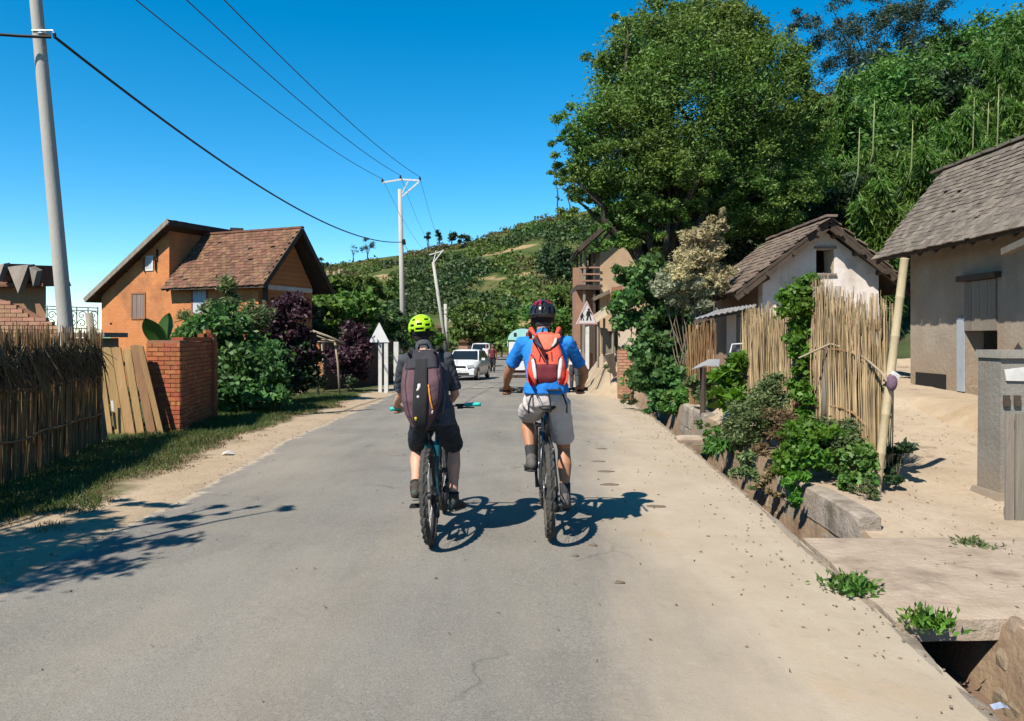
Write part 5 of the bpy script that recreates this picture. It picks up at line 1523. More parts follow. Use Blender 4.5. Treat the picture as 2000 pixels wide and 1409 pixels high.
b = MB(); b.prism([P(1180, 694, 23), P(1200, 690, 23), P(1204, 735, 22.9), P(1199, 738, 22.9)], (0, .05, 0)); ob = b.build('leaning_board', DARKW); setp(ob, 'dark board leaning on the earth bank beside the brick gatepost', 'board')

# ------------------------------------------------------------------ white gabled house
def white_house():
    Y = 15.5; gz = .55
    xl_, xr2, xm = 5.06, 7.40, 6.27
    H = thing('white_house', 'small white plastered house with a gable window and ragged brown tile roof', 'house', (xm, Y, .8))
    ze, zp = 2.62, 3.78
    w = MB(); L = 3.4
    zl = 2.88
    th_ = .28
    wx0, wx1 = P(1594, 0, Y).x, P(1629, 0, Y).x; wz0, wz1 = P(0, 534, Y).z, P(0, 487, Y).z
    def slope(x): return zp - abs(x - xm) * (zp - zl + .0) / (xm - xl_)
    # front gable with a real opening
    w.prism([(xl_, Y, gz), (wx0, Y, gz), (wx0, Y, slope(wx0)), (xl_, Y, slope(xl_))], (0, th_, 0))
    w.prism([(wx1, Y, gz), (xr2, Y, gz), (xr2, Y, slope(xr2)), (wx1, Y, slope(wx1))], (0, th_, 0))
    w.prism([(wx0, Y + .002, gz), (wx1, Y + .002, gz), (wx1, Y + .002, wz0), (wx0, Y + .002, wz0)], (0, th_ - .004, 0))
    w.prism([(wx0, Y + .002, wz1), (wx1, Y + .002, wz1), (wx1, Y + .002, slope(wx1)), (xm, Y + .002, zp), (wx0, Y + .002, slope(wx0))], (0, th_ - .004, 0))
    w.build('wall', WHITEP, H)
    s = MB()
    s.box((xl_ + .13, Y + th_ + L / 2, (gz + 2.75) / 2), (.26, L, 2.75 - gz)); s.box((xr2 - .13, Y + th_ + L / 2, (gz + 2.75) / 2), (.26, L, 2.75 - gz)); s.box((xm, Y + th_ + L + .13, 1.8), (xr2 - xl_, .25, 2.5))
    s.build('side_wall', M('brown_side_wall', (0.30, 0.19, 0.13), (0.38, 0.26, 0.18), 1.6, .95, .5, 12), H)
    f = MB()
    f.bar((wx0 - .04, Y - .012, wz0 - .03), (wx1 + .04, Y - .012, wz0 - .03), .06, .045)
    fo = f.build('window', GREYW, H); f = MB(); f.bar((wx0 - .04, Y - .012, wz1 + .03), (wx1 + .04, Y - .012, wz1 + .03), .06, .045); f.build('lintel', GREYW, fo)
    b = MB(); b.prism([(wx1 - .005, Y + .02, wz0 + .01), (wx1 - .005, Y + .02, wz1 - .01), (wx1 - .09, Y + .25, wz1 - .01), (wx1 - .07, Y + .25, wz0 + .01)], (-.02, 0, 0)); b.build('shutter', POLEW, fo)
    # roof
    yf, yb = 15.15, 18.75
    def slab(xe, zee, sgn):
        m = MB()
        m.prism([(xe, yf, zee), (xm, yf, zp + .10), (xm, yb, zp + .10), (xe, yb, zee)], (0, 0, .07)); return m
    xe, zee = 4.43, 2.44
    xe2, zee2 = 7.95, 2.50
    m = slab(xe, zee, 1); m.prism([(xm + .003, yf, zp + .10), (xe2, yf, zee2), (xe2, yb, zee2), (xm + .003, yb, zp + .10)], (0, 0, .07))
    roof = m.build('roof', DARKW, H)
    e = Vector((xe - .03, yb, zee + .06)); up = Vector((xm, yb, zp + .17)) - Vector((xe, yb, zee + .07))
    tile_roof(roof, e, (0, -1, 0), up, yb - yf + .04, up.length + .04, .20, .165, TILE_W, TILE_WS, 190, 41, .024)
    e = Vector((xe2 + .03, yf - .04, zee2 + .06)); up = Vector((xm, yf, zp + .17)) - Vector((xe2, yf, zee2 + .07))
    tile_roof(roof, e, (0, 1, 0), up, yb - yf + .04, up.length + .04, .20, .165, TILE_W, TILE_WS, 70, 42, .024)
    for k in range(9):
        b = MB(); y = yf + .1 + k * .4; b.box((xm, y, zp + .215), (.22, .42, .045), Matrix.Rotation(.05 * math.sin(k * 3), 3, 'X')); b.build('ridge_tile', TILE_W, roof)
    # rough rafters, purlin ends
    for fx in (.12, .38, .66, .9):
        for sx, x_, z_ in ((-1, xe, zee), (1, xe2, zee2)):
            q = Vector((xm, 0, zp + .03)).lerp(Vector((x_, 0, z_ - .07)), fx)
            b = MB(); b.tube([(q.x, yf - .06, q.z), (q.x, yf + .5, q.z + .01)], .055, 7); b.build('purlin', DARKW, roof)
    for sx, x_, z_ in ((-1, xe, zee), (1, xe2, zee2)):
        b = MB(); b.bar((x_, yf + .04, z_ - .06), (xm, yf + .04, zp + .03), .06, .11); b.build('rafter', DARKW, roof)
    for k in range(7):
        b = MB(); y = yf + .25 + k * .5; b.tube([(xe + .05, y, zee - .02), (xl_ + .1, y, 2.8)], .035, 6); b.build('rafter', DARKW, roof)
    b = MB(); b.prism([(xl_ - .02, 16.2, .8), (xl_ - .02, 16.9, .8), (xl_ - .02, 16.9, 2.1), (xl_ - .02, 16.2, 2.1)], (.03, 0, 0)); b.build('door', GREYW, H)
white_house()
# tin lean-to in front of it
TL = thing('tin_awning', 'rusty corrugated tin awning on thin poles left of the white gable', 'awning', (4.4, 14.2, .75))
mb = MB(); rws = []
for i in range(33):
    f = i / 32
    a = P(1354, 624, 14.6).lerp(P(1474, 600, 13.9), f); c_ = P(1400, 606, 15.6).lerp(P(1478, 594, 15.1), f)
    wv = .018 * math.sin(f * 2 * math.pi * 11)
    rws.append([a + Vector((0, 0, wv)), a.lerp(c_, .5) + Vector((0, 0, wv - .01)), c_ + Vector((0, 0, wv))])
mb.sheet(rws); mb.sheet([[q + Vector((0, 0, -.006)) for q in r_[::-1]] for r_ in rws]); mb.build('tin_sheet', TIN, TL)
b = MB(); b.bar(P(1356, 630, 14.6), P(1400, 618, 14.4), .05, .07); b.bar(P(1400, 618, 14.4), P(1472, 606, 14.0), .05, .05); b.build('beam', DARKW, TL)
for px, py, Y in ((1460, 612, 14.0), (1362, 630, 14.6)):
    q = P(px, py, Y); b = MB(); b.tube([q, Vector((q.x - .04, Y, yard_z(q.x, Y) - .05))], .035, 7); b.build('post', POLEW, TL)
q = P(1425, 660, 15.0)
DP = thing('plank_door', 'pale plank door leaning in the shade under the tin awning', 'door', (q.x, 15.0, .8))
b = MB(); b.prism([P(1420, 615, 15.0), P(1438, 614, 15.0), P(1438, 690, 15), P(1420, 692, 15)], (0, .04, 0)); b.build('panel', M('pale_plank', (.55, .48, .44), (.62, .56, .52), 5, .8), DP)
b = MB(); b.prism([P(1440, 620, 15.1), P(1455, 620, 15.1), P(1455, 690, 15.1), P(1440, 690, 15.1)], (0, .04, 0)); b.build('shelf_board', M('grey_board', (.16, .16, .18), (.22, .22, .25), 5, .8), DP)
TB = thing('wash_stand', 'dark pot stand with a thin bent pipe under the tin awning', 'stand', (P(1430, 720, 13.6).x, 13.6, .7))
b = MB(); b.tube([P(1426, 690, 13.6), P(1430, 673, 13.6), P(1460, 671, 13.6)], .016, 6); b.build('pipe', WHITEPAINT, TB)
b = MB(); b.ell(P(1448, 690, 13.6), (.16, .14, .12)); b.build('pot', IRON, TB, smooth=True)
b = MB(); b.box(P(1445, 708, 13.6) + Vector((0, 0, -.05)), (.45, .3, .1)); b.build('board', DARKW, TB)
for dx in (-.18, .18):
    b = MB(); q = P(1445, 712, 13.6); b.tube([q + Vector((dx, 0, 0)), Vector((q.x + dx, 13.6, .5))], .025, 6); b.build('leg', DARKW, TB)
TS = thing('tin_table', 'small crumpled tin sheet laid on a dark post, roadward of the awning', 'table', (P(1372, 790, 12.9).x, 12.9, .35))
mb = MB(); mb.sheet([[P(1350, 722, 12.6), P(1376, 714, 12.9), P(1404, 716, 13)], [P(1368, 710, 13.3), P(1384, 702, 13.5), P(1406, 702, 13.5)]]); o_ = mb.build('tin_sheet', TIN, TS)
o_.modifiers.new('s', 'SOLIDIFY').thickness = .012
b = MB(); b.tube([P(1373, 718, 12.9), Vector((P(1373, 718, 12.9).x, 12.9, .25))], .05, 7); b.build('post', DARKW, TS)

RF1, ln1 = reed_screen('narrow orange-brown reed panel beneath the left end of the tin awning', [(P(1352, 0, 14.4).x, 14.6, 0), (P(1396, 0, 14.2).x, 14.3, 0)], 1.45, 46, 51, STRAWD, .03, .009, ground=lambda x, y: yard_z(x, y), name='reed_fence', group='reed screens on the right')
RF2, ln2 = reed_screen('shorter weathered reed screen left of the leafy climber', [(3.62, 11.9, 0), (3.68, 10.0, 0)], lambda f: 1.40 + .05 * math.sin(f * 17), 330, 52, STRAW, .05, .0058, .18, ground=lambda x, y: yard_z(x, y), name='reed_fence', group='reed screens on the right')
RF3, ln3 = reed_screen('tall golden reed screen between the leafy climber and the bamboo pole', [(3.66, 9.85, 0), (3.80, 7.75, 0)], lambda f: 1.55 + .10 * math.sin(f * 7) + .06 * math.sin(f * 23), 480, 53, STRAW, .05, .0058, .20, ground=lambda x, y: yard_z(x, y), name='reed_fence', group='reed screens on the right')
for z in (.35, 1.0):
    b = MB(); b.tube([Vector((q.x - .05, q.y, yard_z(q.x, q.y) + z)) for q in fence_line([(3.68, 9.85, 0), (3.78, 8.1, 0)], 8)], .016, 6); b.build('rail', STRAWD, RF3, smooth=True)
# grey posts against the screen
q = P(1612, 820, 9.0)
GP = thing('grey_pole', 'weathered grey crooked pole standing against the golden reed screen', 'pole', (q.x, 9.0, yard_z(q.x, 9.0)))
b = MB(); b.tube([P(1610, 830, 9.0), P(1614, 740, 8.98), P(1620, 670, 8.95), P(1637, 560, 9.0)], [.05, .045, .045, .04], 8); b.build('shaft', GREYW, GP, smooth=True)
b = MB(); b.tube([P(1621, 660, 8.9), P(1633, 655, 8.88), P(1634, 664, 8.95)], .02, 6); b.build('tie', DARKW, GP)
AS = wireb = MB(); pts = [P(1560, 700, 8.9), P(1622, 672, 8.85), P(1650, 680, 8.6), P(1690, 700, 8.1), P(1722, 728, 7.55), P(1732, 745, 7.42)]
AS.tube(pts, [.012, .013, .013, .013, .012, .011], 7); o_ = AS.build('bent_stick', POLEW, smooth=True); setp(o_, 'thin bent stick arching from the grey pole to the bamboo pole', 'stick')
# bamboo pole
bz = P(1712, 952, 7.5); bz.z = yard_z(bz.x, 7.5)
BPOLE = thing('bamboo_pole', 'thick pale bamboo pole leaning right at the yard entrance', 'pole', bz)
tp = P(1767, 503, 7.5); k = 6; pts, rad = [], []
for i in range(k):
    for f, r_ in ((.0, .0445), (.03, .0425), (.94, .042), (.97, .0455)):
        pts.append(bz.lerp(tp, (i + f) / k) ); rad.append(r_ * (1 - .012 * i))
pts[0] = pts[0] - Vector((0, 0, .15))
b = MB(); b.tube(pts, rad, 14); b.build('shaft', BAMB, BPOLE, smooth=True)
b = MB(); b.tube([bz.lerp(tp, .985), bz.lerp(tp, 1.0)], .032, 12); b.build('hollow', DARKW, BPOLE)
b = MB()
for i in range(2): b.tube([bz.lerp(tp, .455 + .02 * i) + Vector((.055 * math.cos(a), .055 * math.sin(a), .01 * math.sin(a * 2))) for a in np.linspace(0, 2 * math.pi, 13)], .008, 5)
b.build('tie', BLACKCAB, BPOLE)
q = P(1742, 747, 7.42)
PR = setp(MB().ell((0, 0, 0), (.05, .045, .085)).build('cloth_bundle', M('purple_cloth', (.16, .09, .13), (.24, .15, .20), 14, .9, .5, 40), smooth=True), 'small purple cloth bundle tied to the bamboo pole', 'bundle'); PR.location = q
q2 = P(1748, 733, 7.42)
PB_ = setp(MB().box((0, 0, 0), (.07, .05, .045), Matrix.Rotation(.6, 3, 'Y')).build('white_rag', WHITEPAINT), 'white rag knotted above the purple bundle on the bamboo pole', 'rag'); PB_.location = q2

# ------------------------------------------------------------------ tiled mud hut at the right
def hut():
    X = 7.55; y0, y1 = 6.5, 14.55; gz = .62; zt = 3.28
    H = thing('mud_hut', 'grey mud-plastered hut with a steep roof of mossy small tiles', 'house', (X, 10.5, gz))
    dy0, dy1 = P(1948, 0, 1).x, P(1886, 0, 1).x      # door edges from their bearing
    ya, yb = X / dy0, X / dy1
    dz0, dz1 = .80, P(0, 548, 12.6).z
    t = .3
    w = MB()
    w.prism([(X, yb, gz - .2), (X, y1, gz - .2), (X, y1, zt), (X, yb, zt)], (t, 0, 0))
    w.prism([(X, y0, gz - .2), (X, ya, gz - .2), (X, ya, zt), (X, y0, zt)], (t, 0, 0))
    w.prism([(X + .002, ya, dz1), (X + .002, yb, dz1), (X + .002, yb, zt), (X + .002, ya, zt)], (t - .004, 0, 0))
    w.prism([(X + .002, ya, gz - .2), (X + .002, yb, gz - .2), (X + .002, yb, dz0), (X + .002, ya, dz0)], (t - .004, 0, 0))
    w.prism([(X + t + .002, y1 - t, gz - .2), (X + 2.2, y1 - t, gz - .2), (X + 2.2, y1 - t, 3.0), (X + .8, y1 - t, 4.35), (X + t + .002, y1 - t, zt + .1)], (0, t, 0))
    w.prism([(X + 2.2, y0, gz - .2), (X + 2.2, y1, gz - .2), (X + 2.2, y1, 3.0), (X + 2.2, y0, 3.0)], (t, 0, 0))
    w.build('wall', HUTP, H)
    # back of the dark room so the doorway reads black
    # shutter and jambs
    sz0 = P(0, 646, 12.3).z
    n_ = 4
    for i in range(n_):
        a, c_ = ya + (yb - ya) * i / n_, ya + (yb - ya) * (i + .95) / n_
        b = MB(); b.prism([(X - .03, a, sz0), (X - .03, c_, sz0), (X - .03, c_, dz1 - .02), (X - .03, a, dz1 - .02)], (.03, 0, 0)); b.build('shutter_board', GREYW, H)
    b = MB(); b.prism([(X - .035, yb + .005, dz0 - .1), (X - .035, yb + .20, dz0 - .1), (X - .035, yb + .20, dz1 - .6), (X - .035, yb + .005, dz1 - .6)], (.03, 0, 0)); b.build('door_jamb', M('blue_grey_paint', (.36, .39, .42), (.44, .47, .50), 5, .8), H)
    b = MB(); b.bar((X - .05, ya - .1, dz1 + .04), (X - .05, yb + .1, dz1 + .04), .12, .09); b.build('lintel', DARKW, H)
    # black sheet on the solid wall foot, colour standing in for a hole's shade
    b = MB(); b.prism([(X - .012, 13.35, gz - .02), (X - .012, 14.35, gz - .02), (X - .012, 14.35, gz + .34), (X - .012, 13.35, gz + .34)], (.01, 0, 0)); b.build('foot_shade_patch', SHADE_BLACK, H)
    # roof
    ex, ez, rx, rz = 6.95, 3.12, 8.28, 4.78
    m = MB()
    m.prism([(ex, y0 - .4, ez), (rx, y0 - .4, rz), (rx, 14.65, rz), (ex, 14.65, ez)], (0, 0, -.08))
    m.prism([(rx + .003, y0 - .4, rz), (9.9, y0 - .4, 2.9), (9.9, 14.65, 2.9), (rx + .003, 14.65, rz)], (0, 0, -.08))
    roof = m.build('roof', DARKW, H)
    o_ = Vector((ex - .05, 14.68, ez - .03)); up = Vector((rx, 0, rz + .02)) - Vector((ex, 0, ez))
    tile_roof(roof, o_, (0, -1, 0), up, 14.68 - (y0 - .4), up.length + .06, .150, .105, TILE_G, TILE_GS, 300, 43, .020, .06)
    for k in range(22):
        b = MB(); y = 14.8 - k * .4; b.box((rx, y, rz + .045), (.2, .42, .05), Matrix.Rotation(.06 * math.sin(k * 2.1), 3, 'X')); b.build('ridge_tile', TILE_G, roof)
    for k in range(16):
        b = MB(); y = 14.7 - k * .5; b.tube([(ex + .03, y, ez - .10), (X + .1, y, zt + .02 + .32)], .035, 6); b.build('rafter', DARKW, roof)
    # strut under the near eave
    a = P(1962, 492, 10.6); c_ = P(2010, 470, 9.6)
    b = MB(); b.bar(a, c_, .09, .09); b.build('eave_pole', GREYW, roof)
    b = MB(); b.bar((X - .08, 10.9, 1.9), (ex + .1, 10.2, 2.80), .08, .08); b.build('brace', GREYW, roof)
hut()
# earthen plinth step in front of the hut
rows = []
for i in range(36):
    y = 7.5 + i * .21
    r_ = []
    for j in range(14):
        x = 5.7 + j * .15
        e = min(1, max(0, (x - 6.05 - .25 * mnoise.noise(Vector((y * .9, 2, 0)))) / .55)); e = e * e * (3 - 2 * e)
        z = yard_z(x, y) - .04 + e * max(0, .70 - yard_z(x, y)) + nz(x, y, 4, .03) + nz(x, y, 9, .018)
        r_.append((x, y, z))
    rows.append(r_)
MB().sheet(rows).build('plinth', EARTHB, smooth=True, kind='structure')

# ------------------------------------------------------------------ concrete pillar and slatted gate at the right edge
q = P(1908, 992, 7.25)
CP = thing('concrete_pillar', 'grey cement gate pillar with a flat cap at the right edge', 'pillar', (q.x + .25, 7.4, .06))
xl0 = q.x + .19
b = MB(); b.box((xl0 + .29, 7.40, .70), (.56, .36, 1.42), taper=.965); b.box((xl0 + .265, 7.40, .06), (.68, .48, .16), taper=.85); b.build('shaft', GREYC, CP)
b = MB(); b.box((xl0 + .30, 7.40, 1.445), (.60, .42, .075), taper=.96); b.build('cap', GREYC, CP)
b = MB(); b.prism([P(1962, 722, 7.205), P(2015, 716, 7.205), P(2015, 745, 7.205), P(1966, 744, 7.205)], (0, .012, 0)); b.build('white_patch', WHITEPAINT, CP)
SG = thing('slat_gate', 'grey weathered slatted wooden gate in front of the cement pillar', 'gate', (P(1990, 1020, 6.6).x, 6.6, .03))
for px in (1965, 1984.5, 2004, 2023):
    a, c_ = P(px + 15, 1024, 6.6), P(px + 15, 808, 6.6)
    b = MB(); b.prism([P(px, 1026, 6.6), P(px + 16, 1026, 6.6), P(px + 16, 806 + (px % 7), 6.6), P(px + 1, 808, 6.6)], (0, .025, 0)); b.build('slat', GREYW, SG)
for py in (1000, 830):
    b = MB(); b.bar(P(1962, py, 6.64), P(2050, py, 6.64), .03, .075); b.build('rail', GREYW, SG)
for px in (1966, 1987):
    b = MB(); b.box(P(px, 783, 7.20), (.06, .016, .10)); b.build('patch', DARKW, CP)

# ------------------------------------------------------------------ drain slabs, retaining walls, rocks
def slab(name, label, yA, yB, xo, wid, th_, seed, gr, top=.02, mat=None):
    rng = random.Random(seed)
    n = 14; ptsT = []
    for i in range(n + 1):
        f = i / n; y = yA + (yB - yA) * f
        ptsT.append((xr(y) - xo + .055 * mnoise.noise(Vector((y * 3, seed, 0))), y))
    right = [(xr(y) + wid(f) + .06 * mnoise.noise(Vector((y * 2.1, seed + 4, 0))), y) for f, y in [(i / n, yA + (yB - yA) * i / n) for i in range(n + 1)]]
    m = 12; rows = []
    for i in range(n + 1):
        a, c_ = Vector((*ptsT[i], 0)), Vector((*right[i], 0))
        r_ = []
        for j in range(m + 1):
            q = a.lerp(c_, j / m)
            edge = min(1, j / 1.5, (m - j) / 1.5, i / 1.2, (n - i) / 1.2)
            r_.append((q.x, q.y + (.05 * mnoise.noise(Vector((q.x * 3, seed, 1))) if i in (0, n) else 0), zg(q.y) + top - .025 * (1 - edge) + nz(q.x, q.y, 2.2, .010)))
        rows.append(r_)
    mb = MB(); mb.sheet(rows)
    und = [[(q[0], q[1], q[2] - th_) for q in r_] for r_ in rows]
    mb.sheet([r_[::-1] for r_ in und])
    for ra, rb in ((rows[0], und[0]), (rows[-1][::-1], und[-1][::-1])): mb.sheet([rb, ra])
    mb.sheet([[r_[0] for r_ in rows], [r_[0] for r_ in und]]); mb.sheet([[r_[-1] for r_ in und], [r_[-1] for r_ in rows]])
    o = mb.build(name, mat or M('sandy_slab', (0.40, 0.305, 0.22), (0.54, 0.43, 0.325), 2.6, .93, .9, 18, c3=(0.20, 0.135, 0.095), s3=1.5, detail=9), smooth=False)
    return setp(o, label, 'slab', gr)
slab('culvert_slab', 'wide sand-covered concrete slab bridging the drain at the yard entrance', 4.35, 6.12, -.015, lambda f: 2.9 - .3 * f, .12, 3, 'slabs over the drain', .03)
slab('culvert_slab', 'narrow slab bridging the drain farther up beside the weeds', 11.85, 12.35, .10, lambda f: .62, .08, 5, 'slabs over the drain', .05)

CBLK = M('block_concrete', (0.33, 0.28, 0.21), (0.45, 0.385, 0.30), 3.5, .94, .9, 26, rnd='object', amt=.12, c3=(0.17, 0.145, 0.10), s3=2.3, detail=8)
def retaining(label, yA, yB, ztop, courses, lens, seed, x_in=.02):
    rt = thing('retaining_wall', label, 'wall', (xr(yA) + _dw(yA), yA, -.3), 'concrete walls along the drain')
    rg = random.Random(seed)
    ch = (ztop + .40) / courses
    for c_ in range(courses):
        y = yA + (0 if c_ % 2 == 0 else 0)
        while y < yB - .05:
            L = min(rg.uniform(*lens), yB - y)
            a = Vector((xr(y) + _dw(y) - x_in - .02 * (courses - c_), y + .006, zg(y) - .40 + c_ * ch))
            d_ = Vector((xr(y + L) + _dw(y + L) - x_in - .02 * (courses - c_), y + L - .006, zg(y + L) - .40 + c_ * ch))
            hh = ch - .008 if c_ < courses - 1 else ch + rg.uniform(-.02, .02)
            b = MB(); w_ = .22
            j = rg.uniform(-.008, .008)
            nu_, nv_ = 9, 5
            prof_ = [(0, 0), (.004, .25), (.008, .5), (.012, .75), (.022, .94), (.05, 1.0), (w_ * .6, 1.01), (w_, .985)]
            rws_ = []
            for iu in range(nu_ + 1):
                f_ = iu / nu_; e_ = a.lerp(d_, f_); ch_ = min(1, iu / .6, (nu_ - iu) / .6) if iu in (0, nu_) else 1
                row_ = []
                for (px_, pz_) in prof_:
                    q_ = e_ + Vector((j + px_ + (.02 if iu in (0, nu_) and px_ < .1 else 0), 0, hh * pz_ - (.015 if iu in (0, nu_) and pz_ > .9 else 0)))
                    row_.append(q_ + Vector((mnoise.noise(q_ * 9.0) * .010 + mnoise.noise(q_ * 3.0) * .008, mnoise.noise(q_ * 8.0 + Vector((5, 0, 0))) * .008 if 0 < iu < nu_ else 0, mnoise.noise(q_ * 7.0 + Vector((0, 7, 0))) * .012 if pz_ > .9 else 0)))
                rws_.append(row_)
            b.sheet(rws_)
            for r_ in (rws_[0], rws_[-1]): b.add(r_ + [r_[-1] + Vector((0, 0, -hh))], [tuple(range(len(r_) + 1))])
            b.build('block', CBLK, rt, smooth=False)
            y += L
    return rt
retaining('near concrete retaining wall with two courses, below the bright green bush', 6.25, 8.5, .17, 2, (1.1, 1.6), 3)
retaining('far concrete retaining wall beyond the weeds beside the narrow slab', 12.5, 14.9, .36, 2, (1.2, 1.3), 4)
# rough stones of the drain side near the camera and under the bank
STONE = M('rough_stone', (0.24, 0.175, 0.115), (0.33, 0.25, 0.17), 5, .95, .9, 20, rnd='object', amt=.2, c3=(.22, .17, .12), s3=2.5)
rg = random.Random(8)
SW = thing('stone_lining', 'rough stone lining of the drain side at the near right corner', 'wall', (xr(3.5) + .6, 3.5, -.5))
def stone(c, r, seed):
    b = MB(); b.ell((0, 0, 0), (1, 1, 1), None, 9, 6)
    for i, q in enumerate(b.v):
        n_ = mnoise.noise(q * 1.3 + Vector((seed * 3.7, 0, 0)))
        b.v[i] = Vector(c) + Vector((q.x * r[0], q.y * r[1], q.z * r[2])) * (1 + .35 * n_)
    return b
for i in range(9):
    for j in range(3):
        y = 2.75 + i * .19 + rg.uniform(-.04, .04); 
        stone((xr(y) + _dw(y) + .08 - .05 * (2 - j), y, -.42 + j * .17 + rg.uniform(-.02, .02)), (.09, .13, .10), i * 3 + j).build('stone', STONE, SW)
SW2 = thing('stone_lining', 'crumbling earth-and-stone drain bank between the retaining walls', 'wall', (xr(9.5) + .5, 9.5, -.4))
for i in range(24):
    for j in range(2):
        y = 7.95 + i * .16 + rg.uniform(-.05, .05)
        stone((xr(y) + _dw(y) - .03 + .04 * j, y, -.33 + j * .19 + rg.uniform(-.04, .04)), (.05, rg.uniform(.08, .12), rg.uniform(.09, .13)), 50 + i * 2 + j).build('stone', STONE, SW2)
# scattered clods and pebbles
rng = np.random.default_rng(5); mb = MB()
for k in range(1900):
    y = rng.uniform(3, 22); u_ = rng.uniform()
    if u_ < .30: x = xl(y) - rng.exponential(.35) + .15; z = verge_z(x, y) if x < xl(y) else zg(y)
    elif u_ < .55: x = xr(y) - rng.exponential(.45) ; z = zg(y) + .0
    else: x = xr(y) + _dw(y) + rng.uniform(.1, 3.8); z = yard_z(x, y) + (.035 if 4.4 < y < 6.1 and x < xr(y) + 2.6 else 0)
    r_ = rng.uniform(.003, .009) * (1.8 if rng.uniform() < .06 else 1)
    mb.ell((x, y, z + r_ * .3), (r_ * rng.uniform(.8, 1.4), r_, r_ * .6), None, 6, 4)
o = mb.build('pebbles', STONE, kind='stuff'); setp(o, 'small pebbles and clods scattered on the sandy road edges', 'pebbles')
# leaf litter and grit on the road
rng = np.random.default_rng(6); n = 260
yv = rng.uniform(3.2, 14, n); xv = np.array([rng.uniform(xl(y), xr(y)) if rng.uniform() < .35 else xr(y) - rng.exponential(.8) for y in yv])
C = np.stack([xv, yv, [zg(y) + .055 for y in yv]], 1)
C[:, 2] = [zg(y) + .05 * (1 - (2 * (x - xl(y)) / (xr(y) - xl(y)) - 1) ** 2) - .006 for x, y in zip(xv, yv)]
ax = rng.normal(size=(n, 3)); ax[:, 2] *= .15
V, Fq = leaf_geo(rng, C, .028, .012, ax)
o = npmesh('leaf_litter', V, Fq, G_DRY, kind='stuff'); setp(o, 'dry leaf bits strewn over the road and sand', 'leaf litter')
rng = np.random.default_rng(16); n = 420
yv = rng.uniform(3.4, 11.5, n); xv = np.array([xr(y) + _dw(y) + rng.uniform(.05, 3.6) for y in yv])
C = np.stack([xv, yv, [yard_z(x, y) + (.05 if 4.35 < y < 6.12 and x < xr(y) + 2.7 else .012) for x, y in zip(xv, yv)]], 1)
ax = rng.normal(size=(n, 3)); ax[:, 2] *= .15
V, Fq = leaf_geo(rng, C, .034, .012, ax)
o = npmesh('leaf_litter', V, Fq, G_DRY, kind='stuff'); setp(o, 'dry leaf bits and chaff strewn over the sandy yard and slab', 'leaf litter')
# flattened dung patches / dark clods seen on the sandy lane
for i, (px, py, w_, lab) in enumerate(((1168, 905, 30, 'dark flat dung patch on the sand, first in the row right of the blue-shirted rider'), (1183, 925, 36, 'dark flat dung patch second in the row right of the blue-shirted rider'), (1190, 951, 40, 'longer dark dung patch just above the right rider shadow'), (1282, 993, 44, 'dark flat dung patch beyond the tip of the right rider shadow'), (1175, 880, 24, 'small dark dung patch farthest up the sandy edge'), (1158, 1073, 20, 'small dark clod on the road behind the right bicycle'), (1210, 1146, 22, 'dark flat clod on the road nearest the camera'), (1124, 1094, 14, 'tiny dark clod behind the right rear wheel'))):
    Y = 2400 / (py - 660); x = (px - 1000) / F * Y; s = w_ / F * Y / 2
    z = zg(Y) + .05 * (1 - (2 * (x - xl(Y)) / (xr(Y) - xl(Y)) - 1) ** 2) - .014
    b = stone((0, 0, 0), (s, s * (.38 + .07 * (i % 4)), .012), 90 + i); o = b.build('dung_patch', M('dung', (.15, .115, .08), (.24, .18, .125), 20, .95, .8, 60), smooth=True); o.location = (x, Y, z)
    setp(o, lab, 'dung', 'dung patches on the sandy lane')
# litter paper on the left shoulder
Y = 2400 / (890 - 660); q = Vector(((445 - 1000) / F * Y, Y, verge_z((445 - 1000) / F * Y, Y) + .012))
b = MB(); b.sheet([[(-.07, -.05, .0), (0, -.06, .035), (.07, -.04, .01)], [(-.08, .05, .02), (.01, .05, .05), (.08, .05, .0)]]); o = b.build('paper_scrap', WHITEPAINT); o.location = q; setp(o, 'crumpled white paper scrap on the left dirt shoulder', 'litter')
Y = 2400 / (1388 - 660); q = Vector(((1955 - 1000) / F * Y, Y, zg(Y) + .01))
b = MB(); b.sheet([[(-.04, -.015, .0), (0, -.02, .012), (.03, -.015, .004)], [(-.04, .015, .008), (.01, .02, .018), (.04, .015, .0)]]); o = b.build('plastic_scrap', M('blue_white_plastic', (.25, .32, .5), (.5, .5, .55), 30, .4)); o.location = q; setp(o, 'blue and white plastic scrap on the drain edge at the near corner', 'litter')
# faded crossing bars far ahead
WLINE = M('faded_road_paint', (.42, .41, .39), (.56, .55, .53), 4, .8, c3=(.28, .27, .25), s3=6)
for i, (px0, px1, Y) in enumerate(((918, 945, 27.8), (955, 975, 28.4), (888, 905, 27.4), (985, 1010, 29.2), (925, 1000, 33.5))):
    x0, x1 = (px0 - 1000) / F * Y, (px1 - 1000) / F * Y
    rws = [[(x0 + (x1 - x0) * j / 6, Y + dy, zg(Y + dy) + .05 * (1 - (2 * (x0 + (x1 - x0) * j / 6 - xl(Y)) / (xr(Y) - xl(Y)) - 1) ** 2) + .004) for j in range(7)] for dy in (0, .35)]
    o = MB().sheet(rws).build('road_marking', WLINE, kind='structure')
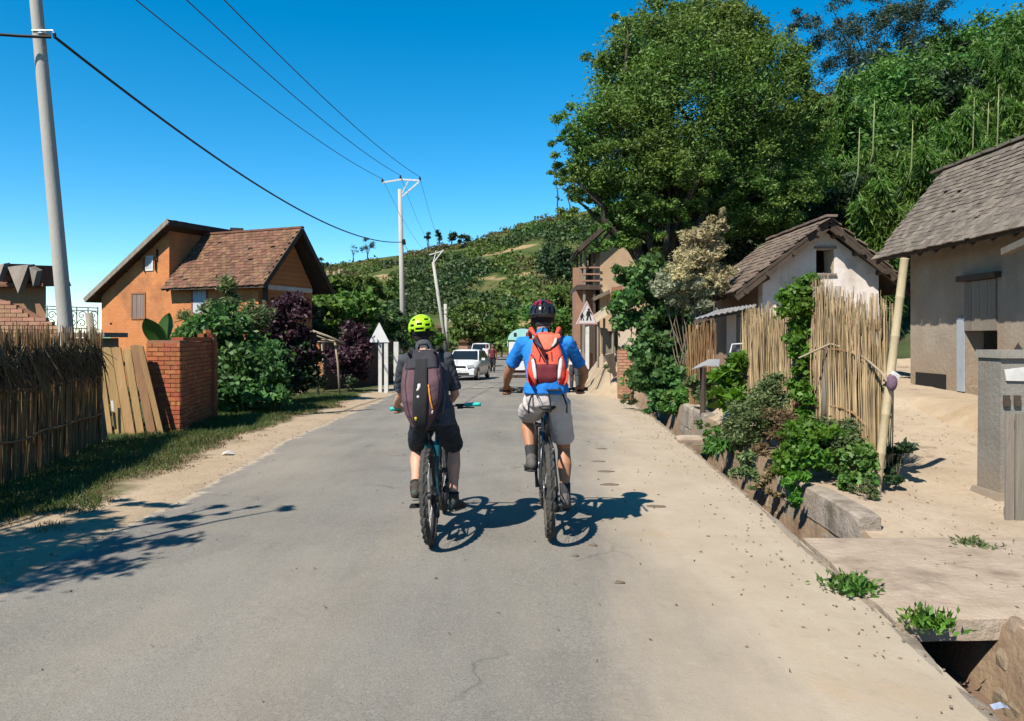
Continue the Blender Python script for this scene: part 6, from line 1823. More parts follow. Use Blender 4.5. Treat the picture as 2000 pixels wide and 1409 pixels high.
# small far buildings where the road ends
for i, (px, py0, py1, Y, w_, mat, rm, lab) in enumerate(((918, 668, 700, 95, 45, M('far_brick', (.42, .2, .12), (.5, .27, .17), 1, .95), TILE_R, 'low terracotta house behind the white oncoming car'), (985, 668, 692, 118, 30, WHITEP, TILE_WS, 'tiny pale house at the far end of the road'), (842, 640, 700, 70, 30, M('far_brick', (.42, .2, .12)), TILE_R, 'small brick house hidden behind the yellow helmet'))):
    x = (px - 1000) / F * Y; ww = w_ / F * Y; z1 = P(0, py0, Y).z; g = zg(Y)
    hh = thing('far_house', lab, 'house', (x, Y, g), 'small houses at the road end')
    b = MB(); b.box((x, Y + 1.5, (g + z1) / 2), (ww, 3, z1 - g)); b.build('wall', mat, hh)
    b = MB(); b.prism([(x - ww * .56, Y - .3, z1 - .05), (x + ww * .56, Y - .3, z1 - .05), (x, Y - .3, z1 + ww * .26)], (0, 3.6, 0)); b.build('roof', rm, hh)
    b = MB(); b.prism([(x - .3, Y - .02, g), (x + .3, Y - .02, g), (x + .3, Y - .02, g + 1.7), (x - .3, Y - .02, g + 1.7)], (0, .05, 0)); b.build('door', DARKW, hh)
# ruined wall pillars on the hill at the left
c = P(652, 530, 205)
RW = thing('ruined_wall', 'pale ruined pillars standing on the left shoulder of the hill', 'ruin', (c.x, 205, hill_z(c.x, 205)))
for dx, h_ in ((-1.6, 3.2), (.1, 2.6), (1.4, 2.9)):
    b = MB(); b.box((c.x + dx, 205, hill_z(c.x + dx, 205) + h_ / 2 - .2), (.7, .7, h_), taper=.85); b.build('pillar', TANW, RW)
b = MB(); b.box((c.x, 205.4, hill_z(c.x, 205) + .4), (4.2, .5, 1.0)); b.build('wall', TANW, RW)
# ================================================================== bicycles, riders, vehicles
RUBBER = M('tyre_rubber', (0.045, 0.043, 0.040), (0.075, 0.070, 0.062), 14, 0.9, 0.2, 60, c3=(0.14, 0.115, 0.085), s3=6)
RIMM = M('black_rim', (0.02, 0.02, 0.022), rough=0.4)
SPOKE = M('spoke_steel', (0.35, 0.35, 0.36), rough=0.35, metal=0.9)
DARKMET = M('dark_metal', (0.035, 0.035, 0.038), rough=0.4, metal=0.5)
CHROME = M('bright_metal', (0.55, 0.55, 0.56), rough=0.3, metal=0.9)
BLKPL = M('black_plastic', (0.018, 0.018, 0.02), rough=0.55)

def bike(label, loc, lean, framecol, gripcol, bar_z, saddle_z, crank, tw=.03):
    RT = .368
    root = thing('mountain_bike', label, 'bicycle', loc, 'mountain bikes', (0, lean, 0))
    fm = M('frame_' + label[:12].replace(' ', '_'), framecol, rough=0.3, spec=.5)
    gm = M('grip_' + label[:12].replace(' ', '_'), gripcol, rough=0.6)
    def bd(mb, name, mat, par=root, smooth=True): return mb.build(name, mat, par, smooth=smooth, local=True)
    def wheel(cy, rear):
        c = Vector((0, cy, RT))
        mb = MB(); n, m_ = 84, 12
        vs, fs = [], []
        for i in range(n):
            a = 2 * math.pi * i / n
            for j in range(m_):
                b_ = 2 * math.pi * j / m_
                # knobbly tread: alternating blocks on the outer half of the section
                out = math.cos(b_)
                knob = .0
                if out > .25: knob = .0075 if ((i % 3) != 0 and not (abs(math.sin(b_)) > .42 and abs(math.sin(b_)) < .62)) else -.003
                r_ = tw + knob
                rr_ = RT - tw - .006 + out * r_
                vs.append(c + Vector((math.sin(b_) * r_, rr_ * math.sin(a), rr_ * math.cos(a))))
        for i in range(n):
            for j in range(m_):
                fs.append((i * m_ + j, ((i + 1) % n) * m_ + j, ((i + 1) % n) * m_ + (j + 1) % m_, i * m_ + (j + 1) % m_))
        mb.add(vs, fs)
        rim = MB()
        ring = [c + Vector((0, (RT - .072) * math.sin(2 * math.pi * i / 40), (RT - .072) * math.cos(2 * math.pi * i / 40))) for i in range(40)]
        rim.tube(ring, .0135, 8, closed=True)
        ro = bd(rim, 'wheel', RIMM)
        bd(mb, 'tyre', RUBBER, ro, False)
        sp = MB()
        for i in range(28):
            a = 2 * math.pi * i / 28; a2 = a + (.35 if i % 2 else -.35); sx = .03 if i % 4 < 2 else -.03
            sp.tube([c + Vector((sx, .022 * math.sin(a2), .022 * math.cos(a2))), c + Vector((0, (RT - .08) * math.sin(a), (RT - .08) * math.cos(a)))], .0014, 4, cap=False)
        so_ = bd(sp, 'spokes', SPOKE, ro); so_['kind'] = 'stuff'
        hb = MB(); hb.tube([c + Vector((-.065, 0, 0)), c + Vector((-.03, 0, 0)), c + Vector((.03, 0, 0)), c + Vector((.065, 0, 0))], [.012, .026, .026, .012], 12); bd(hb, 'hub', DARKMET, ro)
        dsc = MB(); dsc.tube([c + Vector((-.042, 0, 0)), c + Vector((-.040, 0, 0))], .085, 24); bd(dsc, 'brake_disc', CHROME, ro)
        if rear:
            cs = MB()
            for k, r_ in enumerate((.085, .076, .067, .058, .05, .042, .035)):
                cs.tube([c + Vector((.024 + k * .005, 0, 0)), c + Vector((.0265 + k * .005, 0, 0))], r_, 20)
            bd(cs, 'cassette', DARKMET, ro, False)
    wheel(0, True); wheel(1.13, False)
    BB = Vector((0, .43, .315)); ST = Vector((0, .24, .78)); HT = Vector((0, .85, bar_z - .13)); HB = Vector((0, .895, bar_z - .25))
    ax = Vector((0, 0, RT))
    fr = MB()
    fr.tube([BB, BB.lerp(ST, .5), ST], .018, 10); fr.tube([ST, HT], [.017, .021], 10); fr.tube([BB, HB], [.024, .026], 10); fr.tube([HT + Vector((0, -.01, .03)), HB + Vector((0, .008, -.03))], .025, 10)
    for s in (-1, 1):
        fr.tube([BB + Vector((s * .035, -.03, 0)), Vector((s * .052, .2, .33)), ax + Vector((s * .068, 0, 0))], [.013, .012, .010], 8)
        fr.tube([ST + Vector((s * .012, 0, -.02)), Vector((s * .048, .18, .66)), ax + Vector((s * .068, 0, .01))], [.010, .010, .009], 8)
    bd(fr, 'frame', fm)
    fk = MB(); cr = HB + Vector((0, .02, -.06)); fa = Vector((0, 1.13, RT))
    fk.tube([HB, cr], .018, 8); fk.bar(cr + Vector((-.07, 0, 0)), cr + Vector((.07, 0, 0)), .035, .035)
    for s in (-1, 1): fk.tube([cr + Vector((s * .065, 0, .02)), (cr + fa) / 2 + Vector((s * .065, 0, 0)), fa + Vector((s * .062, -.01, 0))], [.017, .021, .018], 10)
    bd(fk, 'fork', DARKMET)
    sp_ = MB(); sp_.tube([ST + Vector((0, .005, -.05)), Vector((0, .20, saddle_z - .04))], .0145, 10); bd(sp_, 'seat_post', DARKMET)
    sd = MB()
    sd.loft([(0, .07, saddle_z), (0, .12, saddle_z + .008), (0, .20, saddle_z), (0, .29, saddle_z - .006), (0, .345, saddle_z - .012)], [(.055, .018), (.072, .022), (.05, .022), (.026, .02), (.018, .014)], n=16)
    bd(sd, 'saddle', BLKPL)
    stn = MB(); bc = Vector((0, .875, bar_z)); stn.tube([HT + Vector((0, 0, .05)), HT + Vector((0, .0, .09)), bc], .02, 8); bd(stn, 'stem', DARKMET)
    hb = MB(); hb.tube([bc + Vector((x, -abs(x) * .13, .014 * min(1, abs(x) / .15))) for x in (-.375, -.25, -.15, 0, .15, .25, .375)], [.011, .011, .0135, .016, .0135, .011, .011], 10); bd(hb, 'handlebar', DARKMET)
    for s in (-1, 1):
        g = MB(); g.tube([bc + Vector((s * x, -x * .13, .014)) for x in (.255, .26, .37, .39)], [.0155, .018, .017, .0175], 12); bd(g, 'grip', gm)
        lv = MB(); p = bc + Vector((s * .21, -.02, .0)); lv.box(p, (.05, .045, .035)); lv.tube([p + Vector((s * .0, .03, -.01)), p + Vector((s * .05, .055, -.015)), p + Vector((s * .12, .05, -.02))], [.009, .007, .006], 6); bd(lv, 'brake_lever', BLKPL)
    cs = MB(); a = crank
    for s, sg in ((-1, 1), (1, -1)):
        d = Vector((0, math.cos(a) * sg, math.sin(a) * sg)) * .17
        o_ = BB + Vector((s * .075, 0, 0))
        ck = MB(); ck.tube([o_, o_ + d * .5 + Vector((s * .008, 0, 0)), o_ + d + Vector((s * .012, 0, 0))], [.018, .012, .014], 8); cr_ = bd(ck, 'crank', DARKMET)
        pd = MB(); pd.box(o_ + d + Vector((s * .062, 0, 0)), (.095, .095, .018)); bd(pd, 'pedal', BLKPL, cr_, False)
    ch = MB(); c2 = BB + Vector((.05, 0, 0)); ch.tube([c2, c2 + Vector((.004, 0, 0))], .075, 24); bd(ch, 'chainring', DARKMET)
    cn = MB(); cn.bar((.052, .43, .388), (.045, 0, .42), .006, .009); cn.bar((.052, .43, .242), (.045, .01, .27), .006, .009); bd(cn, 'chain', DARKMET)
    dr = MB(); dr.box((.062, -.01, .27), (.022, .05, .11)); dr.tube([(.058, .0, .31), (.06, .02, .25), (.056, .0, .20)], .012, 6); bd(dr, 'derailleur', BLKPL)
    return root

def remesh(mb, voxel, smooth, mats, name, root, wr=0.0, wscale=9.0, seed=0.0, wz=None):
    me = mb.mesh('tmp')
    ob = bpy.data.objects.new('tmp', me); COL.objects.link(ob)
    md = ob.modifiers.new('r', 'REMESH'); md.mode = 'VOXEL'; md.voxel_size = voxel
    if smooth:
        sm = ob.modifiers.new('s', 'SMOOTH'); sm.iterations = smooth; sm.factor = .5
    dg = bpy.context.evaluated_depsgraph_get()
    me2 = bpy.data.meshes.new_from_object(ob.evaluated_get(dg))
    bpy.data.objects.remove(ob, do_unlink=True); bpy.data.meshes.remove(me)
    me2.name = name
    me2.materials.clear()
    for m in mats: me2.materials.append(m)
    if wr:
        n = len(me2.vertices); co = np.zeros(n * 3); nr = np.zeros(n * 3)
        me2.vertices.foreach_get('co', co); me2.vertices.foreach_get('normal', nr)
        co = co.reshape(-1, 3); nr = nr.reshape(-1, 3)
        d = np.array([mnoise.noise(Vector((c[0] * wscale + seed, c[1] * wscale, c[2] * wscale * .55))) + .8 * abs(mnoise.noise(Vector(((c[0] + c[2] * .5) * wscale * 1.5, c[1] * wscale * 1.5 + seed, (c[2] - c[0] * .6) * wscale * 2.4)))) - .25 for c in co])
        co += nr * (d * wr)[:, None]
        me2.vertices.foreach_set('co', co.ravel())
    me2.polygons.foreach_set('use_smooth', [True] * len(me2.polygons))
    me2.update()
    o = link(name, me2, root)
    return o

def knee(hip, ank, a, b, pole):
    hip, ank = Vector(hip), Vector(ank); d = ank - hip; L = min(d.length, a + b - .002)
    x = (a * a - b * b + L * L) / (2 * L); h = math.sqrt(max(0, a * a - x * x))
    u = d.normalized(); pv = Vector(pole); pv = (pv - u * pv.dot(u)).normalized()
    return hip + u * x + pv * h

def hand(mb, wrist, dirv, side, grip=True, s=1.0):
    """palm, four unequal curled fingers and a thumb; bar along x in front"""
    w, d = Vector(wrist), Vector(dirv).normalized()
    xs = Vector((1, 0, 0)); up = xs.cross(d).normalized()
    if up.z < 0: up = -up
    pc = w + d * .085 * s
    mb.loft([w, w + d * .04 * s, pc], [(.024 * s, .018 * s), (.036 * s, .017 * s), (.040 * s, .014 * s)], side=(1, 0, 0), n=10)
    for k, (off, L) in enumerate(((-.032, .068), (-.0107, .078), (.0107, .074), (.032, .060))):
        b = pc + xs * off * s + d * .004
        if grip: pts = [b, b + d * .022 * s - up * .004, b + d * .030 * s - up * (.012 + L * .22) * s, b + d * .006 * s - up * (.022 + L * .33) * s, b - d * .012 * s - up * (.018 + L * .28) * s]
        else: pts = [b, b + d * L * .4 * s - up * .004, b + d * L * .75 * s - up * .016 * s, b + d * L * .95 * s - up * .034 * s]
        mb.loft(pts, [.0095 * s] * 2 + [.0088 * s] * (len(pts) - 3) + [.0075 * s], n=7)
    t0 = w + d * .03 * s - xs * side * .026 * s
    mb.loft([t0, t0 - xs * side * .022 * s + d * .028 * s - up * .012 * s, t0 - xs * side * .016 * s + d * .056 * s - up * .028 * s], [.012 * s, .0105 * s, .008 * s], n=7)

def figure(label, loc, J, S, lean=0.0, group='riders on the road'):
    root = thing('person', label, 'person', loc, group, (0, lean, 0))
    org = ORG[root.name]; ORG[root.name] = Vector((0, 0, 0))
    V3 = Vector
    skin = S['skin']
    pel, che, nek, hed = V3(J['pel']), V3(J['che']), V3(J['nek']), V3(J['hed'])
    fwd = V3(J.get('look', (0, 1, 0))).normalized()
    rt = fwd.cross(V3((0, 0, 1))).normalized()
    k = S.get('build', 1.0)
    mid = pel.lerp(che, .5) + V3((0, -.03, 0))
    shz = V3(J['sh'][0]).lerp(V3(J['sh'][1]), .5)
    wx = (V3(J['sh'][1]) - V3(J['sh'][0])).length / 2
    torso = [(pel - V3((0, 0, .045)), (.115 * k, .085 * k)), (pel + V3((0, 0, .05)), (.158 * k, .118 * k)), (mid, (.145 * k, .108 * k)), (che, (.168 * k, .118 * k)), (che.lerp(shz, .6), (.178 * k, .105 * k)), (shz + V3((0, .0, .02)), (.13 * k, .08 * k)), (nek, (.062, .062))]
    bd = MB()
    bd.loft([t[0] for t in torso], [t[1] for t in torso], n=20, roundcap=False)
    bd.loft([nek - V3((0, 0, .03)), nek.lerp(hed, .55)], [.060, .056], n=12)
    sk = S.get('head', 1.0)
    Rm = Matrix((rt, fwd, V3((0, 0, 1)))).transposed()
    def hp(x, y, z): return hed + Rm @ V3((x * sk, y * sk, z * sk))
    bd.ell(hp(0, -.012, .03), (.076 * sk, .098 * sk, .094 * sk), Rm, 20, 14)
    bd.loft([hp(0, .02, 0), hp(0, .045, -.055), hp(0, .058, -.09)], [(.064, .065), (.054, .045), (.032, .026)], side=rt, n=12)
    bd.loft([hp(0, .088, .02), hp(0, .106, -.02), hp(0, .094, -.03)], [.009, .015, .012], side=rt, n=8)
    bd.loft([hp(-.022, .088, -.055), hp(0, .094, -.054), hp(.022, .088, -.055)], [.007, .009, .007], side=(0, 0, 1), n=7)
    bd.loft([hp(-.05, .078, .04), hp(0, .088, .042), hp(.05, .078, .04)], [.010, .012, .010], side=(0, 0, 1), n=7)
    for s in (-1, 1):
        bd.ell(hp(s * .077, -.008, -.005), (.011, .021, .031), Rm @ Matrix.Rotation(s * .25, 3, 'Z'), 8, 6)
    arms = []
    for i, s in ((0, -1), (1, 1)):
        sh, elb, ha = V3(J['sh'][i]), V3(J['el'][i]), V3(J['ha'][i])
        hd_ = V3(J['hd'][i]).normalized()
        wr = ha - hd_ * .095
        arms.append((sh, elb, wr))
        bd.loft([sh - V3((s * .03, 0, 0)), sh.lerp(elb, .12), sh.lerp(elb, .5), elb, elb.lerp(wr, .3), wr], [.056 * k, .054 * k, .047 * k, .038 * k, .041 * k, .026], side=(0, 1, 0), n=12)
        hand(bd, wr, hd_, s, J['grip'][i])
    legs = []
    for i, s in ((0, -1), (1, 1)):
        hp_, an = V3(J['hip'][i]), V3(J['ank'][i])
        kn = V3(J['kn'][i]) if 'kn' in J else knee(hp_, an, S.get('thigh', .43), S.get('shin', .43), (s * J.get('splay', .15), 1, .25))
        legs.append((hp_, kn, an))
        back = V3((0, -.022, 0))
        bd.loft([hp_.lerp(kn, .12) + V3((0, .02, .0)), hp_.lerp(kn, .35), hp_.lerp(kn, .75), kn], [.070 * k, .074 * k, .066 * k, .056 * k], n=14, roundcap=False)
        bd.loft([kn, kn.lerp(an, .12) + back * .4, kn.lerp(an, .33) + back, kn.lerp(an, .62) + back * .4, kn.lerp(an, .9), an], [.054 * k, .053 * k, .060 * k, .044 * k, .034, .036], n=14)
        td = V3(J['toe'][i]).normalized()
        bd.loft([an - td * .03 - V3((0, 0, .04)), an + td * .06 - V3((0, 0, .05)), an + td * .15 - V3((0, 0, .06))], [(.034, .035), (.038, .03), (.034, .02)], n=10)
    body = remesh(bd, .0078, 3, (skin,), 'body', root)
    for s in (-1, 1):
        e = MB(); e.ell(hp(s * .033, .082, .018), (.013, .011, .011), Rm, 10, 8); e.build('eye', M('eye_white', (.75, .72, .68), rough=.3), root, smooth=True)
    # hair
    if S.get('hair'):
        h = MB(); h.ell(hp(0, -.022, .035), (.083 * sk, .098 * sk, .097 * sk), Rm, 18, 12); h.ell(hp(0, -.052, -.02), (.066, .055, .06), Rm, 14, 10)
        remesh(h, .009, 2, (S['hair'],), 'hair', root, .003, 60)
    # shirt
    sh = MB(); g = S.get('loose', .016)
    hz = S.get('hem', .03)
    sh.loft([pel - V3((0, 0, hz)), pel + V3((0, 0, max(.05, .06 - hz)))] + [t[0] for t in torso[2:6]], [(.172 * k + g, .134 * k + g), (.168 * k + g, .128 * k + g)] + [(t[1][0] + g * .8, t[1][1] + g * .9) for t in torso[2:6]], n=22, roundcap=False)
    for (a, e, w_), s in zip(arms, (-1, 1)):
        f = S.get('sleeve', .72)
        pts = [a - V3((s * .06, 0, -.005)), a + V3((0, 0, .006))] + [a.lerp(e, f * q) for q in (.35, .75, 1)]
        sh.loft(pts, [.062 * k, .066 * k, .062 * k, .058 * k, .060 * k], side=(0, 1, 0), n=14, roundcap=False)
        if f > 1:
            pass
    sh.loft([shz + V3((0, 0, .0)), nek + V3((0, 0, -.01)), nek + (hed - nek) * S.get('collar', .12)], [(.12, .085), (.078, .074), (.066, .068)], n=14)
    remesh(sh, .0095, 3, (S['shirt'],), 'shirt', root, .0125, 8, S.get('seed', 1))
    # shorts
    st = MB()
    st.loft([pel - V3((0, .0, .085)), pel - V3((0, 0, .05)), pel - V3((0, 0, .01)), pel + V3((0, 0, S.get('waist', .06)))], [(.11 * k, .09 * k), (.155 * k, .125 * k), (.168 * k, .134 * k), (.160 * k, .122 * k)], n=20, roundcap=False)
    for hp_, kn, an in legs:
        f = S.get('short', .9)
        st.loft([hp_ + V3((0, -.01, .03)), hp_.lerp(kn, f * .4), hp_.lerp(kn, f * .8), hp_.lerp(kn, f)], [.100 * k, .103 * k, .096 * k, .095 * k], n=16, roundcap=False)
        if S.get('long'):
            st.loft([kn.lerp(hp_, .1), kn.lerp(an, .5), an], [.08, .075, .065], n=14, roundcap=False)
    remesh(st, .0095, 3, (S['shorts'],), 'shorts' if not S.get('long') else 'trousers', root, .012, 8, S.get('seed', 1) + 4)
    # socks and shoes
    for i, (hp_, kn, an) in enumerate(legs):
        td = V3(J['toe'][i]).normalized()
        if S.get('sock'):
            q = MB(); q.loft([an + (kn - an) * S.get('sockh', .22), an + (kn - an) * .1, an - V3((0, 0, .02))], [.0465, .042, .044], n=12, roundcap=False); q.build('sock', S['sock'], root, smooth=True)
        upv = V3((1, 0, 0)).cross(td).normalized()
        if upv.z < 0: upv = -upv
        b0 = an - V3((0, 0, .045))
        q = MB()
        q.loft([b0 - td * .055 + upv * .012, b0 - td * .02 + upv * .02, b0 + td * .05 + upv * .006, b0 + td * .13 - upv * .012, b0 + td * .185 - upv * .022], [(.037, .043), (.042, .052), (.045, .042), (.047, .028), (.036, .020)], n=14)
        q.loft([b0 + upv * .03, an + V3((0, 0, .015))], [.046, .046], n=12)
        s_ = remesh(q, .007, 2, (S['shoe'],), 'shoe', root)
        so_ = MB(); so_.loft([b0 - td * .06 - upv * .036, b0 + td * .05 - upv * .040, b0 + td * .13 - upv * .040, b0 + td * .19 - upv * .036], [(.036, .011), (.040, .012), (.046, .011), (.034, .010)], n=12)
        so_.build('sole', S['sole'], s_, smooth=True)
    if S.get('helmet'): helmet(root, hed + V3((0, 0, .045 * sk)), Rm, S['helmet'], sk)
    if S.get('hat'):
        h = MB(); h.loft([hp(0, -.01, .05), hp(0, -.01, .12)], [(.095, .105), (.075, .085)], side=rt, n=16); h.loft([hp(0, 0, .055), hp(0, 0, .065)], [(.15, .16), (.15, .16)], side=rt, n=16, roundcap=False); h.build('hat', S['hat'], root, smooth=True)
    ORG[root.name] = org
    return root

def helmet(root, c, Rm, style, sk):
    """ventilated shell over a dark liner, straps beneath"""
    shell_m, second_m, kind = style
    nu, nv = 56, 20
    a, b, h = .108 * sk, .136 * sk, .112 * sk
    def pt(u, v, k=1.0):
        ph = 2 * math.pi * u / nu; th = (math.pi * .5 + .30 * (0.5 - .5 * math.cos(ph - math.pi / 2 + math.pi) if False else 1.0) * (.9 if math.sin(ph) < 0 else .25)) * v / nv
        return c + Rm @ Vector((a * k * math.sin(th) * math.cos(ph), b * k * math.sin(th) * math.sin(ph) - .012, h * k * math.cos(th)))
    sh1, sh2 = [], []
    for v in range(nv):
        for u in range(nu):
            ph = (u + .5) / nu * 360.0; tv = (v + .5) / nv
            q = ((ph - 270 + 540) % 360) - 180      # 0 at the back
            hole = False
            if kind == 'round':
                for (q0, v0, wq, wv) in ((0, .70, 15, .055), (-38, .74, 13, .05), (38, .74, 13, .05), (0, .92, 20, .05), (-40, .94, 13, .04), (40, .94, 13, .04), (-80, .6, 16, .06), (80, .6, 16, .06), (-80, .82, 16, .05), (80, .82, 16, .05), (40, .50, 15, .05), (-40, .48, 14, .05), (180, .6, 14, .1), (140, .6, 12, .1), (220 - 360, .6, 12, .1)):
                    dq = ((q - q0 + 540) % 360) - 180
                    if abs(dq) < wq and abs(tv - v0) < wv: hole = True
            else:
                for q0 in (-150, -120, -90, -60, -32, 0, 32, 60, 90, 120, 150, 180):
                    dq = ((q - q0 + 540) % 360) - 180
                    if abs(dq) < 9 and (.30 < tv < .55 or .62 < tv < .84): hole = True
            if v < 1: hole = False
            if hole: continue
            f = (pt(u, v), pt(u, v + 1), pt(u + 1, v + 1), pt(u + 1, v))
            if kind != 'round' and (q < -12 and tv < .52): sh2.append(f)
            elif kind != 'round' and (q > 28 and tv < .42 and q < 80): sh2.append(f)
            else: sh1.append(f)
    def mk(fs, name, m):
        mb = MB()
        idx = {}
        for f in fs:
            ids = []
            for q in f:
                key = (round(q.x, 5), round(q.y, 5), round(q.z, 5))
                if key not in idx: idx[key] = len(mb.v); mb.v.append(q)
                ids.append(idx[key])
            ids = tuple(dict.fromkeys(ids))
            if len(ids) > 2: mb.f.append(ids); mb.m.append(0)
        o = mb.build(name, m, root, smooth=True)
        sd = o.modifiers.new('s', 'SOLIDIFY'); sd.thickness = .010; sd.offset = -1
        bv = o.modifiers.new('b', 'BEVEL'); bv.width = .0025; bv.segments = 2; bv.limit_method = 'ANGLE'
        return o
    ho = mk(sh1, 'helmet', shell_m)
    if sh2: mk(sh2, 'helmet_panel', second_m)
    ln = MB(); ln.ell(c + Rm @ Vector((0, -.012, -.004)), (a * .9, b * .9, h * .9), Rm, 20, 14); ln.build('helmet_liner', M('helmet_foam', (.015, .015, .016), rough=.9), ho, smooth=True)
    for s in (-1, 1):
        for y0 in (.03, -.06):
            st = MB(); st.tube([c + Rm @ Vector((s * .09 * sk, y0, -.03)), c + Rm @ Vector((s * .082 * sk, .01, -.10)), c + Rm @ Vector((s * .03, .06, -.165))], .0045, 5); st.build('strap', BLKPL, ho)

def cloth(name, c1, c2=None, rough=.85, **kw): return M(name, c1, c2 or tuple(q * 1.35 for q in c1), kw.get('scale', 7), rough, .25, 120, c3=kw.get('c3'), s3=kw.get('s3', 2.0))
SKINA = M('skin_fair', (0.66, 0.33, 0.22), (0.74, 0.40, 0.28), 9, .55, .1, 90)
SKINB = M('skin_tanned', (0.42, 0.19, 0.10), (0.50, 0.245, 0.14), 9, .55, .1, 90)
SKINC = M('skin_brown', (0.22, 0.12, 0.075), (0.28, 0.155, 0.10), 9, .55)
HAIRD = M('dark_hair', (0.018, 0.014, 0.012), (0.035, 0.028, 0.022), 40, .6, .5, 200)

# ---- right rider, blue shirt
YB, XB = 5.95, .29
GZ = .045
locB = (XB, YB, GZ)
bike('black mountain bike of the rider in the blue shirt', locB, -.010, (.025, .025, .028), (.03, .03, .032), 1.085, 1.0, R(75))
J = dict(pel=(0, .215, 1.065), che=(0, .385, 1.345), nek=(-.005, .50, 1.565), hed=(-.012, .585, 1.71),
         sh=((-.185, .45, 1.505), (.185, .45, 1.505)), el=((-.305, .62, 1.265), (.345, .62, 1.255)), ha=((-.325, .835, 1.10), (.325, .835, 1.10)),
         hd=((.06, 1, -.55), (-.06, 1, -.55)), grip=(True, True), hip=((-.092, .235, 1.015), (.092, .235, 1.015)), ank=((-.125, .38, .545), (.145, .27, .245)), toe=((-.12, 1, -.12), (.12, 1, -.18)), splay=.14)
SHB = cloth('blue_shirt', (.008, .21, .70), (.02, .28, .84), c3=(.006, .13, .52), s3=5)
KHA = cloth('khaki_shorts', (.60, .53, .51), (.72, .645, .615))
figure('person cycling in a bright blue t-shirt and pale shorts with a black and red helmet', locB, J,
       dict(skin=SKINB, hair=M('grey_hair', (.05, .045, .04), (.10, .09, .085), 50, .7), shirt=SHB, shorts=KHA, sock=cloth('grey_sock', (.035, .035, .038)), sockh=.30, shoe=cloth('grey_shoe', (.11, .10, .095)), sole=M('shoe_sole', (.03, .03, .03), rough=.8),
            helmet=(M('black_helmet', (.018, .018, .02), rough=.22, spec=.6), M('red_helmet', (.32, .012, .04), rough=.25, spec=.6), 'race'), short=.80, sleeve=.72, build=1.0, hem=-.045, waist=.05, seed=2, loose=.016, head=1.08), -.010)

# ---- left rider, dark t-shirt
YA, XA = 5.78, -.605
locA = (XA, YA, GZ - .005)
bike('dark teal mountain bike with turquoise grips of the yellow-helmeted rider', locA, -.055, (.01, .075, .095), (.02, .55, .47), .955, .87, R(205))
J = dict(pel=(.04, .19, .935), che=(.01, .32, 1.215), nek=(-.02, .43, 1.45), hed=(-.045, .515, 1.60),
         sh=((-.182, .38, 1.39), (.160, .38, 1.39)), el=((-.25, .55, 1.10), (.205, .44, 1.085)), ha=((-.325, .84, .975), (.02, .62, .97)),
         hd=((.0, 1, -.4), (-.75, .6, -.25)), grip=(True, False), hip=((-.045, .20, .885), (.125, .20, .885)), ank=((-.135, .21, .335), (.15, .47, .315)), toe=((-.1, 1, -.15), (.35, 1, -.1)), splay=.12)
# pedals sit at opposite ends: left foot lower-back, right foot forward-up is mirrored to the photo by ankle targets below
J['ank'] = ((-.13, .24, .385), (.145, .45, .24))
TEE = cloth('charcoal_tee', (.045, .05, .058), (.08, .088, .10))
figure('person cycling in a charcoal t-shirt and navy shorts with a bright yellow-green helmet', locA, J,
       dict(skin=SKINA, hair=HAIRD, shirt=TEE, shorts=cloth('navy_shorts', (.012, .017, .028), (.03, .042, .062), c3=(.07, .10, .13)), sock=cloth('black_sock', (.015, .015, .016)), sockh=.14, shoe=cloth('brown_shoe', (.06, .045, .035), c3=(.12, .30, .30), s3=9), sole=M('grey_sole', (.22, .20, .16), rough=.8),
            helmet=(M('lime_helmet', (.46, .80, .008), rough=.35, spec=.5), None, 'round'), short=.90, sleeve=.85, build=.93, hem=.06, waist=.04, collar=.42, seed=5, loose=.018), -.055)

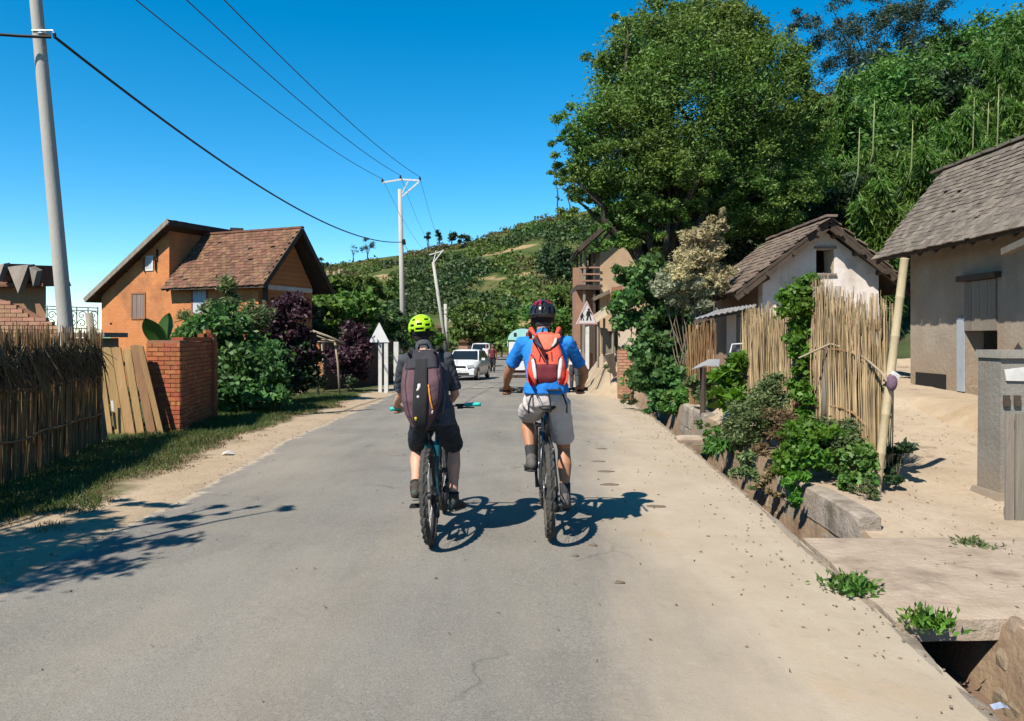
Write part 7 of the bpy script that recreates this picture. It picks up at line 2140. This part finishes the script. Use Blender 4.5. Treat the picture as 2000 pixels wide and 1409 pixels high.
# ---- canopied cart farther ahead
def cart():
    Y = 28.0; x = (1021 - 1000) / F * Y; z = zg(Y) + .05
    root = thing('canopied_cart', 'small two-wheeled cart with turquoise and white canopy, mostly hidden by the blue-shirted rider', 'cart', (x, Y, z))
    def bd(mb, name, mat, par=root, smooth=False): return mb.build(name, mat, par, smooth=smooth, local=True)
    TQ = M('turquoise_canvas', (.36, .70, .68), (.46, .78, .76), 5, .8); WC = M('white_canvas', (.80, .80, .79), (.86, .86, .85), 5, .8)
    mb = MB(); rows = []
    for i in range(5):
        y = -.45 + i * .25
        rows.append([Vector((.56 * math.cos(a), y, 1.75 + .42 * math.sin(a))) for a in np.linspace(math.pi * 1.02, -.02 * math.pi, 15)])
    mb.sheet(rows); mb.sheet([[q * 1 + Vector((0, 0, -.012)) for q in r_[::-1]] for r_ in rows]); cn = bd(mb, 'canopy', TQ, smooth=True)
    mb = MB(); mb.prism([Vector((.545 * math.cos(a), -.445, 1.74 + .41 * math.sin(a))) for a in np.linspace(math.pi, 0, 12)], (0, .02, 0)); bd(mb, 'canopy_back', TQ, cn)
    for s_ in (-1, 1):
        mb = MB(); mb.box((s_ * .555, .05, 1.62), (.02, .95, .24)); bd(mb, 'canopy_side', WC, cn)
        mb = MB(); mb.box((s_ * .22 - .06, -.452, 1.93), (.10, .012, .13)); bd(mb, 'dark_mark', BLKPL, cn)
        for y in (-.4, .5):
            mb = MB(); mb.tube([(s_ * .53, y, .62), (s_ * .54, y, 1.75)], .014, 6); bd(mb, 'pole', DARKMET)
        mb = MB(); mb.tube([(s_ * .34, -.5, .55), (s_ * .32, -1.0, .62), (s_ * .30, -1.7, .85)], .02, 7); bd(mb, 'shaft', DARKW)
        ring = [Vector((s_ * .62, .1 + .36 * math.sin(a), .37 + .36 * math.cos(a))) for a in np.linspace(0, 2 * math.pi, 29)[:-1]]
        mb = MB(); mb.tube(ring, .022, 7, closed=True); wo_ = bd(mb, 'wheel', RUBBER, smooth=True)
        mb = MB()
        for k in range(12): mb.tube([(s_ * .62, .1, .37), (s_ * .62, .1 + .35 * math.sin(k * math.pi / 6), .37 + .35 * math.cos(k * math.pi / 6))], .005, 4)
        sp = bd(mb, 'spokes', SPOKE, wo_); sp['kind'] = 'stuff'
    mb = MB(); mb.box((0, .1, .60), (.95, .62, .10)); mb2 = bd(mb, 'seat', M('red_seat', (.25, .05, .05), (.3, .07, .06), 5, .7))
    mb = MB(); mb.box((0, -.40, 1.36), (1.02, .03, .62)); bd(mb, 'back_curtain', WC)
    mb = MB(); mb.box((0, -.33, .88), (.95, .08, .45)); bd(mb, 'backrest', WC)
    mb = MB(); mb.box((0, -.15, .42), (.85, .75, .05)); bd(mb, 'floor_board', DARKW)
    mb = MB(); mb.tube([(-.62, .1, .37), (.62, .1, .37)], .02, 8); bd(mb, 'axle', DARKMET)
cart()

# ------------------------------------------------------------------ backpacks
def sq(t, e): return math.copysign(abs(t) ** e, t)
def shell(prof, n=30, e=.62):
    """rounded box lofted along z: rows of (z, y_centre, half width, half depth, x)"""
    rows = []
    for z, y, hw, hd, x in prof:
        rows.append([Vector((x + hw * sq(math.cos(2 * math.pi * j / n), e), y + hd * sq(math.sin(2 * math.pi * j / n), e), z)) for j in range(n + 1)])
    return rows
def pack(label, loc, lean, prof, mats, extras, grp='backpacks on the riders'):
    root = thing('backpack', label, 'backpack', loc, grp, (0, lean, 0))
    org = ORG[root.name]; ORG[root.name] = Vector((0, 0, 0))
    mb = MB(); rows = shell(prof); mb.sheet(rows)
    mb.add(rows[0][:-1], [tuple(range(30))]); mb.add(rows[-1][:-1], [tuple(range(30))[::-1]])
    b = remesh(mb, .009, 2, (mats[0],), 'bag', root, .006, 8, 3)
    from mathutils.bvhtree import BVHTree
    bv = BVHTree.FromPolygons([v.co.copy() for v in b.data.vertices], [tuple(p.vertices) for p in b.data.polygons])
    def hit(x, z, off=.0):
        h = bv.ray_cast(Vector((x, -2, z)), Vector((0, 1, 0)))
        return Vector((x, (h[0].y if h[0] else .0) - off, z))
    def panel(name, poly, mat, th=.008, steps=(10, 12)):
        """raised piece of cloth following the bag; poly = rows of (z, x_left, x_right)"""
        zs = np.linspace(poly[0][0], poly[-1][0], steps[1] + 1)
        L = np.interp(zs, [q[0] for q in poly], [q[1] for q in poly]); R_ = np.interp(zs, [q[0] for q in poly], [q[2] for q in poly])
        rws = []
        for i, z in enumerate(zs):
            r_ = []
            for j in range(steps[0] + 1):
                f = j / steps[0]; x = L[i] + (R_[i] - L[i]) * f
                ed = min(1, j / 1.0, (steps[0] - j) / 1.0, i / 1.0, (steps[1] - i) / 1.0)
                r_.append(hit(x, z, th * (.25 + .75 * ed) + .001))
            rws.append(r_)
        m = MB(); m.sheet(rws); o = m.build(name, mat, root, smooth=True)
        s_ = o.modifiers.new('s', 'SOLIDIFY'); s_.thickness = .006; s_.offset = 0
        return o
    def line(name, pts, r_, mat, n=10):
        ps = []
        for (x0, z0), (x1, z1) in zip(pts, pts[1:]):
            for i in range(n): f = i / n; ps.append(hit(x0 + (x1 - x0) * f, z0 + (z1 - z0) * f, r_ * .6))
        m = MB(); m.tube(ps, r_, 6); return m.build(name, mat, root, smooth=True)
    extras(root, panel, line, hit)
    ORG[root.name] = org
    return root
# red-orange pack on the blue shirt (z measured on the rider's own frame)
RED = cloth('coral_pack', (.70, .075, .045), (.78, .12, .07)); REDL = cloth('coral_pack_light', (.78, .16, .095), (.84, .23, .145))
MARO = cloth('maroon_mesh', (.13, .012, .022), (.20, .025, .035)); WHT = cloth('pack_white', (.78, .66, .62), (.84, .75, .72)); BLK = cloth('pack_black', (.012, .012, .014), (.025, .025, .028))
def ex_red(root, panel, line, hit):
    panel('lower_pocket', [(1.19, -.075, .075), (1.25, -.085, .085), (1.345, -.078, .078)], MARO, .012)
    panel('base', [(1.145, -.10, .10), (1.185, -.115, .115)], BLK, .010, (10, 5))
    for s in (-1, 1):
        a = [(1.17, s * .085, s * .125), (1.22, s * .085, s * .155), (1.29, s * .09, s * .16), (1.36, s * .10, s * .145), (1.41, s * .115, s * .125)]
        panel('side_pocket', [(z, min(p, q), max(p, q)) for z, p, q in a], RED, .022)
        w_ = [(1.22, s * .082, s * .100), (1.29, s * .084, s * .118), (1.36, s * .094, s * .125), (1.40, s * .110, s * .122)]
        panel('white_flash', [(z, min(p, q), max(p, q)) for z, p, q in w_], WHT, .026, (5, 10))
        line('piping', [(s * .082, 1.18), (s * .080, 1.30), (s * .095, 1.385), (s * .125, 1.42)], .006, BLK)
    panel('top_flap', [(1.455, -.02, .02), (1.50, -.075, .075), (1.555, -.105, .105), (1.585, -.09, .09)], REDL, .016)
    for s in (-1, 1):
        f = [(1.475, s * .03, s * .045), (1.515, s * .055, s * .085), (1.56, s * .07, s * .10)]
        panel('flap_flash', [(z, min(p, q), max(p, q)) for z, p, q in f], WHT, .020, (4, 6))
    line('flap_edge', [(-.115, 1.545), (-.08, 1.495), (0, 1.447), (.08, 1.495), (.115, 1.545)], .006, BLK)
    line('strap', [(0, 1.20), (0, 1.45)], .009, BLK)
    line('zip', [(-.05, 1.43), (-.06, 1.36)], .004, BLK); line('zip', [(.04, 1.44), (.04, 1.36)], .004, BLK)
    m = MB(); m.tube([hit(-.03, 1.585, 0) + Vector((0, .03, 0)), Vector((-.02, .30, 1.635)), Vector((.02, .30, 1.635)), hit(.03, 1.585, 0) + Vector((0, .03, 0))], .009, 7); m.build('grab_loop', BLK, root, smooth=True)
    for s in (-1, 1):
        m = MB(); m.tube([(s * .085, .33, 1.575), (s * .115, .40, 1.625), (s * .125, .49, 1.60), (s * .125, .54, 1.50), (s * .14, .47, 1.34), (s * .15, .34, 1.22), (s * .135, .24, 1.19)], [.014, .022, .022, .02, .014, .010, .010], 8); m.build('shoulder_strap', RED, root, smooth=True)
        m = MB(); m.tube([(s * .10, .17, 1.16), (s * .125, .10, 1.10), (s * .150, .075, 1.03), (s * .148, .06, .965)], .008, 6); m.build('hanging_strap', BLK, root, smooth=True)
    m = MB(); m.tube([(0, .13, 1.15), (.012, .045, 1.09), (.022, .035, 1.03), (.020, .03, .975)], .008, 6); m.build('hanging_strap', BLK, root, smooth=True)
pack('bright coral-red backpack with white flashes worn over the blue shirt', locB, -.010,
     [(1.145, .20, .085, .04, 0), (1.165, .19, .125, .075, 0), (1.24, .19, .155, .105, 0), (1.33, .21, .155, .115, 0), (1.42, .245, .130, .10, 0), (1.50, .285, .112, .085, 0), (1.57, .315, .095, .06, 0), (1.60, .325, .06, .03, 0)], (RED,), ex_red)
PLUM = cloth('plum_pack', (.105, .052, .065), (.16, .085, .098)); NAVY = cloth('pack_charcoal', (.03, .028, .036), (.05, .047, .058)); ORA = M('orange_zip', (.85, .30, .05), rough=.6); YEL = M('yellow_tag', (.75, .55, .03), rough=.6)
def ex_plum(root, panel, line, hit):
    panel('centre_panel', [(.86, -.06, .02), (.98, -.075, .035), (1.15, -.06, .05), (1.30, -.05, .045), (1.44, -.05, .05)], BLK, .012)
    panel('top_panel', [(1.33, -.125, .125), (1.40, -.12, .12), (1.465, -.095, .095)], NAVY, .008)
    for s in (-1, 1):
        line('seam', [(s * .10, 1.40), (s * .125, 1.22), (s * .105, 1.02), (s * .06, .88)], .004, NAVY)
    line('zip', [(.052, 1.21), (.062, 1.10), (.075, 1.02)], .007, ORA)
    line('zip_pull', [(.075, 1.02), (.068, .995)], .006, WHT)
    for k in range(4): line('lash_loop', [(-.035, 1.385 - k * .03), (.03, 1.385 - k * .03)], .004, BLK)
    panel('logo', [(1.165, -.045, -.018), (1.20, -.03, .0), (1.225, -.03, -.005)], WHT, .018, (3, 5))
    panel('logo_spot', [(1.115, -.035, -.012), (1.14, -.04, -.015)], WHT, .018, (3, 3))
    panel('yellow_tag', [(.945, -.06, -.040), (.985, -.065, -.04)], YEL, .018, (3, 3))
    line('pull_tab', [(-.025, 1.455), (-.018, 1.452)], .008, YEL, 3)
    m = MB(); m.tube([(-.04, .19, 1.475), (-.03, .17, 1.51), (.03, .17, 1.51), (.04, .19, 1.475)], .009, 7); m.build('grab_loop', BLK, root, smooth=True)
    for s in (-1, 1):
        m = MB(); m.tube([(s * .08, .24, 1.45), (s * .11, .34, 1.475), (s * .12, .43, 1.44), (s * .13, .44, 1.34), (s * .155, .34, 1.16), (s * .15, .22, 1.02), (s * .10, .12, .97)], [.013, .021, .021, .018, .012, .009, .009], 8); m.build('shoulder_strap', BLK, root, smooth=True)
        m = MB(); m.tube([(s * .135, .10, 1.20), (s * .155, .09, 1.10), (s * .13, .06, .98)], .006, 6); m.build('compression_strap', M('grey_webbing', (.16, .16, .17), rough=.8), root, smooth=True)
pack('plum and charcoal tapered backpack worn over the charcoal t-shirt', locA, -.055,
     [(.855, -.01, .040, .03, -.03), (.90, -.02, .072, .06, -.025), (.99, -.02, .118, .09, -.02), (1.10, -.005, .148, .11, -.015), (1.22, .03, .156, .115, -.01), (1.33, .08, .148, .105, -.005), (1.42, .125, .122, .085, 0), (1.47, .16, .08, .05, 0)], (PLUM,), ex_plum)

# ------------------------------------------------------------------ oncoming car and traffic
CARW = M('white_car_paint', (.74, .75, .76), (.78, .79, .80), 3, .3, 0, spec=.5)
GLASS = M('dark_glass', (.015, .02, .025), rough=.08, spec=.6)
def car(label, loc, yaw, L=3.8, Wd=1.62, H=1.42, body=CARW):
    root = thing('car', label, 'car', loc, 'oncoming cars', (0, 0, yaw))
    def bd(mb, name, mat, par=root, smooth=False): return mb.build(name, mat, par, smooth=smooth, local=True)
    hw = Wd / 2
    # front at -y
    prof = [(-L / 2, .34, .84), (-L / 2 + .04, .62, .92), (-L / 2 + .25, .74, .97), (-L / 2 + .95, .90, 1), (-.15, .93, 1), (L / 2 - .35, .93, 1), (L / 2 - .03, .86, .95), (L / 2, .40, .90)]
    n = len(prof); mb = MB(); rows = []
    for y, zt, k in prof:
        z0 = .22; w = hw * k
        rows.append([Vector((-w * .93, y, z0)), Vector((-w, y, z0 + .14)), Vector((-w, y, z0 + (zt - z0) * .62)), Vector((-w * .93, y, zt - .015)), Vector((-w * .6, y, zt + .02)), Vector((0, y, zt + .035)), Vector((w * .6, y, zt + .02)), Vector((w * .93, y, zt - .015)), Vector((w, y, z0 + (zt - z0) * .62)), Vector((w, y, z0 + .14)), Vector((w * .93, y, z0))])
    mb.sheet(rows); mb.add(rows[0], [tuple(range(11))]); mb.add(rows[-1], [tuple(range(11))[::-1]])
    b = bd(mb, 'body', body, smooth=True)
    cab = [(-.95 + .0, .90, .90), (-.30, H - .03, .76), (.1, H, .76), (L / 2 - .75, H - .04, .74), (L / 2 - .12, .92, .86)]
    cb = MB(); rws = []
    for y, z, k in cab:
        w = hw * k
        rws.append([Vector((-hw * .92, y, .90)), Vector((-w, y, z - .02)), Vector((-w * .6, y, z + .012)), Vector((w * .6, y, z + .012)), Vector((w, y, z - .02)), Vector((hw * .92, y, .90))])
    cb.sheet(rws); bd(cb, 'roof', body, smooth=False)
    def quad(name, pts, mat, d=(0, -.012, 0), par=root):
        m = MB(); m.prism([Vector(q) for q in pts], d); return bd(m, name, mat, par)
    quad('windscreen', [(-hw * .82, -.985 + .10, .955), (hw * .82, -.985 + .10, .955), (hw * .70, -.34, H - .08), (-hw * .70, -.34, H - .08)], GLASS, (0, -.03, .02))
    for s in (-1, 1):
        quad('side_window', [(s * hw * .915, -.62, .96), (s * hw * .915, .35, .96), (s * hw * .80, .25, H - .09), (s * hw * .80, -.22, H - .09)], GLASS, (s * .02, 0, .005))
        quad('side_window', [(s * hw * .915, .45, .96), (s * hw * .915, 1.25, .96), (s * hw * .80, 1.0, H - .10), (s * hw * .80, .38, H - .09)], GLASS, (s * .02, 0, .005))
        quad('headlight', [(s * hw * .48, -L / 2 - .012, .60), (s * hw * .86, -L / 2 + .06, .62), (s * hw * .88, -L / 2 + .06, .75), (s * hw * .50, -L / 2 + .01, .74)], M('headlamp_glass', (.42, .44, .46), rough=.15, spec=.6), (0, -.03, 0))
        m = MB(); m.box((s * (hw + .08), -.55, .98), (.16, .07, .11)); bd(m, 'wing_mirror', body)
        for y in (-L / 2 + .62, L / 2 - .62):
            x = s * (hw - .09)
            m = MB(); m.tube([(x - .09, y, .28), (x - .07, y, .28), (x + .07, y, .28), (x + .09, y, .28)], [.24, .285, .285, .24], 22); wo_ = bd(m, 'wheel', RUBBER)
            m = MB(); m.tube([(x + s * .092, y, .28), (x + s * .1, y, .28)], [.19, .17], 16); bd(m, 'hubcap', STEEL, wo_)
            m = MB(); m.prism([Vector((s * (hw + .004), y + .34 * math.cos(a), .28 + .34 * math.sin(a))) for a in np.linspace(0, math.pi, 12)], (-s * .02, 0, 0)); bd(m, 'wheel_arch', BLKPL)
    m = MB(); m.box((0, -L / 2 - .01, .40), (Wd * .9, .14, .22)); bp = bd(m, 'bumper', body)
    m = MB(); m.box((0, -L / 2 - .075, .335), (Wd * .62, .03, .09)); bd(m, 'air_intake', BLKPL, bp)
    m = MB(); m.box((.12, -L / 2 - .09, .43), (.46, .015, .10)); bd(m, 'number_plate', M('plate_white', (.75, .75, .72), rough=.5), bp)
    m = MB(); m.box((0, -L / 2 + .0, .66), (Wd * .40, .03, .07)); bd(m, 'grille', BLKPL)
    return root
car('white oncoming hatchback driving between the two riders', (-2.15, 37.2, zg(37.2) + .04), -.16)
car('small white car far behind the white hatchback', (-2.3, 58, zg(58) + .04), -.1, 3.9, 1.65, 1.75)

# walkers and a motorcyclist near the bend
def walker(label, x, y, z, S, h=1.68, face=(0, -1, 0), step=.12, grp='people farther down the road'):
    k = h / 1.72
    J = dict(pel=(0, 0, .95 * k), che=(0, .01, 1.24 * k), nek=(0, .01, 1.47 * k), hed=(0, .02, 1.60 * k), look=face,
             sh=((-.185 * k, 0, 1.40 * k), (.185 * k, 0, 1.40 * k)), el=((-.24 * k, .03, 1.12 * k), (.24 * k, -.02, 1.12 * k)), ha=((-.25 * k, .12, .84 * k), (.25 * k, .02, .82 * k)), hd=((0, .35, -1), (0, .15, -1)), grip=(False, False),
             hip=((-.09 * k, 0, .90 * k), (.09 * k, 0, .90 * k)), kn=((-.10 * k, step * .6, .50 * k), (.10 * k, -step * .2, .49 * k)), ank=((-.10 * k, step, .09 * k), (.10 * k, -step, .10 * k)), toe=((0, face[1], 0), (0, face[1], 0)))
    return figure(label, (x, y, z), J, S, 0, grp)
DSH = cloth('dark_shoe', (.04, .04, .04)); SOL = M('shoe_sole', (.03, .03, .03))
c = P(1122, 690, 27.5)
walker('person in a white shirt and dark hat walking near the children sign', c.x, 27.5, zg(27.5), dict(skin=SKINC, shirt=cloth('white_shirt', (.68, .66, .64), (.75, .74, .72)), shorts=cloth('grey_trousers', (.06, .06, .07)), long=True, hat=cloth('dark_hat', (.03, .025, .02)), shoe=DSH, sole=SOL, seed=3))
c = P(962, 700, 46)
walker('person in a dark red top walking on the road right of the white hatchback', c.x, 46, zg(46) + .03, dict(skin=SKINC, hair=HAIRD, shirt=cloth('dark_red_top', (.12, .02, .03)), shorts=cloth('black_trousers', (.02, .02, .025)), long=True, shoe=DSH, sole=SOL, seed=4))
c = P(950, 690, 49)
walker('person in a white top standing behind the white hatchback', c.x, 49, zg(49) + .03, dict(skin=SKINC, hair=HAIRD, shirt=cloth('white_top', (.72, .72, .74)), shorts=cloth('blue_trousers', (.03, .04, .09)), long=True, shoe=DSH, sole=SOL, seed=6))
